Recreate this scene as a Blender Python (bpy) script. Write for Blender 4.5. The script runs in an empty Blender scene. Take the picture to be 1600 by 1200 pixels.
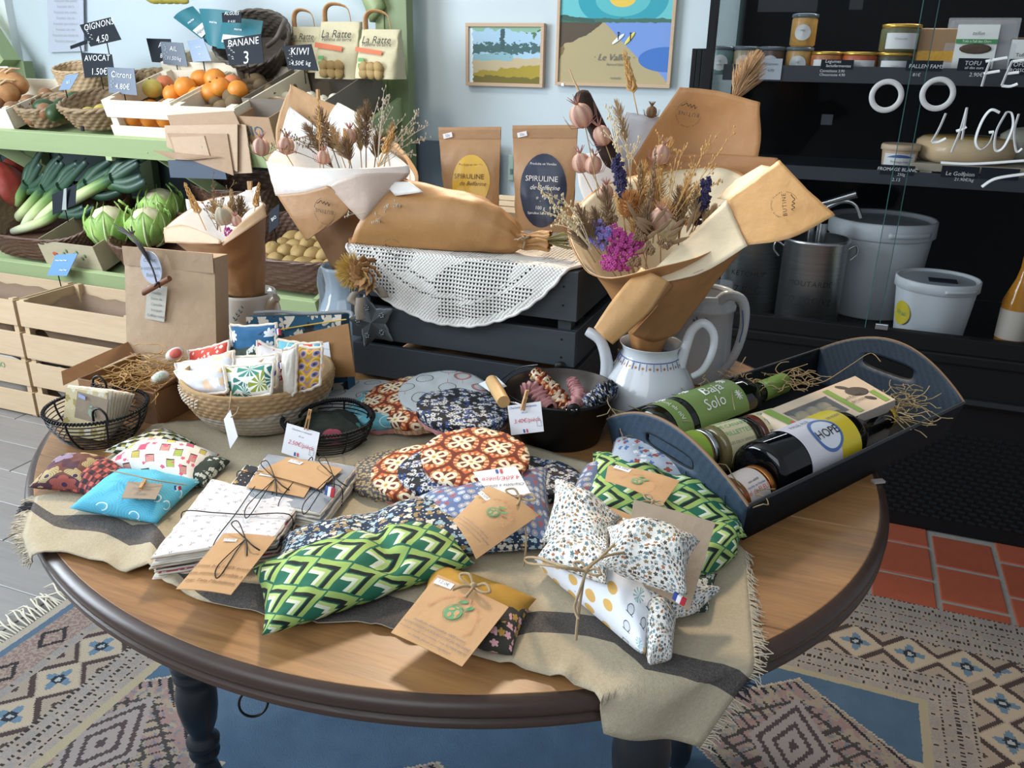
import bpy, bmesh, math, random
from mathutils import Vector, Matrix, noise
S = bpy.context.scene
COL = S.collection
R = math.radians
PI = math.pi
rnd = random.Random(7)

# ------------------------------------------------------------ camera, light, exposure
CAM = Vector((0, 0, 1.25))
FPX, HP, ROLL, YAW = 1300.0, 510.0, R(1.0), R(21.0)
_p = math.atan(HP / FPX)
_f = Vector((-math.sin(YAW) * math.cos(_p), math.cos(YAW) * math.cos(_p), -math.sin(_p)))
_r0 = Vector((math.cos(YAW), math.sin(YAW), 0))
_u0 = _r0.cross(_f)
_r = _r0 * math.cos(ROLL) + _u0 * math.sin(ROLL)
_u = _u0 * math.cos(ROLL) - _r0 * math.sin(ROLL)
cd = bpy.data.cameras.new('camera')
cam = bpy.data.objects.new('camera', cd)
COL.objects.link(cam)
cd.sensor_width = 36.0
cd.lens = FPX / 1600 * 36
cd.clip_start = .02
Mx = Matrix((_r, _u, -_f)).transposed().to_4x4()
Mx.translation = CAM
cam.matrix_world = Mx
S.camera = cam
S.view_settings.view_transform = 'Standard'
S.view_settings.look = 'None'
S.view_settings.gamma = 1
S.view_settings.use_curve_mapping = False
S.view_settings.exposure = 0.5
w = bpy.data.worlds.new('world'); S.world = w; w.use_nodes = True
w.node_tree.nodes['Background'].inputs[0].default_value = (.80, .88, 1, 1)
w.node_tree.nodes['Background'].inputs[1].default_value = .30

def lamp(name, kind, loc, to, power, color, size=None, sy=None, spot=None, blend=.5):
    d = bpy.data.lights.new(name, kind); o = bpy.data.objects.new(name, d); COL.objects.link(o)
    o.location = loc
    o.rotation_euler = (Vector(to) - Vector(loc)).to_track_quat('-Z', 'Y').to_euler()
    d.energy = power; d.color = color
    if kind == 'AREA':
        d.shape = 'RECTANGLE'; d.size = size; d.size_y = sy or size
    elif size: d.shadow_soft_size = size
    if spot: d.spot_size = R(spot); d.spot_blend = blend
    return o
# daylight through the shop windows on the left, ceiling spots over the display
lamp('window_daylight', 'AREA', (-3.6, 0.2, 1.7), (-.5, 1.3, .8), 110, (.80, .90, 1), 1.8, 1.6)
lamp('shop_window_daylight', 'AREA', (-.9, -1.4, 2.5), (-.6, 1.5, .6), 26, (.86, .93, 1), 2.6, 1.4)
lamp('ceiling_spot', 'SPOT', (-1.05, 2.25, 2.35), (-.2, .95, .75), 115, (1, .80, .58), .16, spot=66, blend=.5)
lamp('ceiling_spot', 'SPOT', (-1.75, 1.5, 2.6), (-1.5, 2.5, 1.0), 32, (1, .9, .78), .12, spot=80, blend=.8)
lamp('case_lamp', 'AREA', (.1, 2.62, 1.62), (.1, 2.6, .5), 3.2, (.9, .95, 1), .9, .1)

def ray(u, v): return _f + _r * ((u - 800) / FPX) - _u * ((v - 600) / FPX)
TZ = .75
def pz(u, v, z=TZ):
    d = ray(u, v); return CAM + d * ((z - CAM.z) / d.z)
def py(u, v, y):
    d = ray(u, v); return CAM + d * (y / d.y)
def pd(u, v, dist): return CAM + ray(u, v) * dist

# ------------------------------------------------------------ node materials
def hx(s, a=1):
    def c(x):
        x = int(x, 16) / 255
        return x / 12.92 if x <= .04045 else ((x + .055) / 1.055) ** 2.4
    return (c(s[0:2]), c(s[2:4]), c(s[4:6]), a)
class X:
    def __init__(s, m, k): s.m = m; s.k = k
    def __add__(s, o): return s.m.op('ADD', s, o)
    def __radd__(s, o): return s.m.op('ADD', o, s)
    def __sub__(s, o): return s.m.op('SUBTRACT', s, o)
    def __rsub__(s, o): return s.m.op('SUBTRACT', o, s)
    def __mul__(s, o): return s.m.op('MULTIPLY', s, o)
    __rmul__ = __mul__
    def __truediv__(s, o): return s.m.op('DIVIDE', s, o)
    def lt(s, o): return s.m.op('LESS_THAN', s, o)
    def gt(s, o): return s.m.op('GREATER_THAN', s, o)
    def abs(s): return s.m.op('ABSOLUTE', s)
    def fl(s): return s.m.op('FLOOR', s)
    def fr(s): return s.m.op('FRACT', s)
    def mod(s, o): return s.m.op('FLOORED_MODULO', s, o)
    def sin(s): return s.m.op('SINE', s)
    def cos(s): return s.m.op('COSINE', s)
    def max(s, o): return s.m.op('MAXIMUM', s, o)
    def min(s, o): return s.m.op('MINIMUM', s, o)
    def sqrt(s): return s.m.op('SQRT', s)
    def pp(s, p=1): return s.m.op('PINGPONG', s, p)
    def inv(s): return 1 - s
class Mat:
    def __init__(s, name):
        s.mat = bpy.data.materials.new(name); s.mat.use_nodes = True
        s.t = s.mat.node_tree; s.b = s.t.nodes['Principled BSDF']
        s._uv = None; s._ob = None
    def n(s, t): return s.t.nodes.new(t)
    def put(s, sock, v):
        if isinstance(v, X): s.t.links.new(v.k, sock)
        elif hasattr(v, 'is_output'): s.t.links.new(v, sock)
        else: sock.default_value = v
    def op(s, o, a, b=None, c=None):
        n = s.n('ShaderNodeMath'); n.operation = o
        s.put(n.inputs[0], a)
        if b is not None: s.put(n.inputs[1], b)
        if c is not None: s.put(n.inputs[2], c)
        return X(s, n.outputs[0])
    def uv(s, sc=1.0, rot=0, ob=False):
        if ob:
            if not s._ob: s._ob = s.n('ShaderNodeTexCoord').outputs['Object']
            src = s._ob
        else:
            if not s._uv: s._uv = s.n('ShaderNodeTexCoord').outputs['UV']
            src = s._uv
        q = s.n('ShaderNodeSeparateXYZ'); s.t.links.new(src, q.inputs[0])
        x, y = X(s, q.outputs[0]) * sc, X(s, q.outputs[1]) * sc
        if rot:
            c, k = math.cos(R(rot)), math.sin(R(rot))
            x, y = x * c - y * k, x * k + y * c
        return (x, y, X(s, q.outputs[2]) * sc) if ob else (x, y)
    def vec(s, x, y, z=0):
        n = s.n('ShaderNodeCombineXYZ')
        for i, q in enumerate((x, y, z)): s.put(n.inputs[i], q)
        return n.outputs[0]
    def noise(s, v, scale=1, det=2, rough=.5, dist=0, col=False):
        n = s.n('ShaderNodeTexNoise'); s.t.links.new(v, n.inputs['Vector'])
        n.inputs['Scale'].default_value = scale; n.inputs['Detail'].default_value = det
        n.inputs['Roughness'].default_value = rough; n.inputs['Distortion'].default_value = dist
        return X(s, n.outputs[0])
    def vor(s, x, y, jit=1.0):
        n = s.n('ShaderNodeTexVoronoi'); n.inputs['Scale'].default_value = 1
        n.inputs['Randomness'].default_value = jit
        s.t.links.new(s.vec(x, y), n.inputs['Vector'])
        q = s.n('ShaderNodeSeparateXYZ'); s.t.links.new(n.outputs['Position'], q.inputs[0])
        c = s.n('ShaderNodeSeparateColor'); s.t.links.new(n.outputs['Color'], c.inputs[0])
        return x - X(s, q.outputs[0]), y - X(s, q.outputs[1]), X(s, c.outputs[0]), X(s, c.outputs[1])
    def mix(s, f, a, b):
        n = s.n('ShaderNodeMix'); n.data_type = 'RGBA'
        s.put(n.inputs[0], f); s.put(n.inputs[6], a); s.put(n.inputs[7], b)
        return n.outputs[2]
    def ramp(s, f, stops, const=False):
        n = s.n('ShaderNodeValToRGB'); s.put(n.inputs[0], f)
        e = n.color_ramp
        if const: e.interpolation = 'CONSTANT'
        while len(e.elements) < len(stops): e.elements.new(.5)
        for k, (p, c) in zip(e.elements, stops): k.position = p; k.color = hx(c)
        return n.outputs[0]
    def polar(s, x, y):
        return (x * x + y * y).sqrt(), s.op('ARCTAN2', y, x)
    def flower(s, x, y, rad, n=5, dep=.35, rot=0):
        r, a = s.polar(x, y)
        if isinstance(rot, X): a = a + rot * 6.28
        pr = ((a * (n / 2)).cos().abs() * dep + (1 - dep)) * rad
        return r.lt(pr), r
    def bump(s, h, strength=.3, dist=.002):
        n = s.n('ShaderNodeBump'); n.inputs['Strength'].default_value = strength
        n.inputs['Distance'].default_value = dist
        s.put(n.inputs['Height'], h); s.t.links.new(n.outputs[0], s.b.inputs['Normal']); return s
    def out(s, col, rough=.6, metal=0, **k):
        s.put(s.b.inputs['Base Color'], col)
        s.put(s.b.inputs['Roughness'], rough); s.b.inputs['Metallic'].default_value = metal
        for kk, v in k.items(): s.put(s.b.inputs[kk.replace('_', ' ')], v)
        return s.mat
MATS = {}
def plain(name, c, rough=.6, metal=0, var=.0, vs=20, bump=0, bs=200, **k):
    """one colour with optional grain (var) and fine relief (bump)"""
    if name in MATS: return MATS[name]
    m = Mat(name); col = hx(c)
    ob = None
    if var or bump:
        ob = m.n('ShaderNodeTexCoord').outputs['Object']
    if var:
        f = m.noise(ob, vs, 4, .6)
        d = tuple(x * (1 - var) for x in col[:3]) + (1,)
        l = tuple(min(1, x * (1 + var)) for x in col[:3]) + (1,)
        col = m.mix(f, d, l)
    if bump: m.bump(m.noise(ob, bs, 3, .6), bump, .002)
    MATS[name] = m.out(col, rough, metal, **k)
    return MATS[name]
def wood(name, a, b, sc=1, axis=0, rough=.55, bump=.25):
    if name in MATS: return MATS[name]
    m = Mat(name); x, y, z = m.uv(sc, ob=True)
    q = [x * 30, y * 30, z * 30]; q[axis] = q[axis] * .07
    g = m.noise(m.vec(*q), 1, 5, .65, 1.2)
    g2 = m.noise(m.vec(*[k * 5 for k in q]), 1, 3, .6)
    m.bump(g2 * .5 + g, bump, .001)
    MATS[name] = m.out(m.mix((g * .75 + g2 * .35 - .05), hx(a), hx(b)), rough)
    return MATS[name]

# ------------------------------------------------------------ mesh builder
class MB:
    def __init__(s): s.v = []; s.f = []; s.uv = []; s.M = Matrix(); s.sm = []
    def add(s, vs, fs, uvs=None, smooth=False):
        o = len(s.v); s.v += [s.M @ Vector(p) for p in vs]
        for i, f in enumerate(fs):
            s.f.append([o + j for j in f]); s.sm.append(smooth)
            s.uv += uvs[i] if uvs else [(0, 0)] * len(f)
        return s
    def box(s, c, d, rot=0, taper=0):
        x, y, z = d[0] / 2, d[1] / 2, d[2] / 2; C = Vector(c)
        rm = rot if isinstance(rot, Matrix) else Matrix.Rotation(rot, 3, 'Z')
        vs = [C + rm @ Vector((a * x * (1 - taper * (k < 0)), b * y * (1 - taper * (k < 0)), k * z)) for k in (-1, 1) for b in (-1, 1) for a in (-1, 1)]
        fs = [(0, 2, 3, 1), (4, 5, 7, 6), (0, 1, 5, 4), (2, 6, 7, 3), (0, 4, 6, 2), (1, 3, 7, 5)]
        D = [d[0], d[1], d[2]]
        U = []
        for f in fs:
            L = [((0 if i & 1 == 0 else D[0]), (0 if i & 2 == 0 else D[1]), (0 if i < 4 else D[2])) for i in f]
            ax = [k for k in range(3) if len({p[k] for p in L}) > 1]
            U.append([(p[ax[0]], p[ax[1]]) for p in L])
        return s.add(vs, fs, U)
    def grid(s, nu, nv, fn, uvf=None, closed=False, smooth=True, flip=False):
        cols = nu if closed else nu + 1
        vs = [fn(i / nu, j / nv) for j in range(nv + 1) for i in range(cols)]
        fs = []; us = []
        for j in range(nv):
            for i in range(nu):
                a, b = j * cols + i, j * cols + (i + 1) % cols
                q = [a, b, b + cols, a + cols]
                w_ = [(i / nu, j / nv), ((i + 1) / nu, j / nv), ((i + 1) / nu, (j + 1) / nv), (i / nu, (j + 1) / nv)]
                if flip: q.reverse(); w_.reverse()
                fs.append(q); us.append([uvf(*k) if uvf else k for k in w_])
        return s.add(vs, fs, us, smooth)
    def lathe(s, prof, seg=32, c=(0, 0, 0), axis=None, cap=True, sx=1, sy=1, uvs=1):
        C = Vector(c); rm = Matrix() if axis is None else Vector(axis).to_track_quat('Z', 'Y').to_matrix().to_4x4()
        L = [0]
        for k in range(1, len(prof)): L.append(L[-1] + math.dist(prof[k], prof[k - 1]))
        n = len(prof) - 1
        R0 = max(p[0] for p in prof)
        def fn(u, v):
            k = round(v * n); r, z = prof[k]; a = u * 2 * PI
            return C + (rm @ Vector((r * math.cos(a) * sx, r * math.sin(a) * sy, z)))
        s.grid(seg, n, fn, lambda u, v: (u * 2 * PI * R0 * uvs, L[round(v * n)] * uvs), closed=True)
        if cap:
            for k, fl in ((0, True), (n, False)):
                if prof[k][0] > 1e-5:
                    vs = [fn(i / seg, k / n) for i in range(seg)]
                    f = list(range(seg))
                    if fl: f.reverse()
                    s.add(vs, [f])
        return s
    def tube(s, pts, r, seg=8, cap=True, flat=1):
        pts = [Vector(p) for p in pts]; n = len(pts)
        rs = r if isinstance(r, (list, tuple)) else [r] * n
        up = None; rings = []
        for i, p in enumerate(pts):
            t = (pts[min(i + 1, n - 1)] - pts[max(i - 1, 0)])
            if t.length < 1e-9: t = Vector((0, 0, 1))
            t.normalize()
            if up is None: up = t.orthogonal().normalized()
            up = (up - t * up.dot(t))
            if up.length < 1e-6: up = t.orthogonal()
            up.normalize(); sd = t.cross(up)
            rings.append([p + (up * math.cos(2 * PI * k / seg) + sd * math.sin(2 * PI * k / seg) * flat) * rs[i] for k in range(seg)])
        s.grid(seg, n - 1, lambda u, v: rings[round(v * (n - 1))][round(u * seg) % seg], lambda u, v: (u * 6.28 * rs[0], v * n * rs[0] * 4), closed=True)
        if cap: s.add(rings[0][::-1], [list(range(seg))]); s.add(rings[-1], [list(range(seg))])
        return s
    def ell(s, c, d, seg=12, rot=None):
        C = Vector(c); rm = rot or Matrix.Rotation(0, 3, 'Z')
        return s.grid(seg, seg // 2 + 1, lambda u, v: C + rm @ Vector((d[0] * math.cos(u * 2 * PI) * math.sin(v * PI), d[1] * math.sin(u * 2 * PI) * math.sin(v * PI), -d[2] * math.cos(v * PI))), closed=True)
    def prism(s, poly, z0, z1):
        n = len(poly); vs = [(p[0], p[1], z0) for p in poly] + [(p[0], p[1], z1) for p in poly]
        fs = [list(range(n))[::-1], list(range(n, 2 * n))] + [(i, (i + 1) % n, n + (i + 1) % n, n + i) for i in range(n)]
        us = [[(poly[i][0], poly[i][1]) for i in range(n)][::-1], [(poly[i][0], poly[i][1]) for i in range(n)]]
        us += [[(0, 0)] * 4] * n
        return s.add(vs, fs, us)
    def sheet(s, c4, th=.0006, nu=1, nv=1, bend=0, nrm=None):
        """thin rectangular sheet through 4 corners TL,TR,BR,BL with optional bulge"""
        a, b, c, d = [Vector(p) for p in c4]
        N = (b - a).cross(d - a).normalized()
        if nrm is None and N.z < 0: N.negate()
        if nrm is not None: N = Vector(nrm)
        w_, h_ = (b - a).length, (d - a).length
        def f(u, v, o=0): return a * (1 - u) * (1 - v) + b * u * (1 - v) + c * u * v + d * (1 - u) * v + N * (bend * (1 - (2 * u - 1) ** 2) + o)
        uvf = lambda u, v: (u * w_, (1 - v) * h_)
        s.grid(nu, nv, lambda u, v: f(u, v, th), uvf, flip=True)
        s.grid(nu, nv, lambda u, v: f(u, v, 0), uvf)
        for e in ((0, None), (1, None), (None, 0), (None, 1)):
            n = nu if e[0] is None else nv
            s.grid(n, 1, lambda t, o: f(e[0] if e[0] is not None else t, e[1] if e[1] is not None else t, o * th), lambda u, v: (u * .01, 0))
        return s
    def mesh(s, name, mat, ctx=None):
        me = bpy.data.meshes.new(name)
        vs = s.v if ctx is None else [ctx @ p for p in s.v]
        me.from_pydata([tuple(p) for p in vs], [], s.f)
        me.polygons.foreach_set('use_smooth', s.sm)
        ul = me.uv_layers.new(name='UVMap')
        ul.data.foreach_set('uv', [c for q in s.uv for c in q])
        if mat: me.materials.append(mat)
        me.update()
        return me
def mk(name, mb, mat, parent=None, label=None, mod=None, kind=None, weld=False, solid=0, bev=0, sub=0):
    """one mesh object; world-space mesh data are moved into the parent's frame"""
    inv = None
    if parent is not None: inv = mat4(parent).inverted()
    me = mb.mesh(name, mat, inv)
    o = bpy.data.objects.new(name, me); COL.objects.link(o)
    if parent is not None: o.parent = parent
    if label: o['label'] = label
    if kind: o['kind'] = kind
    if weld:
        bm = bmesh.new(); bm.from_mesh(me); bmesh.ops.remove_doubles(bm, verts=bm.verts, dist=1e-5); bm.to_mesh(me); bm.free()
    if solid: q = o.modifiers.new('s', 'SOLIDIFY'); q.thickness = solid; q.offset = 0
    if bev: q = o.modifiers.new('b', 'BEVEL'); q.width = bev; q.segments = 2; q.limit_method = 'ANGLE'
    if sub: q = o.modifiers.new('u', 'SUBSURF'); q.levels = sub; q.render_levels = sub
    return o
def mat4(o):
    m = o.matrix_basis.copy()
    while o.parent is not None: o = o.parent; m = o.matrix_basis @ m
    return m
def thing(name, label, cat, loc=(0, 0, 0), rz=0, group=None):
    o = bpy.data.objects.new(name, None); COL.objects.link(o); o.empty_display_size = .02
    o.matrix_basis = Matrix.Translation(Vector(loc)) @ Matrix.Rotation(rz, 4, 'Z')
    o['label'] = label; o['category'] = cat
    if group: o['group'] = group
    return o
def tag(o, label, cat, group=None):
    o['label'] = label; o['category'] = cat
    if group: o['group'] = group
    return o
def struct(name, mb, mat, **k):
    o = mk(name, mb, mat, **k); o['kind'] = 'structure'; return o
def txt(s, size, mat, M, parent, shear=0, name='lettering', bendr=0, align='CENTER', space=1, warp=None, th=.0002, off=.0):
    """lettering as flat mesh; M maps text plane (x right, y up, z out) to world"""
    c = bpy.data.curves.new('t', 'FONT'); c.body = s; c.size = size; c.align_x = align; c.align_y = 'CENTER'
    c.shear = shear; c.space_character = space; c.resolution_u = 2; c.offset = size * off
    o = bpy.data.objects.new('t', c); me = bpy.data.meshes.new_from_object(o); bpy.data.objects.remove(o)
    me.name = name
    for v in me.vertices:
        x, y, z = v.co
        if warp: v.co = M @ Vector(warp(x, y))
        elif bendr:
            a = x / bendr; v.co = M @ Vector((bendr * math.sin(a), y, bendr * math.cos(a) - bendr + th))
        else: v.co = M @ Vector((x, y, th))
    inv = mat4(parent).inverted() if parent else Matrix()
    me.transform(inv)
    me.materials.clear(); me.materials.append(mat)
    ob = bpy.data.objects.new(name, me); COL.objects.link(ob)
    if parent: ob.parent = parent
    return ob
def frame(o, xdir, ydir):
    """matrix with origin o, x along xdir, y close to ydir"""
    x = Vector(xdir).normalized(); z = x.cross(Vector(ydir)).normalized(); y = z.cross(x)
    m = Matrix((x, y, z)).transposed().to_4x4(); m.translation = Vector(o); return m
def quadframe(c4, u=.5, v=.5, lift=.001):
    a, b, c, d = [Vector(p) for p in c4]
    o = a * (1 - u) * (1 - v) + b * u * (1 - v) + c * u * v + d * (1 - u) * v
    m = frame(o, (b - a) + (c - d), (a - d) + (b - c))
    m.translation = o + m.col[2].to_3d() * lift
    return m
def lerp(a, b, t): return a + (b - a) * t
def cr(P, t):
    """catmull-rom through points, t 0..1"""
    n = len(P) - 1; x = min(max(t, 0), 1) * n; i = min(int(x), n - 1); f = x - i
    p0, p1, p2, p3 = P[max(i - 1, 0)], P[i], P[i + 1], P[min(i + 2, n)]
    return (p1 * 2 + (p2 - p0) * f + (p0 * 2 - p1 * 5 + p2 * 4 - p3) * f * f + (p1 * 3 - p0 - p2 * 3 + p3) * f ** 3) * .5
def spline(P, n=24): 
    P = [Vector(p) for p in P]; return [cr(P, i / n) for i in range(n + 1)]
def nz(p, s=1, a=1): return noise.noise(Vector(p) * s) * a
# ------------------------------------------------------------ shared materials
KRAFT = Mat('kraft'); 
def kraft(name, c, rough=.7, grain=.5):
    if name in MATS: return MATS[name]
    m = Mat(name); ob = m.n('ShaderNodeTexCoord').outputs['Object']
    a = m.noise(ob, 60, 5, .7); b = m.noise(ob, 700, 2, .5)
    col = hx(c); d = tuple(x * .84 for x in col[:3]) + (1,); l = tuple(min(1, x * 1.1) for x in col[:3]) + (1,)
    m.bump(m.noise(ob, 35, 3, .5) * 1.5 + b * .2, .35, .003)
    MATS[name] = m.out(m.mix(a * .7 + b * .3, d, l), rough); return MATS[name]
K1 = kraft('kraft_paper', 'b98a5a'); K2 = kraft('kraft_paper_pale', 'c2996c'); KC = kraft('kraft_card', 'c39b70'); KG = kraft('grey_card', '9d8c78')
KB = kraft('brown_cardboard', '8f6844'); KX = kraft('kraft_box', 'b39272'); KIN = kraft('white_paper', 'e8e2da', .55)
BLACK = plain('black_paint', '090b0d', .6, Specular_IOR_Level=.25)
NIGHT = plain('interior_black', '050607', .8, Specular_IOR_Level=.1)
CHALK = plain('chalkboard', '141b24', .6, var=.25, vs=30, Specular_IOR_Level=.2)
WHT = plain('white_ink', 'f2f2ee', .6)
INK = plain('black_ink', '1c1a19', .7)
BRN = plain('brown_ink', '6b4a30', .7)
REDINK = plain('red_ink', 'd0525c', .7)
SALMON = plain('salmon_ink', 'c98a66', .7)
BLUEINK = plain('blue_ink', '3a5a9c', .7)
GREYINK = plain('grey_ink', '77757a', .7)
GRNINK = plain('green_ink', '5f9a6b', .7)
PAPER = plain('white_card', 'eef0f4', .55)
STICK = plain('sticker', 'f4f4f6', .4)
TWINE = plain('twine', 'a08a6a', .9, var=.3, vs=400)
STRING = plain('black_string', '14120f', .8)
CREAM = plain('frayed_cotton', 'ded5c6', .95, var=.15, vs=200)
PEG = plain('peg_wood', 'c49a68', .6, var=.2, vs=100)
STEEL = plain('steel', 'b0b4b6', .25, 1)
WIRE = plain('black_wire', '0d0f12', .45, .4)
CHINA = plain('white_china', 'e3e4e2', .12, var=.04, vs=8)
GOLD = plain('gold_lid', 'c8a24a', .3, 1)
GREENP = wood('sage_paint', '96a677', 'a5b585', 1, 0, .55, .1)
GREENSH = wood('sage_paint_shaded', '71805a', '7f8f66', 1, 2, .55, .1)  # darker copy of the sage paint, shade of the uprights put into the colour
POPLAR = wood('poplar_wood', 'ab9070', 'cbb393', 1.2, 0, .7, .2)
POPLARY = wood('poplar_wood_side', 'ab8f6c', 'cdb491', 1.2, 1, .7, .2)
WHITEWOOD = wood('white_crate_wood', 'd9cdb4', 'efe6d2', 1.2, 0, .7, .2)
GREYWOOD = wood('grey_painted_wood', '30363b', '434b51', 1.3, 0, .55, .25)
OLDWOOD = wood('weathered_wood', '8a8272', 'aaa18e', 1, 1, .8, .3)
OAK = wood('oak_frame', 'b5977a', 'cdb193', 1.5, 0, .6, .1)
def glassm(name, tint, rough=.02, alpha=None):
    m = Mat(name)
    if alpha is not None:
        m.b.inputs['Alpha'].default_value = alpha
        return m.out(hx(tint), rough, 0, Specular_IOR_Level=.6)
    return m.out(hx(tint), rough, 0, Transmission_Weight=1.0, IOR=1.45)
PANE = glassm('door_glass', '0a1013', .03, .07)
FILM = glassm('clear_film', 'dfe6ea', .08, .22)

# ------------------------------------------------------------ structure
m = Mat('wall_paint'); ob = m.n('ShaderNodeTexCoord').outputs['Object']
m.bump(m.noise(ob, 160, 3, .6), .12, .002)
WALL = m.out(m.mix(m.noise(ob, 2, 3), hx('bcc8cc'), hx('c9d4d8')), .75)
WX0, WX1, WZ0, WZ1 = -5.2, -3.585, 1.02, 2.25
mb = MB()
mb.box(((WX1 + 1.9) / 2, 3.05, 1.35), (1.9 - WX1, .1, 2.7)); mb.box((-5.5, 3.05, 1.35), (.6, .1, 2.7))
mb.box(((WX0 + WX1) / 2, 3.05, WZ0 / 2), (WX1 - WX0, .1, WZ0)); mb.box(((WX0 + WX1) / 2, 3.05, (2.7 + WZ1) / 2), (WX1 - WX0, .1, 2.7 - WZ1))
struct('wall_back', mb, WALL)
struct('wall_left', MB().box((-5.85, 1.3, 1.35), (.1, 3.4, 2.7)), WALL)
struct('ceiling', MB().box((-2, 1.6, 2.75), (7.8, 2.9, .1)), plain('ceiling_paint', 'e4e4e0', .8))
m = Mat('bright_daylight'); sky = m.out(hx('ffffff'), .5, 0, Emission_Color=(.93, .97, 1, 1), Emission_Strength=1.6)
wf = MB()
for x in (WX0 + .03, WX1 - .03): wf.box((x, 3.0, (WZ0 + WZ1) / 2), (.06, .08, WZ1 - WZ0))
for z in (WZ0 + .03, WZ1 - .03): wf.box(((WX0 + WX1) / 2, 3.0, z), (WX1 - WX0 - .121, .08, .06))
win = struct('window_1', wf, plain('window_frame_white', 'dfe3e2', .5), bev=.003)
mk('pane', MB().box(((WX0 + WX1) / 2, 3.03, (WZ0 + WZ1) / 2), (WX1 - WX0 - .12, .006, WZ1 - WZ0 - .12)), sky, win)
# floor
GROUT = plain('grout', '8f8b84', .9, var=.2, vs=60, bump=.3, bs=150)
fl = struct('floor', MB().box((-2, 1.4, -.0535), (7.8, 3.4, .1)), GROUT)
m = Mat('terracotta'); ob = m.n('ShaderNodeTexCoord').outputs['Object']
oi = m.n('ShaderNodeObjectInfo').outputs['Random']
nn = m.noise(ob, 25, 5, .65); sp = m.noise(ob, 420, 2, .5).gt(.72)
m.bump(m.noise(ob, 120, 3), .2, .002)
TERRA = m.out(m.mix(sp * .5, m.mix(nn * .6 + X(m, oi) * .4, hx('8c4330'), hx('ad5b40')), hx('c9a58e')), .55)
tl = MB().box((0, 0, 0), (.150, .158, .012)).mesh('tile', TERRA)
TX, TY = .381, 2.28
for i in range(-4, 6):
    for j in range(-5, 2):
        o = bpy.data.objects.new('tile', tl); COL.objects.link(o); o.parent = fl
        o.location = (TX - .0815 + i * .163, TY - .085 + j * .17 + (0 if i % 2 == 0 else -.085), -.006 + rnd.uniform(-.001, .001))
        o.rotation_euler = (0, 0, rnd.uniform(-.006, .006))
        q = o.modifiers.new('b', 'BEVEL'); q.width = .003; q.segments = 2
m = Mat('grey_plank'); x, y, z = m.uv(1, ob=True)
oi = X(m, m.n('ShaderNodeObjectInfo').outputs['Random'])
g = m.noise(m.vec(x * 2.2 + oi * 9, y * 26, oi * 5), 1, 5, .65, 1.0)
PLANK = m.out(m.mix(g * .8 + oi * .2, hx('6c6867'), hx('99948f')), .42)
pl = MB().box((0, 0, 0), (1.196, .148, .01)).mesh('plank', PLANK)
for j in range(18):
    for i in range(5):
        x = -5.3 + i * 1.2 + (j * .43 % 1.2) - .3
        if x > -1.0: continue
        o = bpy.data.objects.new('plank', pl); COL.objects.link(o); o.parent = fl
        o.location = (x, .35 + j * .15, -.005)
        q = o.modifiers.new('b', 'BEVEL'); q.width = .0015; q.segments = 1

# ------------------------------------------------------------ rug
RX0, RX1, RY0, RY1 = -1.60, .68, .22, 1.965
m = Mat('rug_pile'); X0, Y0 = m.uv(1)
kn = .0045
jn = m.n('ShaderNodeTexCoord').outputs['UV']
wob = m.noise(jn, 90, 2) * .006 - .003
qx = ((X0 + wob) / kn).fl() * kn; qy = ((Y0 + wob) / kn).fl() * kn
Wd, Hd = RX1 - RX0, RY1 - RY0
dx = qx.min(Wd - qx); dy = qy.min(Hd - qy)
d = dx.min(dy); vert = dx.lt(dy)
s_ = m.op('ADD', vert * qy, (1 - vert) * qx)
pile = m.noise(jn, 900, 3, .7); soft = m.noise(jn, 14, 3)
BEI = m.mix(soft, hx('9a8d83'), hx('c2b5a8')); 
# dotted rows
row = (d / .03).fr(); dots = row.lt(.2) * (s_ / .011).fr().lt(.5)
cell = (row - .6).abs().lt(.12) * ((s_ / .045 + (d / .03).fl() * .5).fr() - .5).abs().lt(.09)
speck = (row - .6).abs().lt(.34) * ((s_ / .045 + (d / .03).fl() * .5 + .5).fr() - .5).abs().lt(.3) * m.noise(jn, 260, 2).gt(.5)
c = m.mix(speck * .55, BEI, hx('87929a'))
c = m.mix(cell, c, hx('2a2625')); c = m.mix(dots, c, hx('2c2625'))
# star band
cx = (s_ / .115).fr() - .5; cy = (d - .21) / .115
dia = (cx.abs() + cy.abs()); band = cy.abs().lt(.5)
r_, a_ = m.polar(cx, cy)
star = r_.lt(((a_ * 4).cos() * .5 + .5) * .16 + .12)
zig = (dia * 14).sin().gt(.1)
sb = m.mix(zig * dia.gt(.53), hx('b3a392'), hx('4b3a36'))
sb = m.mix(dia.lt(.5), sb, hx('c9b8a0')); sb = m.mix(star * dia.lt(.5), sb, hx('6d8ba3'))
sb = m.mix(r_.lt(.12), sb, hx('1f2630')); sb = m.mix(r_.lt(.055), sb, hx('b9c2c4'))
c = m.mix(band, c, sb)
# pink rhomb band at the short ends
pk = vert * (d - .085).abs().lt(.045)
rr = ((s_ / .13).fr() - .5).abs() * 1.1 + ((d - .085) / .1).abs()
pc = m.mix(m.noise(jn, 120, 2).gt(.5), hx('b59f8f'), hx('9a8078')); pc = m.mix((rr - .3).abs().lt(.06), pc, hx('30292a'))
c = m.mix(pk, c, pc)
eb = vert * d.lt(.04); c = m.mix(eb, c, m.mix(d.lt(.022), hx('5f7890'), hx('c8bba8')))
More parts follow.
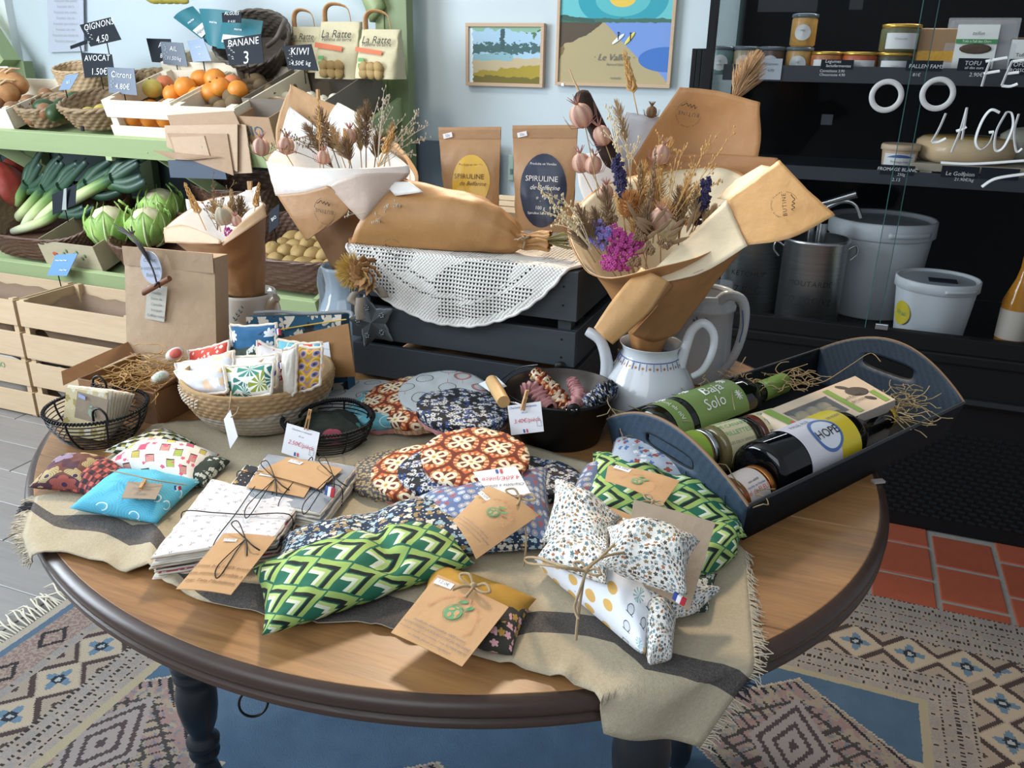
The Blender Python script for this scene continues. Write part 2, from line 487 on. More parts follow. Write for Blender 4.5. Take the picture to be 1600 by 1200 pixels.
# field
fld = d.gt(.355)
fc = m.mix(soft * .7 + pile * .3, hx('34526f'), hx('5f7f9b'))
mx = ((qx - .12) / .62).fr() - .5; my = ((qy + .10) / .50).fr() - .5
st = .035
ax = ((mx * .62).abs() / st).fl() * st; ay = ((my * .50).abs() / st).fl() * st
D = ax * .62 + ay
Dm = (mx * .62).abs() * .75 + (my * .5).abs()
med = Dm.lt(.205) 
arms = (mx * .62).abs().lt(.25) * (my * .5).abs().lt(.05)
body = med.max(arms)
mc = m.mix(m.noise(jn, 30, 2).gt(.5), hx('a89a88'), hx('a08682'))
edge = ((Dm - .185).abs().lt(.012)) * ((qx * 1.0 + qy) / .028).fr().lt(.35)
hook = (((mx * .62).abs() - (my * .5).abs()).abs() / .03).fr().lt(.25) * Dm.lt(.15) * Dm.gt(.05)
tri = ((Dm / .052).fr() - .5).abs().lt(.09) * Dm.lt(.17)
pat = m.noise(jn, 85, 1).gt(.6)
mc = m.mix(pat * .8, mc, hx('6f7f90')); mc = m.mix(hook.max(tri) * .9, mc, hx('25262a'))
mc = m.mix(edge, mc, hx('1d1f24')); mc = m.mix((Dm - .2).gt(0), mc, hx('c0b49e')); mc = m.mix(Dm.lt(.04), mc, hx('41658a'))
fc = m.mix(body, fc, mc)
m2x = (mx + .5).fr() - .5; m2y = (my + .5).fr() - .5
D2 = (m2x * .62).abs() + (m2y * .5).abs() * .6
f2 = m.mix((D2 / .03).fr().lt(.35), hx('a39a98'), hx('4a3f42'))
fc = m.mix(D2.lt(.085), fc, f2)
cor = (d - .355).lt(.02); fc = m.mix(cor, fc, hx('b7ab8e'))
c = m.mix(fld, c, fc)
c = m.mix(pile * .35, c, hx('15161a'))
m.bump(pile + m.noise(jn, 300, 2), .9, .004)
RUGM = m.out(c, .95)
rw, rh = Wd, Hd
rb = MB().grid(60, 46, lambda u, v: Vector((RX0 + u * rw, RY0 + v * rh, .011 + nz((u * 9, v * 9, 0), 1, .0015))), lambda u, v: (u * rw, v * rh))
rb.grid(1, 1, lambda u, v: Vector((RX0 + u * rw, RY0 + v * rh, .001)), flip=True)
for e in range(4):
    rb.grid(1, 1, lambda t, o, e=e: Vector((RX0 + (t if e < 2 else e - 2) * rw, RY0 + (e if e < 2 else t) * rh, .001 + o * .010)), lambda u, v: (.01, .3))
rug = mk('rug', rb, RUGM); tag(rug, 'blue and beige oriental rug with fringed ends under the round table', 'rug')
fr_ = MB()
for i in range(230):
    y = RY0 + i / 230 * rh; 
    for sx, xx in ((-1, RX0), (1, RX1)):
        L = rnd.uniform(.06, .1); a = rnd.uniform(-.03, .03)
        fr_.tube([(xx, y, .008), (xx + sx * L * .4, y + a * .3 + rnd.uniform(-.006, .006), .012 + rnd.random() * .008), (xx + sx * L * .8, y + a, .008 + rnd.random() * .008), (xx + sx * L, y + a * 1.2 + rnd.uniform(-.01, .01), .004)], [.0022, .003, .0022, .0012], 5, flat=1)
mk('fringe', fr_, plain('rug_fringe', 'c2baa8', .95), rug, kind='stuff')

# ------------------------------------------------------------ round table
TC = Vector((-.493, 1.04)); TA, TB = .622, .566; TE = Vector((-.842, .539)); TF = Vector((.539, .842))
def ellp(a, k=0): return TC + TE * (TA - k) * math.cos(a) + TF * (TB - k) * math.sin(a)
tab = thing('round_table', 'round wooden table with dark moulded edge and black turned legs on the rug', 'table', (TC.x, TC.y, 0))
m = Mat('table_top'); x, y, z = m.uv(1, ob=True)
g = m.noise(m.vec(x * 3.5, y * 38, 0), 1, 5, .62, 1.4); g3 = m.noise(m.vec(x * 20, y * 260, 1), 1, 3, .6); g4 = m.noise(m.vec(x * 3, y * 4, 2), 1, 3)
m.bump(g3 + g, .15, .001)
TOPM = m.out(m.mix(g4.gt(.62) * .12, m.mix(g * .9 + g3 * .5 + g4 * .35 - .38, hx('5e3d24'), hx('b98a56')), hx('5c3f2a')), m.op('ADD', g * .15, .33))
EDGE = wood('dark_edge', '2a1c16', '49352a', 1.2, 0, .35, .2)
seams = [.3, .70, .925, 1.16, 1.40, 1.8]
poly = [ellp(2 * PI * i / 160, .012) for i in range(160)]
def clip(poly, y0, y1):
    for yy, sg in ((y0, 1), (y1, -1)):
        o = []
        for i, p in enumerate(poly):
            q = poly[(i + 1) % len(poly)]; a, b = (p.y - yy) * sg >= 0, (q.y - yy) * sg >= 0
            if a: o.append(p)
            if a != b: o.append(p + (q - p) * ((yy - p.y) / (q.y - p.y)))
        poly = o
    return poly
for i in range(5):
    pp_ = clip(poly, seams[i] + .0008, seams[i + 1] - .0008)
    if len(pp_) > 2: mk('tabletop_plank', MB().prism(pp_, .724, .75), TOPM, tab, bev=.0015)
prof = [(.0125, .7495), (.006, .7485), (.0015, .744), (0, .739), (.001, .734), (.006, .732), (.006, .730), (.002, .728), (.001, .723), (.006, .718), (.03, .717), (.03, .724)]
mk('edge_moulding', MB().grid(160, len(prof) - 1, lambda u, v: (lambda k, e: Vector((e.x, e.y, prof[k][1])))(round(v * (len(prof) - 1)), ellp(u * 2 * PI, prof[round(v * (len(prof) - 1))][0])), closed=True, flip=True), EDGE, tab)
BLK = plain('black_leg_paint', '161d24', .35, var=.3, vs=30)
mk('apron', MB().box((TC.x, TC.y, .675), (.82, .03, .09)).box((TC.x - .385, TC.y, .675), (.03, .44, .09)).box((TC.x + .37, TC.y, .675), (.03, .44, .09)).box((TC.x, TC.y + .2, .675), (.8, .03, .09)), BLK, tab)
lp = [(0, 0), (.018, .004), (.024, .02), (.026, .05), (.02, .075), (.014, .092), (.024, .1), (.026, .108), (.02, .116), (.027, .124), (.028, .134), (.021, .142), (.019, .15), (.028, .175), (.033, .205), (.034, .23), (.03, .252), (.024, .262), (.032, .27), (.033, .278), (.025, .284), (.034, .292), (.035, .302), (.026, .31), (.022, .32), (.03, .335), (.033, .345), (.024, .355), (.03, .375), (.036, .405), (.0375, .43), (.034, .455), (.026, .475), (.022, .487), (.03, .495), (.031, .507), (.022, .515), (.026, .53), (.03, .56), (.03, .6), (.03, .718)]
for lx, ly in ((-.887, .85), (-.13, .816), (-.86, 1.24), (-.13, 1.24)):
    mk('leg', MB().lathe(lp, 28, (lx, ly, 0.012)), BLK, tab)
q = MB(); rp = pd(395, 1090, .98)
q.tube([(rp.x, rp.y, .72), rp + Vector((0, 0, .03)), rp + Vector((0, 0, .012))], .0035, 6)
rm = []
for i in range(25): a = i / 24 * 2 * PI; rm.append(rp + Vector((.013 * math.cos(a), .01 * math.cos(a), .02 * math.sin(a) - .008)))
q.tube(rm, .0016, 6, cap=False)
q.box((rp.x + .012, rp.y + .01, rp.z + .035), (.05, .02, .012))
mk('pull_ring', q, plain('dark_iron', '2a2826', .4, .8), tab, label='small dark iron pull ring under the table edge')
# ------------------------------------------------------------ display case on the right
case = thing('display_case', 'black refrigerated display case with sliding glass doors behind the table', 'display case', (.55, 2.7, 0))
CX0, CX1, CY0, CY1 = -.378, 1.5, 2.35, 2.98
def part(n, mb, mt, p=case, **k): return mk(n, mb, mt, p, **k)
cxm, cw = (CX0 + CX1) / 2, CX1 - CX0
part('base', MB().box((cxm, 2.68, .2), (cw, .6, .4)).box((cxm, 2.665, .46), (cw, .63, .12)).box((cxm, 2.66, .53), (cw, .64, .03)), BLACK, bev=.006)
part('back_panel', MB().box((cxm, 2.97, 1.2), (cw, .02, 1.3)), NIGHT)
part('side_panel', MB().box((CX0 + .008, 2.37, 1.2), (.018, .04, 1.3)).box((CX0 + .008, 2.95, 1.2), (.018, .06, 1.3)), BLACK)
part('side_glass', MB().box((CX0 + .008, 2.66, 1.2), (.006, .52, 1.3)), glassm('teal_glass', '6b9490', .05, .35))
part('side_panel', MB().box((CX1 - .01, 2.66, 1.2), (.02, .6, 1.3)), BLACK)
part('top', MB().box((cxm, 2.665, 1.88), (cw, .63, .08)), BLACK)
SHF = plain('shelf_grey', '252c33', .5)
for zt, zb in ((1.243, 1.203), (.990, .955)):
    sh = part('shelf', MB().box((cxm + .01, 2.7, zb + .006), (cw - .05, .5, .012)), SHF)
    mk('price_rail', MB().box((cxm + .01, 2.445, (zt + zb) / 2), (cw - .05, .006, zt - zb)), SHF, sh)
part('floor_ledge', MB().box((cxm, 2.36, .567), (cw, .03, .045)), BLACK, bev=.003)
# louvred grille low on the front
g = MB()
for j in range(20):
    for i in range(38):
        x = .24 + i * .03 + (j % 2) * .015; z = .05 + j * .0135
        g.box((x, 2.3785, z), (.019, .008, .0045), Matrix.Rotation(.5, 3, 'X') @ Matrix.Rotation(.15, 3, 'Y'))
part('grille', g, plain('grille_grey', '12181c', .5), kind='stuff')
part('trim_strip', MB().box((cxm, 2.345, .42), (cw, .012, .014)), plain('case_trim', '1c2226', .4))
DG = [(-.36, .150, 2.354), (.115, 1.0, 2.342)]
TEALEDGE = plain('glass_edge', '38625e', .2)
for k, (a, b, yy) in enumerate(DG):
    gd = part('glass_door', MB().box(((a + b) / 2, yy, 1.22), (b - a, .005, 1.26)), PANE)
    mk('door_edge', MB().box((b if k == 0 else a, yy, 1.22), (.0018, .0055, 1.26)), TEALEDGE, gd)
part('door_clip', MB().box((.155, 2.338, .598), (.032, .008, .016)), STEEL, bev=.002)
RING = plain('ring_grey', 'b9b9b6', .4)
for u, v in ((1385, 150), (1465, 147)):
    c = py(u, v, 2.335); q = MB()
    q.grid(40, 8, lambda a, b: c + Vector(((.033 + .0065 * math.cos(b * 2 * PI)) * math.cos(a * 2 * PI), .003 * math.sin(b * 2 * PI), (.033 + .0065 * math.cos(b * 2 * PI)) * math.sin(a * 2 * PI))), closed=True)
    part('ring_handle', q, RING)
def fm(p): return frame(p, (1, 0, 0), (0, 0, 1))
CHK = plain('white_marker', 'd9dad8', .6)
def stroke(pts, r=.004, mt=CHK, y=2.334, p=case, name='lettering'):
    P = [py(u, v, y) for u, v in pts]
    return mk(name, MB().tube(spline(P, max(8, len(P) * 5)), r, 6, flat=.3), mt, p)
# hand-painted words on the glass
for s in ([(1549, 92), (1541, 112), (1534, 135)], [(1540, 96), (1556, 93), (1574, 90)], [(1537, 115), (1549, 113), (1562, 111)],
          [(1582, 95), (1573, 115), (1565, 134)], [(1582, 96), (1600, 94)], [(1574, 115), (1592, 113)], [(1565, 134), (1578, 135), (1590, 131)],
          [(1478, 177), (1468, 200), (1456, 222)], [(1456, 222), (1466, 222), (1478, 216)],
          [(1487, 238), (1500, 205), (1511, 168)], [(1511, 168), (1507, 195), (1503, 218)], [(1494, 205), (1503, 202), (1510, 198)],
          [(1562, 176), (1548, 172), (1534, 190), (1524, 220), (1532, 234), (1545, 225), (1552, 208)], [(1545, 207), (1553, 206)],
          [(1573, 175), (1557, 205), (1555, 234), (1568, 230), (1582, 200), (1581, 178), (1573, 175)],
          [(1592, 178), (1585, 205), (1588, 236), (1597, 232)], [(1470, 254), (1520, 256), (1600, 251)], [(1534, 292), (1556, 279), (1600, 272)]):
    stroke(s, .0042)
def chalk(s, c, size, p, sh=.1, sp=1): return txt(s, size, CHK, c, p, shear=sh, space=sp)
for s, u, v, z in (('Legumes', 1302, 96, .011), ('lactofermentes', 1310, 103, .010), ('Cornichons 3.90', 1300, 111, .009), ('Choucroute 4.90', 1300, 117, .009), ('PALLEN FAMS', 1447, 104, .013), ('81€', 1432, 117, .011), ('TOFU', 1520, 99, .014), ('ail des ours', 1522, 106, .009), ('2.90€', 1525, 117, .013), ('TOFU', 1590, 101, .014), ('ROSSO', 1590, 110, .011), ('FROMAGE BLANC', 1402, 265, .012), ('250g', 1408, 273, .01), ('2.15', 1400, 281, .012), ('Le Golfpion', 1500, 272, .014), ('21.90€/kg', 1506, 281, .011)):
    chalk(s, fm(py(u, v, 2.4405)), z, case)
for u, v, w_, h_ in ((1308, 101, 44, 13), (1444, 103, 46, 14), (1522, 101, 40, 16), (1595, 105, 30, 20), (1402, 266, 46, 14), (1500, 269, 48, 16), (1562, 272, 48, 16)):
    part('chalk_label', MB().box(py(u, v, 2.4412), (w_ * .0018, .001, h_ * .0018)), CHALK)
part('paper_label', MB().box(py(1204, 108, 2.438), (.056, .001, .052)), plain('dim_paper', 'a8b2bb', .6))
for s, z, dv in (('Betteraves', .009, -8), ('4.90', .01, 2)): txt(s, z, GREYINK, fm(py(1204, 108 + dv, 2.436)), case)
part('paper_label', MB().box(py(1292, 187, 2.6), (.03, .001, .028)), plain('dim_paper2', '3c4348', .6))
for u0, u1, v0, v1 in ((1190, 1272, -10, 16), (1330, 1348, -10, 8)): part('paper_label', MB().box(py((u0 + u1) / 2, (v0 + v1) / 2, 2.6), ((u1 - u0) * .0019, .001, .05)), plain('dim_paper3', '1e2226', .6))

PX = .00184  # metres per photo pixel at the shelves of the case
def jar(u, zb, w_, h_, label, fill, lid=None, lab='round', group=None, y=2.5, words=None, gl=True):
    x = py(u, 100 if zb > 1.1 else 260, y).x; r = w_ * PX / 2; h = h_ * PX
    t = thing('jar', label, 'jar', (x, y, zb), 0, group)
    fm_ = plain('fill_' + fill, fill, .35, var=.35, vs=90)
    mk('glass_body', MB().lathe([(r * .85, 0), (r, h * .06), (r, h * .8), (r * .93, h * .88), (r * .93, h * .93)], 24, (x, y, zb)), fm_ if not gl else fm_, t)
    if lid: mk('lid', MB().lathe([(r * .95, h * .86), (r * .99, h * .87), (r * .99, h * .985), (r * .9, h)], 24, (x, y, zb)), plain('lid_' + lid, lid, .3, .8 if lid != 'c8ccd0' else 0), t)
    else:
        mk('lid', MB().lathe([(r * .99, h * .86), (r * 1.06, h * .87), (r * 1.06, h * .97), (r * .8, h), (r * .3, h * .98)], 24, (x, y, zb)), plain('glass_lid', '59646a', .15), t)
    lw = .8 if lab == 'round' else 1.0
    q = MB(); n = 10
    if lab == 'round':
        R0 = min(r * .6, h * .3); P = [(R0 * math.cos(i / 24 * 2 * PI), R0 * math.sin(i / 24 * 2 * PI)) for i in range(24)]
        f = lambda a, b: (x + r * 1.09 * math.sin(a / r), y - r * 1.09 * math.cos(a / r), zb + h * .42 + b)
        q.add([f(0, 0)] + [f(*p) for p in P], [(0, 1 + i, 1 + (i + 1) % 24) for i in range(24)])
    else:
        q.grid(n, 1, lambda a, b: Vector((x + r * 1.012 * math.sin((a - .45) * 1.7), y - r * 1.012 * math.cos((a - .45) * 1.7), zb + h * (.12 + b * .56))))
    lb = mk('label', q, plain('pale_label', 'c9cdcb', .5), t)
    for k, sx in enumerate(words or ('Bocal',)):
        txt(sx, .0062, GREYINK, fm((x, y - r * 1.11, zb + h * (.48 - k * .14))), t, bendr=r)
    return t
z1 = 1.2155
gj = 'jars with round white labels on the upper shelf of the case'
for u, fill, lb in ((1127, '6d8a88', 'half hidden pale jar at the very left of the case shelf'), (1164, '9a8f72', 'pale spread jar with a round label, second from the left on the case shelf'), (1204, '5a4438', 'brown jar with round label above the blank price card in the case'), (1247, 'b08a4a', 'amber jar with round label carrying another jar on its lid')):
    jar(u, z1, 37, 40, lb, fill, None, words=('LES', 'PATES'), group=gj)
jar(1249, z1 + 40 * PX, 35, 44, 'tall amber jar standing on top of another jar, left in the case', 'c0924a', None, 'round', words=('MIEL',))
jar(1290, z1, 46, 34, 'low orange-filled jar with golden lid beside the stacked amber jars', 'a4683c', 'c8a24a', 'rect', words=('Carottes',))
jar(1342, z1, 50, 34, 'low jar with red rim and square white label behind the chalk label', 'a8502e', 'c8a24a', 'rect', words=('Tomates',))
jar(1397, z1, 50, 34, 'low dark jar with golden lid under another jar in the case', '3c3a2c', 'c8a24a', 'rect', words=('Cuisine',))
jar(1400, z1 + 34 * PX, 52, 36, 'golden-lidded green jar stacked on top in the middle of the case', '5a5a3c', 'c8a24a', 'rect', words=('Choucroute',))
# paper-topped tub
x = py(1458, 100, 2.5).x
t = thing('food_bag', 'kraft paper bag of yellow pasta with white label in the case', 'bag', (x, 2.5, z1))
mk('bag_body', MB().box((x, 2.51, z1 + .06), (.1, .06, .12), taper=.06), kraft('dim_kraft', '9d7c58'), t, bev=.008)
mk('window', MB().box((x, 2.478, z1 + .052), (.085, .003, .03)), plain('pasta', 'c8962e', .5, var=.5, vs=140), t)
mk('label', MB().box((x, 2.476, z1 + .026), (.088, .003, .03)), plain('pale_label', 'c9cdcb', .5), t)
txt('Pate', .01, GREYINK, fm((x, 2.473, z1 + .03)), t)
x = py(1528, 80, 2.5).x
t = thing('tofu_pack', 'vacuum tray of brown tofu with white and green label in the case', 'package', (x, 2.5, z1))
mk('tray', MB().box((x, 2.5, z1 + .07), (.15, .03, .138), Matrix.Rotation(-.1, 3, 'X')), plain('tofu_brown', '5a4433', .25, var=.5, vs=60), t, bev=.01)
mk('film', MB().box((x, 2.482, z1 + .071), (.158, .006, .146), Matrix.Rotation(-.1, 3, 'X')), FILM, t, bev=.002)
mk('label', MB().box((x - .01, 2.476, z1 + .066), (.092, .002, .125), Matrix.Rotation(-.1, 3, 'X')), plain('tofu_label', 'e3e6e0', .5), t)
mk('label_band', MB().box((x - .01, 2.4725, z1 + .09), (.092, .002, .010), Matrix.Rotation(-.1, 3, 'X')), plain('tofu_green', '3c8a4c', .5), t)
mk('label_picture', MB().ell((x - .01, 2.4725, z1 + .073), (.036, .001, .012)), plain('tofu_pic', '4c3a28', .5, var=.6, vs=120), t)
txt('taifun', .012, INK, fm((x - .01, 2.468, z1 + .108)), t, shear=.3)
txt('Tofu a l\'ail des Ours', .0078, WHT, fm((x - .01, 2.4705, z1 + .09)), t)
x = py(1603, 90, 2.5).x
t = thing('tofu_pack', 'white labelled tofu pack cut by the edge of the picture', 'package', (x, 2.5, z1))
mk('tray', MB().box((x, 2.5, z1 + .05), (.09, .03, .1)), plain('tofu_brown', '5a4433'), t, bev=.006)
mk('label', MB().box((x, 2.482, z1 + .055), (.08, .003, .08)), plain('tofu_label', 'e3e6e0', .5), t)
txt('Tofu', .012, INK, fm((x - .015, 2.479, z1 + .06)), t)
# lower shelf: paper tub, wheel of cheese on a board
z2 = .967
def rcyl(n, p, prof, mt, c, seg=40, **k): return mk(n, MB().lathe(prof, seg, c, **k), mt, p)
x = py(1405, 245, 2.5).x
t = thing('cheese_tub', 'small cream paper tub with blue and white label on the lower case shelf', 'tub', (x, 2.5, z2))
rcyl('cup', t, [(.038, 0), (.045, .078)], plain('paper_cup', 'b79f84', .6), (x, 2.5, z2))
rcyl('lid', t, [(.0455, .072), (.0485, .073), (.0485, .084), (.045, .088), (.04, .086)], plain('paper_lid', 'c2ab8e', .6), (x, 2.5, z2))
q = MB().grid(10, 1, lambda a, b: Vector((x + .0455 * math.sin((a - .5) * 1.9), 2.5 - .0455 * math.cos((a - .5) * 1.9), z2 + .028 + b * .037)))
mk('label', q, plain('pale_label', 'c9cdcb', .5), t)
q = MB().grid(10, 1, lambda a, b: Vector((x + .046 * math.sin((a - .5) * 1.5), 2.5 - .046 * math.cos((a - .5) * 1.5), z2 + .055 + b * .008 * (1 - (2 * a - 1) ** 2))))
mk('label_band', q, plain('blue_band', '2f4f8c', .5), t)
txt('Fromage frais', .0085, GREYINK, fm((x, 2.453, z2 + .045)), t, bendr=.046)
x = py(1500, 235, 2.56).x
t = thing('cheese_board', 'thick pale wooden board on the lower case shelf under the cheese', 'board', (x, 2.56, z2))
mk('board', MB().box((x + .03, 2.56, z2 + .035), (.3, .2, .02)).box((x - .08, 2.56, z2 + .0125), (.03, .2, .025)).box((x + .13, 2.56, z2 + .0125), (.03, .2, .025)), OLDWOOD, t, bev=.002)
t = thing('cheese', 'film-wrapped half wheel of yellow cheese on the board in the case', 'cheese', (x, 2.56, z2 + .046))
rcyl('cheese', t, [(.0, 0), (.1, 0), (.118, .012), (.12, .03), (.118, .05), (.105, .06), (0, .061)], plain('cheese_rind', 'c9a458', .45, var=.25, vs=20), (x + .01, 2.56, z2 + .046))
rcyl('film', t, [(.101, 0), (.1195, .011), (.1215, .03), (.1195, .051), (.106, .0615)], FILM, (x + .01, 2.56, z2 + .046), cap=False)
x = py(1592, 235, 2.6).x
t = thing('cheese', 'grey wrapped cheese at the right end of the board in the case', 'cheese', (x, 2.6, z2 + .046))
rcyl('cheese', t, [(.0, 0), (.04, 0), (.055, .02), (.05, .07), (.03, .085), (0, .09)], plain('cheese_grey', '8f8f80', .3, var=.4, vs=40), (x, 2.6, z2 + .046))
# pots standing at the bottom
zf = .546
def lugs(t, x, y, z, r, a0):
    for a in (a0, a0 + PI):
        q = MB(); c = Vector((x + r * math.cos(a), y + r * math.sin(a), z))
        o = Vector((math.cos(a), math.sin(a), 0))
        q.tube(spline([c, c + o * .02 + Vector((0, 0, .012)), c + o * .026 - Vector((0, 0, .01)), c + o * .01 - Vector((0, 0, .03))], 10), .0035, 6)
        mk('handle', q, STEEL, t)
m = Mat('brushed_steel'); ob = m.n('ShaderNodeTexCoord').outputs['Object']
PSTEEL = m.out(m.mix(m.noise(m.vec(*[k * q_ for k, q_ in zip(m.uv(1, ob=True), (4, 4, 200))]), 1, 2), hx('a5a8aa'), hx('cfd2d3')), .33, 1)
def pot(u, y, wd, hh, name, words, pump):
    x = py(u, 430, y).x; r = wd / 2; z = zf
    t = thing('sauce_pot', name, 'pot', (x, y, z))
    rcyl('pot_body', t, [(r * .97, 0), (r, .006), (r, hh - .012), (r * 1.04, hh - .008), (r * 1.04, hh), (r * .98, hh), (r * .98, hh - .03), (.001, hh - .03)], PSTEEL, (x, y, z), 48, cap=False)
    lugs(t, x, y, z + hh - .03, r, .15)
    for k, s in enumerate(words): txt(s, .022 if k == 0 else .03, INK, frame((x, y - r * 1.005, z + hh * (.52 - .2 * k)), (1, 0, 0), (0, 0, 1)), t, bendr=r, shear=.1, space=1.1)
    if pump:
        q = MB().tube([(x + .01, y, z + hh - .03), (x + .01, y, z + hh + .04)], .012, 12).tube([(x - .02, y, z + hh - .02), (x - .02, y, z + hh + .05)], .009, 10)
        q.tube([(x - .01, y, z + hh + .09), (x + .085, y - .02, z + hh + .13)], [.008, .011], 12)
        q.tube(spline([(x, y, z + hh + .075), (x + .05, y - .01, z + hh + .105), (x + .085, y - .015, z + hh + .1), (x + .105, y - .02, z + hh + .065)], 14), .0055, 10)
        q.tube([(x, y, z + hh - .03), (x, y, z + hh + .095)], .006, 10)
        mk('pump', q, STEEL, t, label='chrome pump spout')
    return t
pot(1172, 2.56, .17, .24, 'dull steel ketchup pot at the left end of the case floor', ('KETCHUP', '7.80€'), False)
pot(1268, 2.5, .175, .245, 'shiny steel mustard pot with chrome pump in the case', ('MOUTARDE', '12.90€/kg'), True)
PLW = plain('white_plastic', 'b9c0c4', .4); PLL = plain('clear_lid', '8f979b', .3)
def tub(u, y, wd, hh, name, sticker=False):
    x = py(u, 430, y).x; r = wd / 2; z = zf
    t = thing('plastic_tub', name, 'tub', (x, y, z))
    rcyl('tub_body', t, [(.001, 0), (r * .80, 0), (r * .82, .004), (r * .95, hh * .84), (r * .95, hh * .9)], PLW, (x, y, z), 48)
    rcyl('lid', t, [(r * .97, hh * .82), (r * 1.0, hh * .83), (r * 1.0, hh * .985), (r * .975, hh), (r * .94, hh * .985), (r * .92, hh * .955), (.001, hh * .955)], PLW, (x, y, z), 48)
    rcyl('lid_window', t, [(r * .86, hh * .957), (.001, hh * .958)], PLL, (x, y, z), 40, cap=False)
    q = MB().grid(12, 2, lambda a, b: Vector((x + r * 1.015 * math.sin(.1 + a * .9), y - r * 1.015 * math.cos(.1 + a * .9), z + hh * (.87 + b * .05))))
    mk('tear_tab', q, PLW, t, solid=.003)
    if sticker:
        P = [(.033 * math.cos(i / 24 * 2 * PI), .033 * math.sin(i / 24 * 2 * PI)) for i in range(24)]
        f = lambda a, b: (x + r * .92 * math.sin(-.95 + a / r), y - r * .92 * math.cos(-.95 + a / r), z + hh * .42 + b)
        mk('sticker', MB().add([f(0, 0)] + [f(*p) for p in P], [(0, 1 + i, 1 + (i + 1) % 24) for i in range(24)]), plain('yellow_sticker', 'b5a528', .5), t)
        txt('Vrac', .02, GRNINK, frame((x + r * .93 * math.sin(-.95), y - r * .93 * math.cos(-.95), z + hh * .42), (math.cos(-.95), math.sin(-.95), 0), (0, 0, 1)), t, bendr=r)
        mk('chalk_label', MB().box((x + .01, y - .02, z + hh * .972), (.07, .04, .003)), CHALK, t)
    return t
tub(1364, 2.70, .30, .285, 'large white plastic bucket with grey lid in the case')
tub(1467, 2.50, .215, .165, 'small white plastic tub with round yellow sticker in the case', True)
x = py(1598, 450, 2.5).x
t = thing('juice_bottle', 'amber juice bottle at the right edge of the picture inside the case', 'bottle', (x, 2.5, zf))
rcyl('bottle_body', t, [(.001, 0), (.036, 0), (.04, .01), (.04, .12), (.02, .18), (.015, .21), (.015, .24), (.001, .24)], plain('amber_juice', 'a8701e', .12), (x, 2.5, zf))
mk('label', MB().grid(10, 1, lambda a, b: Vector((x + .041 * math.sin((a - .5) * 3), 2.5 - .041 * math.cos((a - .5) * 3), zf + .02 + b * .08))), plain('juice_label', 'b8b0a4', .5), t)
t = thing('drinking_glass', 'clear tumbler half hidden by the jug at the left end of the case', 'glass', (-.335, 2.5, zf))
rcyl('glass_body', t, [(.001, .004), (.028, .004), (.032, .1), (.034, .1), (.031, 0), (.001, 0)], FILM, (-.285, 2.45, zf), 24, cap=False)

# ------------------------------------------------------------ pictures on the wall
def picture(name, label, u0, v0, u1, v1, fw):
    a, b = py(u0, v0, 2.985), py(u1, v1, 2.985)
    x0, x1, z0, z1 = a.x, b.x, b.z, a.z
    t = thing(name, label, 'picture', ((x0 + x1) / 2, 2.985, z0))
    for nm, c, d in (('frame_rail', ((x0 + x1) / 2, 2.985, z0 + fw / 2), (x1 - x0, .022, fw)), ('frame_rail', ((x0 + x1) / 2, 2.985, z1 - fw / 2), (x1 - x0, .022, fw)),
                     ('frame_stile', (x0 + fw / 2, 2.985, (z0 + z1) / 2), (fw, .022, z1 - z0 - 2 * fw)), ('frame_stile', (x1 - fw / 2, 2.985, (z0 + z1) / 2), (fw, .022, z1 - z0 - 2 * fw))):
        mk(nm, MB().box(c, d), OAK, t, bev=.001)
    return t, x0 + fw, x1 - fw, z0 + fw, z1 - fw
def art(t, x0, x1, z0, z1, m_):
    mk('print', MB().grid(1, 1, lambda u, v: Vector((x0 + u * (x1 - x0), 2.9815, z0 + v * (z1 - z0)))), m_, t)
t, x0, x1, z0, z1 = picture('framed_print', 'small framed landscape print of a bay with trees on the back wall', 729, 36, 849, 137, .012)
m = Mat('bay_print'); u, v = m.uv(); nv = m.vec(u, v); n1 = m.noise(nv, 6, 4) - .5; n2 = m.noise(nv, 16, 3) - .5
c = m.mix((v + n1 * .1).lt(.45), hx('a9c8dc'), hx('c3b391'))
c = m.mix((v - u * .1 + n1 * .05).lt(.5) * (v + n1 * .1).gt(.40) * u.lt(.62), c, hx('8fb6bf'))
c = m.mix((v + n1 * .2 - u * .18).lt(.17), c, hx('a8953f')); c = m.mix((v + n1 * .25).lt(.12), c, hx('756c38'))
c = m.mix(((v - .62 + n2 * .35).abs().lt(.085)), c, hx('4f6b6c')); c = m.mix(((v + n2 * .5 + (u - .9).abs() * -.9).gt(.85)) * u.gt(.45), c, hx('5f7b60'))
c = m.mix((u - .47 + n2 * .1).abs().lt(.03) * v.gt(.6), c, hx('4a5f63')); c = m.mix((u + n2 * .1).lt(.05), c, hx('dfeef2'))
c = m.mix((v + n1 * .3).gt(.95), c, hx('8fb59a'))
art(t, x0, x1, z0, z1, m.out(c, .12))
t, x0, x1, z0, z1 = picture('framed_poster', 'large framed beach poster of a bay with surfers on the back wall', 875, -76, 1047, 138, .011)
m = Mat('beach_print'); u, v = m.uv(); v = v * 1.27; nv = m.vec(u, v); n1 = m.noise(nv, 3.5, 3) - .5; n2 = m.noise(nv, 18, 3) - .5
c = m.mix(v.gt(.62), hx('b3a47e'), hx('a8d0d8'))
r_, a_ = m.polar((u - .56) * .7, v - .84)
c = m.mix(r_.lt(.42) * v.gt(.62), c, hx('6fc0c4')); c = m.mix(r_.lt(.28) * v.gt(.62), c, hx('3f9fae')); c = m.mix(r_.lt(.17), c, hx('63b9bd')); c = m.mix(r_.lt(.08), c, hx('e6c35a')); 
sea = (u - 1.0 + (v - .02) * .75 + n1 * .1).gt(0).max((u - .42 - (.6 - v) * .9 + n1 * .04).gt(0) * (v - .25).gt(0))
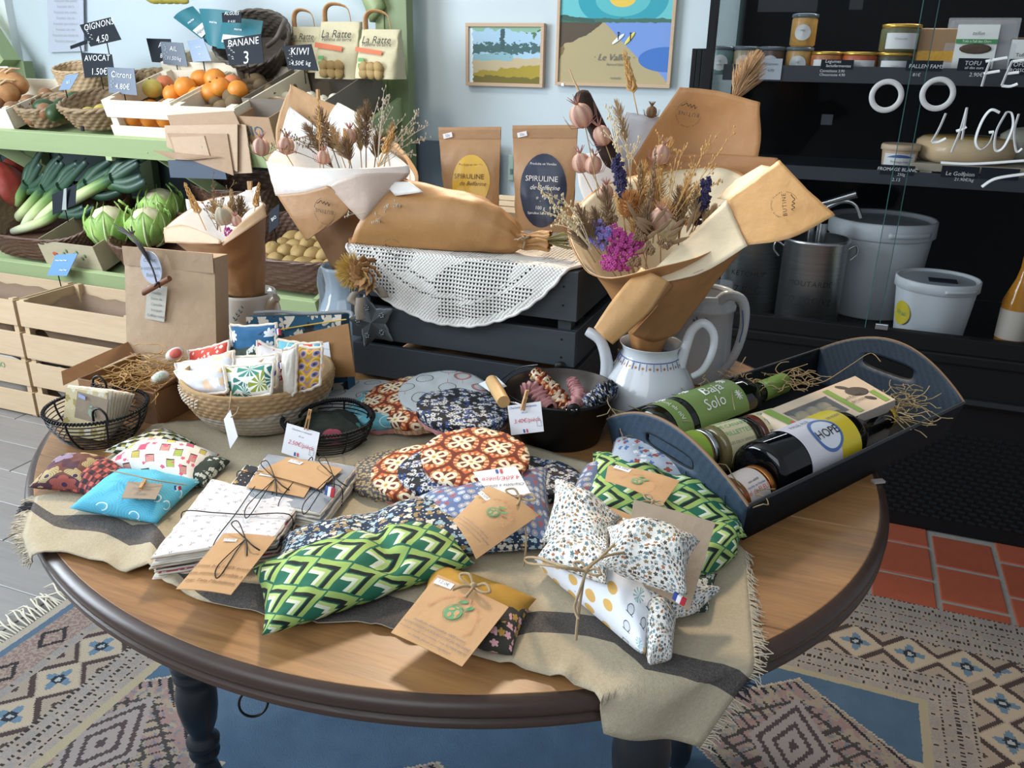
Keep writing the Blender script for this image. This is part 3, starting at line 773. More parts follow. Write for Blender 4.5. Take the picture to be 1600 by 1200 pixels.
c = m.mix(sea * v.lt(.615) * (v + (u - .5) * .55).gt(.22), c, hx('7a98d4'))
r2, a2 = m.polar((u - .98) * .8, (v - .25) * 1.6); c = m.mix(r2.lt(.2) , c, hx('4d78bd'))
c = m.mix((u + n1 * .35 + (v - .6) * -.4).lt(.16) * v.lt(.6) * v.gt(.2), c, hx('857252'))
c = m.mix((u + n1 * .3 - (v - .42) * 1.5).lt(.12) * v.lt(.62) * v.gt(.36), c, hx('5f5448'))
c = m.mix((v - .63 + n2 * .04).abs().lt(.02) , c, hx('4d7266')); c = m.mix((v - .665 + n2 * .05 + u * .15).abs().lt(.022) * u.lt(.32), c, hx('46635c'))
art(t, x0, x1, z0, z1, m.out(c, .12))
f = lambda u, v: frame(py(u, v, 2.979), (1, 0, 0), (0, 0, 1))
for s, u, v, z in (('· Le Vallon ·', 958, 90, .03), ('Bernard Sableraux', 965, 101, .011), ('nathalie', 961, 122, .012)): txt(s, z, plain('poster_ink', '6a6a66', .6), f(u, v), t, shear=.35)
for (u, v, c, a) in ((966, 61, 'e8ecef', .9), (984, 60, 'e0cf52', .7)):
    p = py(u, v, 2.979); mk('surfboard', MB().ell(p, (.006, .001, .026), 12, Matrix.Rotation(a, 3, 'Y')), plain('board' + c, c, .5), t)
for u, v in ((966, 55), (985, 56)): mk('surfer', MB().ell(py(u, v + 2, 2.978), (.0022, .001, .012)).ell(py(u, v - 4, 2.978), (.003, .001, .003)), plain('surfer_dark', '2b2b33', .6), t)
mk('price_sticker', MB().box(py(879, 132, 2.972), (.01, .001, .01)), STICK, t)
t = thing('wall_panel', 'dark ribbed panel fixed on the wall beside the display case', 'panel', tuple(py(1090, 144, 2.96)))
for k in range(3):
    mk('board', MB().box(py(1083 + k * 8, 114, 2.96), (.016, .02, .15)), BLACK, t, bev=.002)
t = thing('light_switch', 'pale green switch plate on the wall between the two kraft pouches', 'switch', tuple(py(799, 264, 2.99)))
mk('plate', MB().box(py(799, 262, 2.985), (.022, .012, .095)), plain('switch_green', '9db0a4', .4), t, bev=.004)
mk('button', MB().box(py(799, 268, 2.978), (.010, .006, .02)), plain('switch_dark', '60706c', .4), t, bev=.001)
# ------------------------------------------------------------ produce rack
def tiltM(y, z, ang=R(16.7)): 
    return Matrix.Translation((0, y, z)) @ Matrix.Rotation(ang, 4, 'X')
SH1, SH2 = tiltM(2.40, .953), tiltM(2.25, .482)
def onp(u, v, M, h=0):
    O = M @ Vector((0, 0, h)); n = M.col[2].to_3d(); d = ray(u, v)
    return M.inverted() @ (CAM + d * ((O - CAM).dot(n) / d.dot(n)))
rack = thing('produce_rack', 'sage green stepped wooden produce rack along the back wall', 'shelf', (-2.9, 2.6, 0))
def rp_(n, mb, mt=GREENP, **k): return mk(n, mb, mt, rack, bev=.002, **k)
L0, L1 = -4.75, -1.56
for M_, dep, nm in ((SH1, .54, 'shelf_board'), (SH2, .66, 'shelf_board')):
    q = MB(); q.M = M_
    q.box(((L0 + L1) / 2, dep / 2 + .012, -.032), (L1 - L0 - .04, dep - .02, .012)); rp_(nm, q)
    q = MB(); q.M = M_; q.box(((L0 + L1) / 2, 0, -.03), (L1 - L0, .02, .078)); rp_('front_rail', q)
    q = MB(); q.M = M_; q.box((L1 - .01, dep / 2, -.03), (.02, dep, .078)); rp_('side_rail', q, GREENP)
    q = MB(); q.M = M_; q.box((L0 + .01, dep / 2, -.03), (.02, dep, .078)); rp_('side_rail', q, GREENP)
rp_('upright', MB().box((-1.575, 2.90, 1.0), (.09, .05, 2.0)), GREENSH)
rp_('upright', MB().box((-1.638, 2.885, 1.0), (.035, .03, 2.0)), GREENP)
rp_('upright', MB().box((-3.51, 2.92, .6), (.10, .05, 1.2)), GREENSH)
rp_('upright', MB().box((-2.85, 2.92, .5), (.07, .04, 1.1)), GREENSH)
rp_('upright', MB().box((-1.6, 2.3, .2), (.05, .05, .4)), GREENSH)
for (a, b) in (((-3.80, 2.86, 1.62), (-3.50, 2.86, 1.19)), ((-2.35, 2.42, .93), (-2.1, 2.86, .55)), ((-3.2, 2.42, .93), (-2.95, 2.86, .55))):
    A, B = Vector(a), Vector(b); d_ = B - A
    rp_('brace', MB().box((A + B) / 2, (.035 if a[2] < 1.5 else .09, .05, d_.length), d_.to_track_quat('Z', 'Y').to_matrix()), GREENP)
# curved corner braces of the top tier
for xs, sg in ((-1.66, -1), (-2.78, 1), (-2.86, -1)):
    q = MB(); P = spline([(xs, 2.88, 1.36), (xs + sg * .04, 2.88, 1.45), (xs + sg * .12, 2.88, 1.54), (xs + sg * .25, 2.88, 1.60)], 10)
    n = len(P)
    q.grid(n - 1, 1, lambda u, v: P[round(u * (n - 1))] + Vector((sg * .0, -.02, 0)) + Vector((-sg * .05 * v, 0, .05 * v)))
    if xs > -2: mk('brace', q, GREENP, rack, solid=.04)
rp_('bracket_foot', MB().box(py(172, 240, 2.42), (.03, .02, .05)), GREENP)
rp_('rail_clip', MB().box(py(129, 201, 2.395), (.014, .006, .018)), BLACK)
mk('shade_board', MB().box((-2.9, 2.96, .55), (3.4, .01, .8)), plain('rack_shadow_blue', '59656e', .7), rack)  # dark sheet behind the lower shelves, rack shade put into its colour

POP2 = POPLAR
def crate(label, M, x0, x1, y0, y1, z0, h, mt, mty, slats=((.0, .42), (.55, 1.0)), liner=None, group=None, front=True, name='wooden_crate', post=.022):
    t = thing(name, label, 'crate', M @ Vector(((x0 + x1) / 2, (y0 + y1) / 2, z0)), 0, group)
    def p(n, c, d, m_):
        q = MB(); q.M = M; q.box(c, d, rot=rnd.uniform(-.004, .004)); return mk(n, q, m_, t, bev=.0012)
    th = .007; cx, cy = (x0 + x1) / 2, (y0 + y1) / 2
    for a, b in slats:
        zc, hh = z0 + h * (a + b) / 2, h * (b - a)
        if front: p('slat', (cx, y0 + th / 2, zc), (x1 - x0, th, hh), mt)
        p('slat', (cx, y1 - th / 2, zc), (x1 - x0, th, hh), mt)
        for x in (x0 + th / 2, x1 - th / 2): p('side_slat', (x, cy, zc), (th, y1 - y0 - 2 * th - .001, hh), mty)
    for x in (x0 + th + post / 2, x1 - th - post / 2):
        for y in (y0 + th + post / 2, y1 - th - post / 2): p('corner_post', (x, y, z0 + h * .51), (post, post, h * 1.02), mty)
    p('bottom', (cx, cy, z0 + .004), (x1 - x0 - .02, y1 - y0 - .02, .006), mt)
    if liner:
        q = MB(); q.M = M
        def f(u, v):
            x = x0 + .012 + u * (x1 - x0 - .024); y = y0 + .012 + v * (y1 - y0 - .024)
            e = min(u, 1 - u, v, 1 - v)
            return Vector((x, y, z0 + .02 + h * liner[1] * max(0, 1 - e * 5) ** 1.2 + nz((x * 16, y * 16, z0 * 9), 1, .018)))
        q.grid(20, 16, f); mk('paper_liner', q, liner[0], t, solid=.001)
    return t
I4 = Matrix()
LINER = kraft('liner_kraft', '7d6650')
zs = ((0.0, .0, .36, .57, .96), )
SL = ((.04, .46), (.58, 1.0))
for col, (x0, x1) in enumerate(((-2.585, -2.085), (-3.105, -2.60))):
    for k, z0 in enumerate((.002, .226)):
        lab = [['bottom crate of the right pale wood crate stack below the rack', 'upper pale wood crate with brown paper lining, beside the big kraft bag'], ['bottom crate of the stack at the left edge with green stamp', 'upper pale crate at the left picture edge next to the paper-lined crate']][col][k]
        c_ = crate(lab, I4, x0, x1, 1.96, 2.225, z0, .217, POPLAR, POPLARY, SL if (col, k) != (1, 0) else ((.04, .44), (.56, 1.0)), liner=(LINER, .75) if k else (plain('pale_liner', 'b0aaa0', .8), .9))
        if (col, k) == (1, 0):
            txt('BIO', .03, GRNINK, frame((-2.73, 1.9585, .19), (1, 0, 0), (0, 0, 1)), c_)
        if (col, k) == (0, 0):
            txt('//', .05, plain('red_stamp', 'a5483c', .7), frame((-2.2, 1.9585, .19), (1, 0, 0), (0, 0, 1)), c_)
# ---- woven baskets
def weave_mat(name, a, b, rough=.6):
    if name in MATS: return MATS[name]
    m = Mat(name); ob = m.n('ShaderNodeTexCoord').outputs['Object']
    MATS[name] = m.bump(m.noise(ob, 300, 3), .4, .002).out(m.mix(m.noise(ob, 90, 3, .7), hx(a), hx(b)), rough); return MATS[name]
WICK = weave_mat('brown_wicker', '3c2a22', '7a5a48', .4); SEAG = weave_mat('seagrass', '6b543f', 'b0956f'); LWICK = weave_mat('light_wicker', 'a88863', 'd0b48c'); DWICK = weave_mat('dark_wicker', '3a332d', '6e645a')
def basket(name, label, M, cx, cy, rx, ry, h, mt, ns=24, rows=9, sq=2.0, taper=.8, amp=.004, thick=.006, tilt=None, group=None, rim=None, floor=.012, cat='basket', rimt=.007, dip=0):
    """woven basket: superellipse plan, stakes and rows give the relief"""
    t = thing(name, label, cat, M @ Vector((cx, cy, 0)), 0, group)
    def pl(a, k, off=0):
        c, s = math.cos(a), math.sin(a); e = 2 / sq
        return Vector((cx + (rx * k + off) * math.copysign(abs(c) ** e, c), cy + (ry * k + off) * math.copysign(abs(s) ** e, s), 0))
    nu, nv = ns * 4, rows * 3
    def hgt(a, v): return h * v * (1 - dip * max(0, -math.sin(a)) )
    def f(u, v, inner=False):
        a = u * 2 * PI; row = int(v * rows * .999); k = lerp(taper, 1, v)
        off = amp * math.cos(ns * a + PI * row) * abs(math.sin(PI * v * rows)) + amp * .6 * abs(math.sin(PI * v * rows))
        p = pl(a, k, (-thick if inner else 0) + off * (-1 if inner else 1)); p.z = hgt(a, v); return p
    q = MB(); q.M = M
    q.grid(nu, nv, lambda u, v: f(u, v), closed=True)
    q.grid(nu, nv, lambda u, v: f(u, v, True), closed=True, flip=True)
    mk('woven_side', q, mt, t)
    q = MB(); q.M = M
    for k_ in range(2):
        P = []
        for i in range(ns * 3 + 1):
            a = i / (ns * 3) * 2 * PI; p = pl(a, 1, -thick / 2 + rimt * .35 * math.cos(ns * a * .5 + k_ * PI)); p.z = hgt(a, 1) + rimt * .35 * math.sin(ns * a * .5 + k_ * PI); P.append(p)
        q.tube(P, rimt * .62, 6, cap=False)
    mk('rim', q, mt, t)
    q = MB(); q.M = M
    q.add([pl(i / 40 * 2 * PI, taper, -.001) + Vector((0, 0, floor)) for i in range(40)], [list(range(40))]); mk('bottom', q, mt, t)
    return t
def sign(label, quad, y, lines, parent=None, m_=CHALK, pin=True, border=True, blank=False, grp=None):
    """chalkboard price sign through four picture points at depth y"""
    c = [py(u, v, y + (0.01 if i in (0, 1) else 0)) for i, (u, v) in enumerate(quad)]
    t = thing('price_sign', label, 'sign', (c[2] + c[3]) / 2, 0, grp)
    mk('board', MB().sheet(c, .002, nrm=(0, -1, .1)), m_, t, bev=.0008)
    M_ = quadframe(c, .5, .5, .0035)
    if (M_.col[2].to_3d()).y > 0: M_ = M_ @ Matrix.Rotation(PI, 4, 'Y')
    M_.translation = (c[0] + c[1] + c[2] + c[3]) / 4 + Vector((0, -.0035, .0004))
    w_ = (c[1] - c[0]).length
    n = len(lines)
    for i, (s, sz) in enumerate(lines):
        txt(s, w_ * sz, CHK, M_ @ Matrix.Translation((w_ * .03 * i, w_ * (.16 - .32 * i / max(1, n - 1)) if n > 1 else 0, 0)), t, shear=.12, space=1.05)
    if border:
        q = MB(); q.M = M_; hh = (c[3] - c[0]).length
        for k in range(9):
            x = -w_ * .43 + rnd.uniform(0, w_ * .14); yy = hh * .36 - k * hh * .08
            q.tube([(x, yy, .0003), (x + w_ * .03, yy + w_ * .015, .0003), (x + w_ * .05, yy - w_ * .01, .0003)], w_ * .006, 4)
        mk('chalk_doodle', q, CHK, t)
    if pin: mk('pin', MB().tube([(c[2] + c[3]) / 2 + Vector((0, .004, .01)), (c[2] + c[3]) / 2 + Vector((0, .008, -.045))], .002, 6), BLACK, t)
    return t
def fruit(name, label, cat, c, r, mt, sx=1, sz=1, group=None, stem=None, M=I4, rot=None, lump=0):
    c = M @ Vector(c); q = MB()
    rm = rot or Matrix.Rotation(rnd.uniform(-.5, .5), 3, 'X') @ Matrix.Rotation(rnd.uniform(0, 6), 3, 'Z')
    q.grid(16, 10, lambda u, v: c + (rm @ Vector((r * sx * math.cos(u * 2 * PI) * math.sin(v * PI), r * math.sin(u * 2 * PI) * math.sin(v * PI), -r * sz * math.cos(v * PI)))) * (1 + lump * nz((u * 4 + c.x * 50, v * 4, c.y * 40))), closed=True)
    o = mk(name, q, mt)
    if stem: mk('stem', MB().ell(c + rm @ Vector((0, 0, r * sz)), (r * .12, r * .12, r * .08), 8), stem, o)
    return tag(o, label, cat, group)
def fmat(name, a, b, rough=.45, sc=40, bump=.25):
    if name in MATS: return MATS[name]
    m = Mat(name); ob = m.n('ShaderNodeTexCoord').outputs['Object']
    MATS[name] = m.bump(m.noise(ob, 500, 2), bump, .001).out(m.mix(m.noise(ob, sc, 3), hx(a), hx(b)), rough); return MATS[name]
ORANGE = fmat('orange_peel', 'c96f1c', 'e89a35'); PINKOR = fmat('grapefruit_peel', 'c2663e', 'e08a55'); KIWI = fmat('kiwi_skin', '54432e', '7d6644', .8); AVO = fmat('avocado_skin', '1f3420', '3f5a2c'); POT = fmat('potato_skin', '8f7444', 'b89a63', .7); ONI = fmat('garlic_skin', 'b5b09a', 'dcd8c6', .5); BROWNST = plain('stem_brown', '5a4630', .8)
# ---- upper shelf, from the left
def s1(u, v, h=0): return onp(u, v, SH1, h)
a = s1(0, 190); b = s1(55, 190)
crate('white crate of onions at the left end of the upper rack shelf', SH1, -3.35, b.x, .012, .36, .0, .085, WHITEWOOD, WHITEWOOD, ((.05, .98),), post=.02)
for i in range(16):
    fruit('onion', 'brown onion in the white crate at the left end of the shelf', 'onion', (-3.27 + (i % 6) * .085 + rnd.uniform(-.01, .01), .06 + (i // 6) * .08, .035 + .03 * (i % 2)), .03, fmat('onion_skin', '7d5238', 'a87a50'), group='brown onions in the left crate', M=SH1)
c = py(95, 130, 2.78)
q = MB().grid(26, 12, lambda u, v: Vector((-3.85 + u * .75, 2.74 + v * .14 + nz((u * 5, v * 3, 1), 1, .02), 1.03 + .11 * math.sin(min(1, u * 1.3 + .15) * PI) ** .6 * (1 - v * .2) * (.15 + .85 * min(1, v * 3)) + nz((u * 8, v * 5, 3), 1, .02))))
q2 = mk('linen_cloth', q, plain('grey_linen', '8f8a84', .9, var=.15, vs=150, bump=.5, bs=600), solid=.004); tag(q2, 'grey linen cloth heaped behind the onion crate under the wall', 'cloth')
BREAD = fmat('bread_crust', '8a4f26', 'd2a066', .7, 25, .5)
for i, (u, v, rx_, a_) in enumerate(((14, 128, .095, .2), (6, 146, .07, -.1))):
    p = py(u, v, 2.6 - i * .05); q = MB()
    q.ell(p, (rx_, .05, .05), 18, Matrix.Rotation(a_, 3, 'Y'))
    o = mk('bread_loaf', q, BREAD); tag(o, ['round crusty bread loaf on the linen at the far left of the shelf', 'smaller bread loaf in front of the round loaf, cut by the picture edge'][i], 'bread')
    q = MB()
    for k in range(3): q.tube([p + Vector((-.03 + k * .03, -.035, .035)), p + Vector((-.02 + k * .03, -.01, .052)), p + Vector((-.01 + k * .03, .02, .05))], .004, 5)
    mk('score_mark', q, plain('bread_score', 'e2c497', .8), o)
basket('seagrass_basket', 'small seagrass basket of avocados on the upper shelf', SH1, s1(92, 186).x, .12, .105, .10, .075, SEAG, 16, 5, 2.4, .72, .006, .009, rimt=.011)
for u, v in ((72, 160), (100, 158), (120, 148), (88, 168)):
    p = s1(u, v + 12, .05); fruit('avocado', {72: 'leftmost avocado in the small seagrass basket', 100: 'avocado lying beside the Citrons sign', 120: 'avocado at the rear right of its seagrass basket', 88: 'front avocado against the basket rim'}[u], 'avocado', (p.x, p.y, .06), .032, AVO, 1.35, 1, 'avocados', M=SH1)
basket('seagrass_basket', 'wide empty seagrass basket in the middle of the upper shelf', SH1, s1(160, 195).x, .15, .155, .13, .085, SEAG, 22, 6, 2.4, .72, .006, .009, rimt=.011)
for i in range(5): fruit('lemon', 'pale lemon lying low in the wide seagrass basket', 'lemon', (s1(160, 195).x - .06 + .03 * i, .13 + .03 * (i % 2), .035), .026, fmat('lemon_peel', 'b9a64a', 'd8c766'), 1.25, 1, 'lemons in the wide basket', M=SH1)
basket('seagrass_basket', 'rear seagrass basket of ginger behind the oranges', SH1, s1(262, 128, .05).x, .40, .15, .10, .09, SEAG, 20, 5, 2.4, .8, .006, .009, rimt=.011)
gx = s1(262, 128, .05).x
q = MB(); q.M = SH1
for i in range(26): q.ell((gx + rnd.uniform(-.11, .11), .40 + rnd.uniform(-.06, .06), .075 + rnd.uniform(0, .03)), (.022, .013, .013), 8, Matrix.Rotation(rnd.uniform(0, 3), 3, 'Z'))
o = mk('ginger_pile', q, fmat('ginger_skin', '7d6547', 'a98f66', .8), kind='stuff'); tag(o, 'heap of knobbly ginger roots in the rear seagrass basket', 'ginger')
wb = SH1.inverted() @ Vector((py(138, 100, 2.74).x, 2.74, 1.03))
basket('wicker_basket', 'tall light wicker basket behind the avocado signs', SH1, wb.x, wb.y, .12, .075, .14, LWICK, 22, 9, 2.3, .85, .0035, .005)
crate('white wooden crate heaped with oranges on the upper shelf', SH1, s1(210, 198).x, s1(312, 205).x, .012, .36, 0, .135, WHITEWOOD, WHITEWOOD, ((.0, .32), (.55, 1.0)), post=.03)
og = 'oranges heaped in the white crate'
for (u, v, r_, k) in ((238, 133, .036, 2), (258, 127, .034, 1), (290, 132, .040, 0), (314, 120, .038, 0), (310, 146, .038, 0), (337, 120, .042, 0), (332, 140, .040, 0), (364, 127, .036, 1), (372, 136, .036, 0), (345, 131, .036, 0), (270, 142, .036, 0)):
    p = py(u, v + 5, 2.56 if v > 130 else 2.63)
    fruit(['orange', 'grapefruit', 'lemon'][k], [{290: 'largest front orange, third fruit from the left in the crate', 314: 'orange at the top left of the heap', 310: 'orange peeping over the front board of the crate', 337: 'tallest orange crowning the heap', 332: 'front right orange below the tallest one', 372: 'rightmost orange in the crate', 345: 'orange under the tallest one', 270: 'orange behind the front board, left'}.get(u, ''), ('pinkish grapefruit left of the large orange' if u == 258 else 'pinkish grapefruit right of the tallest orange'), 'large pale lemon at the left end of the orange crate'][k], ['orange', 'grapefruit', 'lemon'][k], p, r_, [ORANGE, PINKOR, fmat('lemon_peel', 'b9a64a', 'd8c766')][k], 1, .95, [og, 'grapefruits among the oranges', None][k], BROWNST)
for i in range(8): fruit('orange', 'bright orange heaped in the white crate', 'orange', (s1(255, 190).x - .03 + i % 4 * .075, .08 + .09 * (i // 4), .05), .037, ORANGE, 1, .95, og, BROWNST, M=SH1)
kx0, kx1 = s1(310, 205).x + .004, s1(416, 205).x
crate('pale wooden crate of kiwis beside the orange crate', SH1, kx0, kx1, .012, .46, 0, .125, WHITEWOOD, WHITEWOOD, ((.0, 1.0),), liner=(plain('dark_liner', '3a3029', .8), .3), post=.03)
for i in range(22):
    fruit('kiwi', 'brown fuzzy kiwi in the pale crate', 'kiwi', (kx0 + .05 + (i % 4) * .062 + rnd.uniform(-.008, .008), .13 + (i // 4) * .058, .06 + .02 * (i % 3)), .029, KIWI, 1.25, 1, 'kiwis in the pale crate', M=SH1)
crate('rear pale crate standing behind the oranges', SH1, s1(305, 130, .05).x - .05, s1(400, 130, .05).x + .02, .37, .52, 0, .16, WHITEWOOD, WHITEWOOD, ((.6, 1.0), (0, .35)), post=.03)
bx = s1(436, 205).x
def opencarton(name, label, M, x0, x1, y0, y1, h, mt, flap=0, th=.003, cat='box'):
    t = thing(name, label, cat, M @ Vector(((x0 + x1) / 2, (y0 + y1) / 2, 0)))
    for n, c, d in (('front_wall', ((x0 + x1) / 2, y0, h * .5), (x1 - x0, th, h)), ('rear_wall', ((x0 + x1) / 2, y1, h * .5), (x1 - x0, th, h)), ('side_wall', (x0, (y0 + y1) / 2, h * .5), (th, y1 - y0, h)), ('side_wall', (x1, (y0 + y1) / 2, h * .5), (th, y1 - y0, h)), ('bottom', ((x0 + x1) / 2, (y0 + y1) / 2, .003), (x1 - x0, y1 - y0, th))):
        q = MB(); q.M = M; q.box(c, d); mk(n, q, mt, t)
    return t
t = opencarton('produce_box', 'brown cardboard produce box with blue letters beside the kiwis', SH1, kx1 + .006, kx1 + .13, .014, .2, .10, KX)
txt('BIO', .05, plain('blue_print', '4a6470', .7), SH1 @ frame((kx1 + .055, .0115, .05), (1, 0, 0), (0, 0, 1)), t)
GB = kraft('grey_carton', '7d7468')
t = opencarton('produce_box', 'grey cardboard tray of white garlic behind the large bouquet', SH1, -1.95, -1.62, .10, .48, .13, GB)
q = MB(); q.M = SH1; q.lathe([(.012, 0), (.012, .002)], 16, (-1.76, .4775, .09), (0, -1, 0)); mk('hand_hole', q, plain('hole_dark', '2a2420', .9), t)
for i in range(18):
    fruit('garlic_bulb', 'white garlic bulb in the grey cardboard tray', 'garlic', (-1.90 + (i % 6) * .048 + rnd.uniform(-.006, .006), .15 + (i // 6) * .07, .06 + rnd.random() * .015), .024, ONI, 1, .9, 'garlic bulbs in the grey tray', BROWNST, M=SH1)
# potato bags
BAGM = kraft('cream_bag', 'c9bf9c')
def potbag(u0, u1, vt, vb, y, label, h_=True):
    a, b = py(u0, vb, y), py(u1, vb, y); top = py((u0 + u1) / 2, vt, y).z; z0 = a.z; w_ = b.x - a.x; cx = (a.x + b.x) / 2; H = top - z0
    t = thing('potato_bag', label, 'bag', (cx, y, z0))
    def f(u, v):
        aa = u * 2 * PI; c, s = math.cos(aa), math.sin(aa); e = .35
        k = 1 - .12 * v
        d = .055 * (1 - v * .8)
        return Vector((cx + w_ / 2 * k * math.copysign(abs(c) ** e, c) + .012 * v, y + d * math.copysign(abs(s) ** e, s), z0 + H * v)) + Vector((nz((u * 9, v * 6, cx * 9), 1, .006), nz((u * 7, v * 7, cx), 1, .008), 0))
    mk('bag_body', MB().grid(28, 12, f, closed=True), BAGM, t)
    q = MB(); q.add([f(i / 28, 0) for i in range(28)], [list(range(28))]); mk('bag_bottom', q, BAGM, t)
    c1 = Vector((cx - w_ * .02, y - .045, z0 + H * .17)); 
    q = MB(); q.M = Matrix.Translation((0, -.012, 0)); q.add([c1 + Vector((a_ * w_ * .26, 0, b_ * H * .13)) for a_, b_ in ((-1.1, -1), (1.1, -1), (.9, 1), (-.6, 1))], [(0, 1, 2, 3)]); mk('window', q, plain('bag_window', '4f3a26', .4), t)
    q = MB()
    for i in range(6): q.ell(c1 + Vector(((i % 3 - 1) * w_ * .17, -.012, (i // 3 - .5) * H * .13)), (.022, .012, .018), 10, Matrix.Rotation(i * .8, 3, 'Y'))
    mk('potatoes', q, POT, t, kind='stuff')
    F_ = lambda fx, fz: frame((cx + fx * w_, y - .052 * (1 - fz * .75) - .010, z0 + H * fz), (1, 0, 0), (0, .15, 1))
    txt('La Ratte', w_ * .2, INK, F_(.03, .78), t, shear=.3); txt('Pomme de terre', w_ * .1, INK, F_(.05, .69), t, shear=.2)
    q = MB(); q.M = F_(-.12, .56); q.box((0, 0, 0), (w_ * .62, H * .09, .001), Matrix.Rotation(-.12, 3, 'Z')); mk('orange_band', q, plain('orange_print', 'cf6a3c', .6), t)
    q = MB(); q.M = F_(-.28, .32); q.box((0, .01, 0), (.022, .012, .001)); q.box((0, -.008, 0), (.022, .012, .001)); mk('green_mark', q, plain('green_print', '5c9a55', .6), t)
    if h_:
        P = [(cx - w_ * .3, y, top - .005), (cx - w_ * .27, y - .004, top + .04), (cx - w_ * .1, y - .004, top + .058), (cx + w_ * .22, y - .004, top + .045), (cx + w_ * .28, y, top - .005)]
        mk('handle', MB().tube(spline(P, 14), .009, 6, flat=.2), K1, t)
    return t
potbag(500, 568, 34, 122, 2.78, 'cream potato bag with orange band and upright handle, middle of three')
potbag(562, 628, 46, 122, 2.72, 'cream potato bag with orange band against the green upright')
potbag(455, 508, 42, 112, 2.86, 'cream bag with rolled handle, the left and rearmost potato bag', True)
# dark wicker basket with teal pouches
bm_ = py(400, 70, 2.80); Mb = Matrix.Translation(bm_) @ Matrix.Rotation(R(52), 4, 'X') @ Matrix.Rotation(.1, 4, 'Y') @ Matrix.Translation((0, 0, -.08))
basket('wicker_basket', 'dark wicker basket tipped towards the front holding teal pouches', Mb, 0, 0, .155, .125, .12, DWICK, 24, 8, 2.2, .75, .004, .006, rimt=.009)
mk('handle', MB().tube(spline([py(418, 72, 2.66), py(432, 60, 2.64), py(442, 40, 2.66), py(446, 32, 2.72)], 12), .009, 8), DWICK, bpy.data.objects['wicker_basket.001'] if 'wicker_basket.001' in bpy.data.objects else None)
TEAL = plain('teal_film', '2a6d78', .35, var=.12, vs=12)
for k, (qd, lab) in enumerate(((((272, 28), (302, 10), (343, 55), (330, 72)), 'teal pouch tilted furthest to the left in the dark basket'), (((312, 14), (366, 18), (352, 78), (326, 70)), 'teal pouch behind the small black algae sign'), (((350, 28), (412, 33), (404, 82), (340, 76)), 'front teal pouch with white label facing forward in the dark basket'))):
    c4 = [py(u, v, 2.70 - .022 * k + (.04 if i < 2 else 0)) for i, (u, v) in enumerate(qd)]
    t = thing('teal_pouch', lab, 'pouch', (c4[2] + c4[3]) / 2)
    mk('pouch_body', MB().sheet(c4, .004, 8, 8, .012, nrm=(0, -1, .2)), TEAL, t)
    N = Vector((0, -.018, .003)); 
    def qp(u, v): return c4[0] * (1 - u) * (1 - v) + c4[1] * u * (1 - v) + c4[2] * u * v + c4[3] * (1 - u) * v + N
    if k != 1: mk('label', MB().sheet([qp(.15, .55), qp(.85, .55), qp(.85, .8), qp(.15, .8)], .001, nrm=(0, -1, .2)), plain('pouch_label', 'c3ccc6', .5), t); txt('Algues', .018, GREYINK, frame(qp(.5, .67) + Vector((0, -.003, 0)), qp(1, .67) - qp(0, .67), (0, 0, 1)), t)
    txt('marine', .012, WHT, frame(qp(.5, .35) + Vector((0, -.002, 0)), qp(1, .35) - qp(0, .35), (0, 0, 1)), t)
sign('small black algae sign on the teal pouches', ((347, 20), (378, 19), (377, 36), (348, 35)), 2.62, (('ALGUES', .2), ('fr 4.50', .13)), pin=False, border=False)
sign('black onion price sign above the light wicker basket', ((125, 39), (173, 27), (190, 62), (142, 73)), 2.62, (('OIGNONS', .2), ('4.50', .22)))
o = sign('thin dark sign seen edge-on behind the onion sign', ((110, 72), (136, 62), (137, 68), (111, 77)), 2.66, (), border=False)
sign('navy avocado price sign over the seagrass baskets', ((127, 82), (175, 85), (180, 118), (133, 122)), 2.52, (('AVOCAT', .2), ('1.50€', .22)), border=False)
sign('blue-grey lemon price sign in the wide basket', ((168, 105), (210, 107), (215, 149), (171, 145)), 2.46, (('Citrons', .24), ('4.80€', .22)), m_=plain('chalk_blue', '33465a', .35))
sign('pale sign with painted-in reflection beside the avocado basket', ((104, 117), (124, 115), (110, 140), (92, 141)), 2.5, (('ail', .3),), m_=plain('chalk_pale_sheen', '7d93a8', .25), border=False)  # pale board colour stands for a reflection, painted in
sign('dark sign half hidden at the left of the ginger basket', ((229, 60), (267, 61), (272, 99), (238, 97)), 2.74, (('A', .22), ('8', .2)), border=False)
sign('slate sign for ginger overlapping the half hidden sign', ((251, 65), (286, 67), (294, 104), (256, 100)), 2.70, (('AIL', .22), ('11.50/kg', .18)), m_=plain('chalk_blue2', '2a3b4c', .35))
sign('blue sign with painted-in daylight left of the teal pouches', ((293, 64), (318, 60), (331, 95), (302, 97)), 2.68, (('~~', .3), ('~', .3)), m_=plain('chalk_sky_sheen', '5b7493', .25), border=False)  # daylight on the board is put into its blue colour
sign('black banana price sign in front of the dark basket', ((349, 62), (408, 53), (413, 98), (359, 102)), 2.56, (('BANANE', .2), ('3', .36)))
sign('black kiwi price sign at the rear of the kiwi crate', ((442, 72), (487, 69), (498, 111), (451, 108)), 2.60, (('KIWI', .28), ('4.50€ kg', .18)))
# bananas hanging
t = thing('banana_bunch', 'yellow-green banana bunch hanging at the top of the rack', 'bananas', py(243, 0, 2.7))
BAN = fmat('banana_peel', '8f8f3c', 'c2ad4c')
for i in range(5):
    p = py(222 + i * 11, -14, 2.7 + .01 * (i % 2)); mk('banana', MB().tube(spline([p + Vector((0, 0, .05)), p + Vector((.01, -.01, .01)), p + Vector((.035, 0, -.025)), p + Vector((.07, .01, -.035))], 10), [.006, .011, .014, .016, .017, .017, .017, .016, .014, .011, .006], 8), BAN, t)
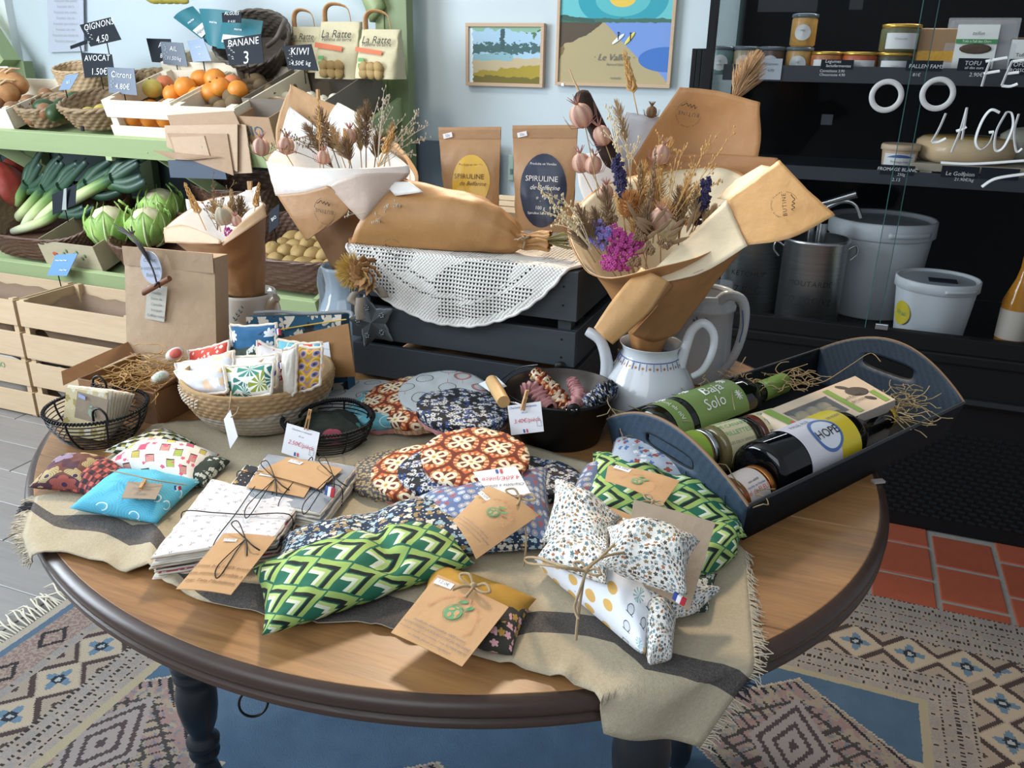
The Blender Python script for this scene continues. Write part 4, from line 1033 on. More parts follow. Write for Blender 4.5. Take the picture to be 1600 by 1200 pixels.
# notice in a plastic sleeve
t = thing('notice_sheet', 'printed notice in a clear sleeve taped to the wall', 'notice', py(100, 80, 2.97))
c4 = [py(72, -40, 2.985), py(130, -40, 2.985), py(132, 80, 2.985), py(76, 82, 2.985)]
mk('sheet', MB().sheet(c4, .001, nrm=(0, -1, 0)), plain('notice_lilac', 'c3c4d6', .5), t)
mk('sleeve', MB().sheet([p + Vector((0, -.004, 0)) for p in c4], .0005, 6, 8, .006, nrm=(0, -1, 0)), FILM, t)
for i in range(9): txt('Aaaaaaa aaa aaaaa aaaa'[:12 + (i * 5) % 9], .018, GREYINK, frame(py(102, -8 + i * 9, 2.978), (1, 0, 0), (0, 0, 1)), t)
# paper bags in a holder on the front rail
t = thing('bag_holder', 'slate blue wall plate holding a stack of kraft bags on the rack', 'holder', py(310, 280, 2.34))
c4 = [py(264, 250, 2.37), py(350, 252, 2.37), py(356, 280, 2.37), py(268, 277, 2.37)]
mk('plate', MB().sheet(c4, .006, nrm=(0, -1, 0)), plain('slate_blue', '3c4858', .4), t, bev=.003)
mk('bracket', MB().box((c4[0] + c4[1]) / 2 + Vector((0, .015, .05)), (.2, .01, .16)), plain('slate_blue', '3c4858'), t)
KP = kraft('bag_kraft', 'a5876a', .6); KP2 = kraft('bag_kraft_light', 'b89c80', .55)
for k, qd in enumerate((((328, 185), (385, 195), (395, 270), (345, 272)), ((262, 180), (366, 173), (376, 196), (270, 200)), ((258, 196), (372, 194), (372, 268), (262, 230)), ((262, 208), (356, 209), (366, 274), (275, 240)), ((268, 214), (320, 212), (330, 248), (275, 238)), ((240, 235), (345, 245), (300, 250), (268, 248)))):
    yk = 2.385 - k * .007
    c4 = [py(u, v, yk) for u, v in qd]
    o = mk('paper_bag', MB().sheet(c4, .004, 6, 6, .004, nrm=(0, -1, 0)), KP if k % 2 else KP2)
    tag(o, ['tallest kraft bag at the right of the stack in the holder', 'kraft bag with light upper fold, rear of the stack', 'wide kraft bag in the middle of the stack in the holder', 'kraft bag with green stamp, near the front of the stack', 'smallest kraft bag with green print in front of the stack', 'flat kraft bag lying across the foot of the stack'][k], 'paper bag', 'kraft bags in the holder' if 0 else None)
    if k in (3, 4):
        u_, v_ = ((332, 235), (308, 232))[k - 3]
        mk('green_print', MB().box(py(u_, v_, yk - .0055), (.02, .001, .035) if k == 3 else (.045, .001, .022), Matrix.Rotation(.1, 3, 'Y')), plain('green_print', '5c9a55', .6), o)
# ---- lower shelf
def s2(u, v, h=0): return onp(u, v, SH2, h)
lx = s2(75, 425).x
basket('wicker_basket', 'brown wicker basket of leeks on the lower shelf', SH2, lx - .13, .2, .31, .19, .16, WICK, 40, 12, 3.5, .85, .003, .006, dip=.35)
LEEKM = Mat('leek'); u_, v_ = LEEKM.uv(); 
LEEK = LEEKM.out(LEEKM.ramp(v_ + LEEKM.noise(LEEKM.vec(u_ * 30, v_ * 2), 1, 2) * .12 - .05, [(0, 'd9dcc0'), (.3, 'c3cf92'), (.48, '6f8f4a'), (.62, '2f4f36'), (1, '1f3a30')]), .4)
def leek(pts, r, label):
    P = spline([Vector(p) for p in pts], 20); t = thing('leek', label, 'leek', P[0], 0, None)
    n = len(P); q = MB()
    rs = [r * (.7 + .3 * min(1, i / 3)) * (1 if i < 11 else 1 + (i - 11) * .05) for i in range(n)]
    q.tube(P[:14], rs[:14], 12)
    for i in range(len(q.uv)): q.uv[i] = (q.uv[i][0], 0)
    # uv along the length
    q.uv = []
    k = 0
    for f in q.f:
        for vi in f: q.uv.append((0.5 + (vi % 12) / 24, min(1, (vi // 12) / 20)))
    mk('shaft', q, LEEK, t)
    d = (P[13] - P[9]).normalized(); side = d.cross(Vector((0, -1, .3))).normalized()
    for j in range(5):
        a = (j - 2) / 2; e = P[12] + d * (r * 6 + rnd.uniform(0, r * 4)) + side * a * r * 2.6 + Vector((0, 0, -abs(a) * r * 1.2 + rnd.uniform(-r, r)))
        s = P[11]; mid = (s + e) / 2 + side * a * r * 1.2; sp_ = [s, mid, e]; w0 = r * 1.9
        nrm = Vector((0, -1, .5)).normalized()
        def lf(u, v): 
            c = cr(sp_, v); wd = w0 * (1.1 - .5 * v) 
            return c + side * (u - .5) * 2 * wd * .6 + nrm * (r * .5 * (1 - abs(2 * u - 1)))
        mk('leaf', MB().grid(4, 8, lf, lambda u, v: (u, .5 + v * .5)), LEEK, t, solid=.0015)
    q = MB()
    for j in range(10): q.tube([P[0], P[0] - d * .012 + Vector((rnd.uniform(-.01, .01), rnd.uniform(-.01, .01), rnd.uniform(-.01, .005)))], .0008, 4)
    mk('roots', q, plain('leek_root', 'c5bca0', .9), t, kind='stuff')
Y = 2.42
LK = [([(2, 348), (25, 318), (45, 285), (70, 245)], .021, 'leftmost leek rising steeply beside the pumpkins'), ([(12, 358), (45, 322), (72, 292), (100, 262)], .020, 'second leek from the pumpkins with dark bent top'), ([(38, 352), (62, 325), (98, 290), (130, 240)], .022, 'tall pale-shafted leek in the middle of the basket'), ([(55, 350), (95, 315), (140, 285), (175, 252)], .021, 'leek behind the little black sign with spread top'), ([(100, 320), (140, 298), (180, 278), (215, 265)], .022, 'lowest leek whose dark top points to the right'), ([(20, 362), (70, 345), (100, 325), (150, 300)], .019, 'short pale leek lying lowest in the basket')]
for k, (P, r_, lb) in enumerate(LK):
    leek([py(u, v, Y + .05 - .012 * k + .01 * i) for i, (u, v) in enumerate(P)], r_, lb)
o = sign('small black sign with white blade shape clipped on the leek basket', ((82, 304), (120, 288), (118, 320), (83, 336)), 2.30, (), border=False)
mk('white_shape', MB().sheet([py(100, 295, 2.296), py(104, 294, 2.296), (py(104, 328, 2.296)), py(97, 328, 2.296)], .001, nrm=(0, -1, 0)), plain('grey_white', '9aa09c', .5), o)
PUMP = fmat('red_pumpkin', '7a2a22', 'a8473c', .35)
for (u, v, r_, lab) in ((8, 300, .105, 'front red pumpkin at the left edge of the lower shelf'), (28, 282, .085, 'rear pinkish pumpkin with grey stem beside the leeks')):
    c = py(u, v, 2.5 + (.1 if u > 10 else 0)); q = MB()
    q.grid(40, 16, lambda a, b: c + Vector((math.cos(a * 2 * PI), math.sin(a * 2 * PI), 0)) * r_ * math.sin(b * PI) ** .9 * (1 + .035 * abs(math.cos(a * 2 * PI * 5))) * (1 - .35 * max(0, b - .6)) + Vector((0, 0, -r_ * math.cos(b * PI) * (.85 + .35 * max(0, b - .5) * 2))), closed=True)
    o = mk('pumpkin', q, PUMP); tag(o, lab, 'pumpkin')
    mk('stem', MB().tube([c + Vector((0, 0, r_ * 1.15)), c + Vector((.005, 0, r_ * 1.35)), c + Vector((.015, -.005, r_ * 1.48))], [.012, .007, .009], 8), plain('stem_grey', '7d7a6a', .8), o)
cx0, cx1 = s2(65, 420).x, s2(155, 430).x
t = opencarton('produce_box', 'pale cardboard tray marked 6.90 between the two wicker baskets', SH2, cx0, cx1, .015, .40, .105, kraft('pale_carton', 'b5aa8c'))
txt('6,90', .035, INK, SH2 @ frame((cx0 + .2, .3975, .075), (1, 0, 0), (0, 0, 1)), t, shear=.1)
q = MB(); q.M = SH2
q.ell((cx0 + .07, .012, .055), (.012, .001, .010), 10); mk('fruit_print', q, plain('print_red', 'b5584a', .6), t)
q = MB(); q.M = SH2
for k in range(8): q.ell((cx0 + .1 + k * .017, .012, .05 + .012 * (k % 3)), (.006, .001, .008), 6)
mk('leaf_print', q, plain('print_green', '6f8a5a', .6), t)
for i in range(4): fruit('cucumber', 'dark green vegetable lying in the pale cardboard tray', 'cucumber', (cx1 - .06, .1 + .06 * i, .04), .022, AVO, 3, 1, 'dark vegetables in the pale tray', M=SH2, rot=Matrix.Rotation(1.2, 3, 'Z'))
bx0, bx1 = s2(150, 425).x, s2(235, 445).x
ccx = s2(195, 440).x
basket('wicker_basket', 'brown wicker basket of cauliflowers on the lower shelf', SH2, ccx + .10, .16, .22, .15, .11, WICK, 30, 9, 3.5, .85, .003, .006)
def cabbage(p, r, label, pale):
    t = thing('cauliflower', label, 'cauliflower', p - Vector((0, 0, r)))
    GRN = fmat('cabbage_leaf', '5f8f3c', 'b2d070', .5, 18, .4); GRN2 = fmat('cabbage_rib', 'b5cf8a', 'd3dfae', .5)
    q = MB()
    q.grid(26, 14, lambda u, v: p + (Vector((math.cos(u * 2 * PI) * math.sin(v * PI), math.sin(u * 2 * PI) * math.sin(v * PI), -math.cos(v * PI))) * r * .72) * (1 + .1 * nz((u * 14, v * 12, p.x * 9))), closed=True)
    mk('curd', q, fmat('curd', 'cfc79a', 'e6e0bd', .7), t)
    for k in range(9):
        a = k * 2.4 + .5; el = .5 + .25 * (k % 3)
        def lf(u, v, o=0):
            w = (u - .5) * 1.5 * math.sin(min(1, v * 1.1 + .12) * PI) ** .6; aa = a + w; ph = -1.2 + v * (1.35 + el)
            rr = r * (.84 + .12 * v + .04 * nz((u * 6, v * 6, k)) + .03 * math.cos(u * 30) * v) + .0 + r * .12 * max(0, v - .75) * 4 * .5
            return p + Vector((math.cos(aa) * math.cos(ph), math.sin(aa) * math.cos(ph), math.sin(ph))) * rr
        l = mk('leaf', MB().grid(12, 12, lf), GRN, t, solid=.0012)
        P = [lf(.5, i / 10) * 1 for i in range(9)]; P = [c + (c - p).normalized() * .002 for c in P]
        mk('leaf_rib', MB().tube(P, [.006, .006, .0055, .005, .0045, .004, .003, .002, .001], 6), GRN2, l)
for (u, v, yy, r_, lab) in ((172, 352, 2.36, .098, 'left cauliflower with curled green leaves in the basket'), (232, 352, 2.40, .092, 'bright green cauliflower behind the folded kraft bag'), (252, 322, 2.52, .092, 'rear cauliflower showing its white curd')):
    cabbage(py(u, v, yy), r_, lab, 0)
px_ = s2(455, 445).x
basket('wicker_basket', 'brown wicker basket of potatoes behind the large bouquet', SH2, px_ + .02, .2, .26, .18, .13, WICK, 36, 10, 3.2, .85, .003, .006)
q = MB(); q.M = SH2; q.grid(30, 12, lambda u, v: Vector((px_ - .22 + u * .48, .38 + .05 * v, .1 + v * .16 + nz((u * 50, v * 20, 0), 1, .002))))
for i in range(24):
    u, v = rnd.uniform(455, 500), rnd.uniform(385, 425)
    fruit('potato', 'yellow potato in the wicker basket behind the bouquet', 'potato', (px_ - .1 + (i % 6) * .055, .1 + (i // 6) * .06, .07 + .02 * rnd.random()), .03, POT, 1.3, .9, 'potatoes in the wicker basket', M=SH2, lump=.1)
basket('wicker_basket', 'empty dark wicker basket at the rear of the lower shelf', SH2, s2(320, 400).x, .50, .2, .1, .17, WICK, 30, 10, 3, .9, .003, .006)
sign('blue price sign with painted-in reflection on the pale crates in front of the rack', ((88, 398), (122, 396), (105, 431), (74, 430)), 2.2, (('~~~', .3), ('~~', .3)), m_=plain('chalk_sky_sheen2', '6f97c4', .25), border=False)  # sky reflection put into the blue of the board
sign('black price sign standing by the potato basket', ((422, 330), (437, 318), (436, 352), (420, 365)), 2.28, (('BIO', .3),), border=False)
# ------------------------------------------------------------ printed fabrics
def fab(name, fn, rough=.85, wv=.25):
    m = Mat(name); u, v = m.uv(); c = fn(m, u, v)
    t = m.noise(m.vec(u, v), 2200, 1); m.bump(t, wv, .0008)
    MATS[name] = m.out(c, rough); return MATS[name]
def f_chev(m, u, v):
    x, y = u / .064, v / .056
    p, q = (x + y), (x - y); a, b = p.fr(), q.fr(); k = a.max(b)
    return m.ramp(1 - k, [(0, '1e6a52'), (.06, '9fbd66'), (.24, '14201c'), (.37, '1e6a52'), (.41, 'b6cf7e'), (.52, 'e3ead2'), (.63, '1e6a52')], True)
CHEV = fab('green_chevron_print', f_chev)
def f_med(m, u, v):
    s = .046; row = (v / (s * .88)).fl(); x = (u / s + row * .5).fr() - .5; y = (v / (s * .88)).fr() - .5
    r, a = m.polar(x, y * .88)
    c = m.mix(((x.abs() - .5).abs() + (y.abs() - .5).abs()).lt(.14), hx('6e2c1c'), hx('c9642c'))
    ringm = r.lt(.49) * r.gt(.32); rays = ((a * 18).cos()).gt(0)
    c = m.mix(ringm, c, m.mix(rays, hx('b8552e'), hx('e6b184'))); c = m.mix(r.gt(.46) * r.lt(.5), c, hx('7a3520'))
    c = m.mix(r.lt(.34), c, hx('5c2a1c'))
    a = a + .785; pet = (a * 2).cos().abs(); pr = pet * .30 + .10
    c = m.mix(r.lt(pr + .05), c, hx('b9893a')); c = m.mix(r.lt(pr + .015), c, hx('e9dcc0'))
    c = m.mix(((a * 2).cos().abs().gt(.93)) * r.gt(.14) * r.lt(.30), c, hx('6e2c22')); c = m.mix(r.lt(.05), c, hx('c79a3e')); return c
MED = fab('orange_medallion_print', f_med)
def f_bfl(m, u, v):
    c = m.mix(0.0, hx('11131b'), hx('11131b'))
    for s, off, col, col2, n in ((95, 0, 'd4d2cd', '8f9aa6', 5), (140, 3.7, '2a447e', '33508f', 5), (120, 8.3, 'c9c8c6', 'a8a8aa', 6)):
        x, y, ra, rb = m.vor(u * s + off, v * s + off * 2, .8); f, r = m.flower(x, y, .50 if n == 5 else .40, n, .45, ra)
        on = rb.gt(.25 if s == 95 else .72); c = m.mix(f * on, c, m.mix(r.gt(.3), hx(col), hx(col2))); c = m.mix(r.lt(.11) * on, c, hx('11131b'))
    return c
BFL = fab('black_floral_print', f_bfl)
def f_navy(m, u, v):
    c = m.mix(0.0, hx('1c3550'), hx('1c3550'))
    x, y, ra, rb = m.vor(u * 72, v * 72, .75); f, r = m.flower(x, y, .40, 3, .55, ra)
    c = m.mix(f, c, m.mix(rb.gt(.7), m.mix(rb.lt(.35), hx('e3ded0'), hx('9fb9c4')), hx('a58a5e')))
    x, y, ra, rb = m.vor(u * 150 + 9, v * 150 + 5, .9); r, a = m.polar(x, y); return m.mix(r.lt(.17) * rb.gt(.4), c, hx('dcd8cc'))
NAVY = fab('navy_sprig_print', f_navy)
def f_star(m, u, v):
    c = m.mix(0.0, hx('61759b'), hx('61759b'))
    x, y, ra, rb = m.vor(u * 75, v * 75, .45); r, a = m.polar(x, y)
    st = r.lt(.42) * (((a + ra * 6) * 6).cos().abs().gt(.72)).max(r.lt(.14))
    return m.mix(st, c, m.mix(rb.gt(.78), m.mix(rb.lt(.3), hx('dfe2e6'), hx('cfc4b4')), hx('b0513c')))
STAR = fab('blue_starburst_print', f_star)
def f_wst(m, u, v):
    c = m.mix(0.0, hx('e6e2da'), hx('e6e2da'))
    x, y, ra, rb = m.vor(u * 150, v * 150, .8); f, r = m.flower(x, y, .42, 5, .5, ra)
    return m.mix(f, c, m.ramp(rb, [(0, '5f7a80'), (.3, '8b7450'), (.5, 'a5683f'), (.58, '4a4238'), (.8, 'a3aeac')], True))
WST = fab('small_star_print', f_wst)
def f_cage(m, u, v):
    c = m.mix(0.0, hx('e4e8ee'), hx('e4e8ee'))
    x, y, ra, rb = m.vor(u * 33, v * 33, .35); r, a = m.polar(x, y)
    c = m.mix(r.lt(.27) * ra.lt(.28), c, hx('d9ae62'))
    cg = ra.gt(.28) * ra.lt(.62); rr = m.polar(x * 1.3, (y - .05))[0]
    line = ((rr - .27).abs().lt(.025)) * y.gt(-.2); bars = ((x * 14).fr().lt(.2)) * rr.lt(.27) * y.gt(-.2); base = (y + .2).abs().lt(.025) * x.abs().lt(.24)
    c = m.mix(cg * rr.lt(.27) * rb.gt(.72), c, hx('9fb85c')); c = m.mix(cg * line.max(bars).max(base), c, hx('3a4a5c'))
    lf = ra.gt(.62); br = ((a * 5).cos().abs().gt(.8)) * r.lt(.34) + (x.abs().lt(.02) * y.abs().lt(.36))
    return m.mix(lf * br.min(1), c, m.mix(rb.gt(.5), hx('7fb0b8'), hx('3d5068')))
CAGE = fab('birdcage_print', f_cage)
def f_turq(m, u, v):
    n = m.noise(m.vec(u, v), 14, 1); x, y, ra, rb = m.vor(u * 26, v * 26, .9); r, a = m.polar(x, y)
    c = m.mix(((r * 9).fr().lt(.16)), hx('4fb0cf'), hx('72c4db')); return m.mix(((r - .2).abs().lt(.028)) * rb.gt(.5) * (a.gt(-1.5)), c, hx('d6edf2'))
TURQ = fab('turquoise_swirl_print', f_turq)
def f_cos(m, u, v):
    c = m.mix(0.0, hx('e9e4dc'), hx('e9e4dc'))
    x, y, ra, rb = m.vor(u * 33, v * 33, .35)
    q = (x * .9 + y * .35); w = (y * .9 - x * .35); bx_ = q.abs().lt(.2) * w.abs().lt(.29)
    col = m.ramp(ra, [(0, 'e39a90'), (.25, 'b8cc5a'), (.45, 'd8c85e'), (.6, 'd64f74'), (.8, 'e8a39c')], True)
    c = m.mix(bx_, c, m.mix((w * 14).fr().lt(.25) * rb.gt(.5), col, hx('5a5048'))); c = m.mix(bx_ * w.gt(.2) * rb.gt(.4), c, hx('3a342f'))
    c = m.mix((q.abs() - .2).abs().lt(.018) * w.abs().lt(.3), c, hx('8a7a70'))
    x, y, r2, r3 = m.vor(u * 62 + 4, v * 62 + 7, .8); f, r = m.flower(x, y, .27, 5, .4, r2); return m.mix(f * r3.gt(.66), c, m.mix((r * 14).fr().lt(.4), hx('cf3f62'), hx('e57f8f')))
COSM = fab('cosmetics_print', f_cos)
def f_ogee(m, u, v):
    x, y = u / .016, v / .020; sx = (x + (y * 3.1416).sin() * .22); k = sx.fr(); row = (sx.fl() * .5 + y).fr()
    return m.mix(k.lt(.5) , m.ramp(row, [(0, '20281f'), (.35, '3f5a45'), (.5, 'd8dacb'), (.9, '20281f')], True), m.ramp(row, [(0, 'd8dacb'), (.45, 'a39a3c'), (.7, '2a332b')], True))
OGEE = fab('ogee_leaf_print', f_ogee)
def f_brfl(m, u, v):
    n = m.noise(m.vec(u, v), 25, 2); c = m.mix(n.gt(.5), hx('6a3f34'), hx('4f2c3a'))
    x, y, ra, rb = m.vor(u * 24, v * 24, .8); f, r = m.flower(x, y, .5, 6, .3, ra)
    c = m.mix(f, c, m.ramp(rb, [(0, 'b9a87a'), (.3, '9a8aa6'), (.5, 'c9a254'), (.75, 'a8504a')], True)); c = m.mix(f * (r * 12).fr().lt(.2), c, hx('6a5038'))
    return m.mix(r.lt(.1), c, hx('3a2a4a'))
BRFL = fab('brown_floral_print', f_brfl)
def f_redck(m, u, v):
    x, y = u / .012, v / .010; a = (x + (y.fl() * .5)).fr(); return m.mix((a - .5).abs().lt(.3), hx('7c3a3a'), m.mix(((x.fl() + y.fl()) * .5).fr().lt(.3), hx('c9675e'), hx('2e2a33')))
REDCK = fab('red_diamond_print', f_redck)
def f_twig(m, u, v):
    c = m.mix(m.noise(m.vec(u, v), 30, 1), hx('d4d3d6'), hx('e6e5e8')); x, y, ra, rb = m.vor(u * 62, v * 62, .5); r, a = m.polar(x, y); a2 = a + ra * 6.28
    tw = (r * a2.sin()).abs().lt(.022) * r.lt(.3) * (a2.cos().gt(0)); hd = r.lt(.34) * r.gt(.17) * (a2.cos().gt(.75)) * ((a2 * 14).cos().gt(.1))
    c = m.mix(r.lt(.07) * rb.gt(.5), c, hx('dba99c')); return m.mix(tw.max(hd) * .9, c, m.mix(rb.gt(.5), hx('57504f'), hx('8d8684')))
TWIG = fab('grey_twig_print', f_twig)
def f_gold(m, u, v):
    c = m.mix(0.0, hx('1f242c'), hx('1f242c')); x, y, ra, rb = m.vor(u * 80, v * 80, .8); f, r = m.flower(x, y, .40, 5, .5, ra)
    c = m.mix(f * rb.gt(.35), c, m.mix(ra.gt(.6), hx('a8834e'), hx('8fa6b5'))); return m.mix(r.lt(.08), c, hx('e0d2b0'))
GOLDF = fab('black_gold_flower_print', f_gold)
def f_fan(m, u, v):
    s = .016; row = (v / (s * .5)).fl(); x = (u / s + row * .5).fr() - .5; y = (v / (s * .5)).fr(); r, a = m.polar(x, y * .5)
    return m.mix(((r * 9).fr().lt(.35)).max((a * 9).cos().abs().lt(.2) * r.lt(.45)), hx('5c6673'), hx('c9ced4'))
FAN = fab('grey_fan_print', f_fan)
def f_bike(m, u, v):
    c = m.mix(0.0, hx('b9c0c2'), hx('b9c0c2')); x, y, ra, rb = m.vor(u * 24, v * 24, .3); r, a = m.polar(x, y)
    wh = (r - .3).abs().lt(.016); sp = ((a * 8).cos().abs().lt(.12)) * r.lt(.3); c = m.mix(wh.max(sp), c, hx('55524f'))
    c = m.mix((r - .25).abs().lt(.03) * rb.gt(.7), c, hx('c96a66')); fr2 = (x - y).abs().lt(.012) * r.gt(.3); return m.mix(fr2 * ra.gt(.4), c, hx('b5544c'))
BIKE = fab('bicycle_print', f_bike)
def f_cyan(m, u, v):
    x, y, ra, rb = m.vor(u * 30, v * 30, .6); r, a = m.polar(x, y); c = m.mix(0.0, hx('6cb4c4'), hx('6cb4c4')); c = m.mix(r.lt(.32) * ra.gt(.55), c, hx('c5432f')); return m.mix((r - .36).abs().lt(.02), c, hx('d3e6e6'))
CYAN = fab('cyan_red_print', f_cyan)
def f_gfl(m, u, v):
    x, y, ra, rb = m.vor(u * 150, v * 150, .7); f, r = m.flower(x, y, .38, 4, .4, ra); return m.mix(f, hx('55565c'), hx('b9a67e'))
GFL = fab('grey_tiny_floral_print', f_gfl)
def f_leafp(m, u, v):
    x, y, ra, rb = m.vor(u * 26, v * 26, .7); r, a = m.polar(x, y); sp = ((a * 5).cos().abs().gt(.55)) * r.lt(.6) * y.gt(-.3)
    return m.mix(sp, hx('e4e3da'), m.ramp(rb, [(0, '3f8a78'), (.35, '86922f'), (.7, '2f6f66')], True))
LEAFP = fab('tropical_leaf_print', f_leafp)
def f_wave(m, u, v):
    p = ((v / .018 + (u / .022 * 6.28).sin() * .3)).fr(); x, y, ra, rb = m.vor(u * 55, v * 55, .1); r, a = m.polar(x, y)
    c = m.ramp(p, [(0, 'b8932c'), (.3, 'd8b848'), (.5, 'cf8a4a'), (.7, '7f7ea8'), (.85, 'b8932c')], True); c = m.mix(r.lt(.33), c, hx('d3a89a')); c = m.mix(r.lt(.22), c, hx('5a6a9c')); return m.mix(r.lt(.11), c, hx('4a2a2a'))
WAVE = fab('yellow_wave_print', f_wave)
def flow(name, bg, cols, sc, n=5, thr=.4, rad=.42):
    def f(m, u, v):
        c = m.mix(0.0, hx(bg), hx(bg)); x, y, ra, rb = m.vor(u * sc, v * sc, .8); fl_, r = m.flower(x, y, rad, n, .45, ra)
        return m.mix(fl_ * rb.gt(thr), c, m.ramp(ra, [(i / len(cols), k) for i, k in enumerate(cols)], True) if len(cols) > 1 else hx(cols[0]))
    return fab(name, f)
BLUEF = flow('blue_white_flower_print', '1f5c86', ['e3e6ea', '1c2f45'], 45, 7); REDD = flow('red_dot_print', 'cf4a36', ['eed3cc'], 90, 4, .3, .25); WHF = flow('white_flower_print', 'd8d9de', ['e9c9a8', 'f4f2ee'], 38, 5, .5)
PURP = flow('purple_motif_print', 'e6e2dc', ['5a5aa0', 'b08a5a'], 40, 4, .6); DKG = flow('dark_green_flower_print', '29382f', ['c9cdc4'], 80); PINKF = flow('pink_flower_print', 'e2dcdc', ['b0414c', '7fa6b5'], 70)
DFL = flow('dark_pink_blossom_print', '33322a', ['d8a4a8', 'b38a3f'], 62, 5, .45, .38); GEO = flow('blue_square_print', 'a9b2bd', ['4a6a9a', 'e2e2de', '9a4a40'], 75, 4, .3, .4); DARKG = flow('dark_leaf_print', '15231f', ['a8505f', '3f8a88'], 30, 2, .7)
OCHRE = plain('ochre_cotton', 'b0852c', .85, var=.12, vs=40, bump=.3, bs=900); PINKC = plain('pink_cotton', 'b98584', .85, var=.1, vs=40); DARKC = plain('dark_green_cotton', '14201e', .6, var=.3, vs=20)

# ------------------------------------------------------------ small helpers for goods
def Cs(quad, z): return [pz(u, v, z if not isinstance(z, (list, tuple)) else z[i]) for i, (u, v) in enumerate(quad)]
def pouch(name, quad, z, h, mt, label=None, cat=None, parent=None, pinch=(), n=26, wr=.0022, sag=.06, rim=.35, group=None, seed=0, world=False, fl=.42):
    """stuffed cloth bag through four corners (seen in the picture, resting at height z)"""
    c = quad if world else Cs(quad, z)
    a, b, cc, d = c; W = ((b - a).length + (cc - d).length) / 2; Hh = ((d - a).length + (cc - b).length) / 2
    def xy(u, v):
        su, sv = 4 * u * (1 - u), 4 * v * (1 - v)
        u2 = u + (sag * sv * (.5 - u) * (1 - su)); v2 = v + (sag * su * (.5 - v) * (1 - sv))
        return a * (1 - u2) * (1 - v2) + b * u2 * (1 - v2) + cc * u2 * v2 + d * (1 - u2) * v2
    def prof(u, v):
        e = (16 * u * (1 - u) * v * (1 - v)); k = 1
        for (pu, pv, s_, w_) in pinch:
            dd = (u - pu) if pv is None else ((v - pv) if pu is None else math.hypot(u - pu, v - pv)); k *= 1 - s_ * math.exp(-(dd / w_) ** 2)
        return max(0, e) ** fl * k
    q = MB(); ex = lambda t: h * .8 * (1 - (4 * t * (1 - t)) ** fl) * (1 if t > .5 else -1)
    uvf = lambda u, v: (u * W + ex(u), (1 - v) * Hh - ex(v))
    def top(u, v):
        p = xy(u, v); e = prof(u, v); w_ = nz((p.x * 38 + seed, p.y * 38, 3), 1, wr) + nz((p.x * 95 + seed, p.y * 95, 5), 1, wr * .45)
        w_ *= min(1, e * 1.5)
        return p + Vector((0, 0, h * rim + h * (1 - rim) * e + w_))
    def bot(u, v):
        p = xy(u, v); return p + Vector((0, 0, h * rim * (1 - prof(u, v) ** .7)))
    q.grid(n, n, top, uvf, flip=True); q.grid(n, n, bot, uvf)
    o = mk(name, q, mt, parent, weld=True)
    if label: tag(o, label, cat or 'pouch', group)
    o['top'] = 0; del o['top']
    return o, top
def bow(parent, p, d, size=.02, r=.0012, mt=TWINE, tails=True, name='bow'):
    p = Vector(p); d = Vector(d).normalized(); s = d.cross(Vector((0, 0, 1))).normalized(); up = Vector((0, 0, 1)); q = MB()
    for sg in (-1, 1):
        q.tube(spline([p, p + s * sg * size * .6 + d * size * .3 + up * size * .35, p + s * sg * size * 1.15 + d * size * .1 + up * size * .2, p + s * sg * size * .7 - d * size * .15 + up * size * .1, p], 18), r, 6)
        if tails: q.tube(spline([p, p + s * sg * size * .3 - d * size * .5 + up * size * .15, p + s * sg * size * .5 - d * size * 1.1 + up * .002], 10), r, 6)
    q.ell(p + up * r, (r * 2.6, r * 2.6, r * 2.2), 10)
    return mk(name, q, mt, parent)
def wrap(parent, pts, r=.0012, mt=TWINE, name='tie'):
    return mk(name, MB().tube(spline(pts, max(14, len(pts) * 5)), r, 6), mt, parent)
def peg(parent, p, d, L=.028):
    p = Vector(p); d = Vector(d).normalized(); s = d.cross(Vector((0, 0, 1))); s = s.normalized() if s.length > .1 else Vector((1, 0, 0))
    M_ = frame(p, d, s); q = MB(); q.M = M_
    q.box((0, 0, .0012), (L, .0034, .0018)); q.box((0, 0, .0042), (L, .0034, .0018), Matrix.Rotation(.06, 3, 'Y')); q.box((L * .12, 0, .0028), (.003, .0042, .0048))
    return mk('clothespin', q, PEG, parent, bev=.0003)
def logo(parent, M_, s, mt=None):
    mt = mt or GRNINK; q = MB(); q.M = M_
    def disc(cx, cy, rx, ry, rot=0, z=.0003, n=18):
        c_, s_ = math.cos(rot), math.sin(rot); P = [(cx, cy, z)] + [(cx + rx * math.cos(t) * c_ - ry * math.sin(t) * s_, cy + rx * math.cos(t) * s_ + ry * math.sin(t) * c_, z) for t in [i / n * 2 * PI for i in range(n)]]
        return P, [(0, 1 + i, 1 + (i + 1) % n) for i in range(n)]
    q.add(*disc(0, 0, s * .5, s * .5)); q.grid(30, 1, lambda u, v: Vector(((s * (.56 + .03 * v)) * math.cos(u * 2 * PI), (s * (.56 + .03 * v)) * math.sin(u * 2 * PI), .0003)), closed=True)
    q.add(*disc(s * .62, s * .62, s * .26, s * .12, .9)); q.add(*disc(s * .05, s * .86, s * .28, s * .11, .5)); mk('globe_print', q, mt, parent)
    q = MB(); q.M = M_
    for (x, y, a, b, r_) in ((-.2, .15, .17, .1, .5), (-.1, -.22, .12, .17, .3), (.2, .05, .15, .2, .2), (.28, -.22, .08, .1, 0), (.02, .36, .13, .05, 0)): q.add(*disc(x * s, y * s, a * s, b * s, r_, .0005))
    mk('continent_print', q, K2, parent)
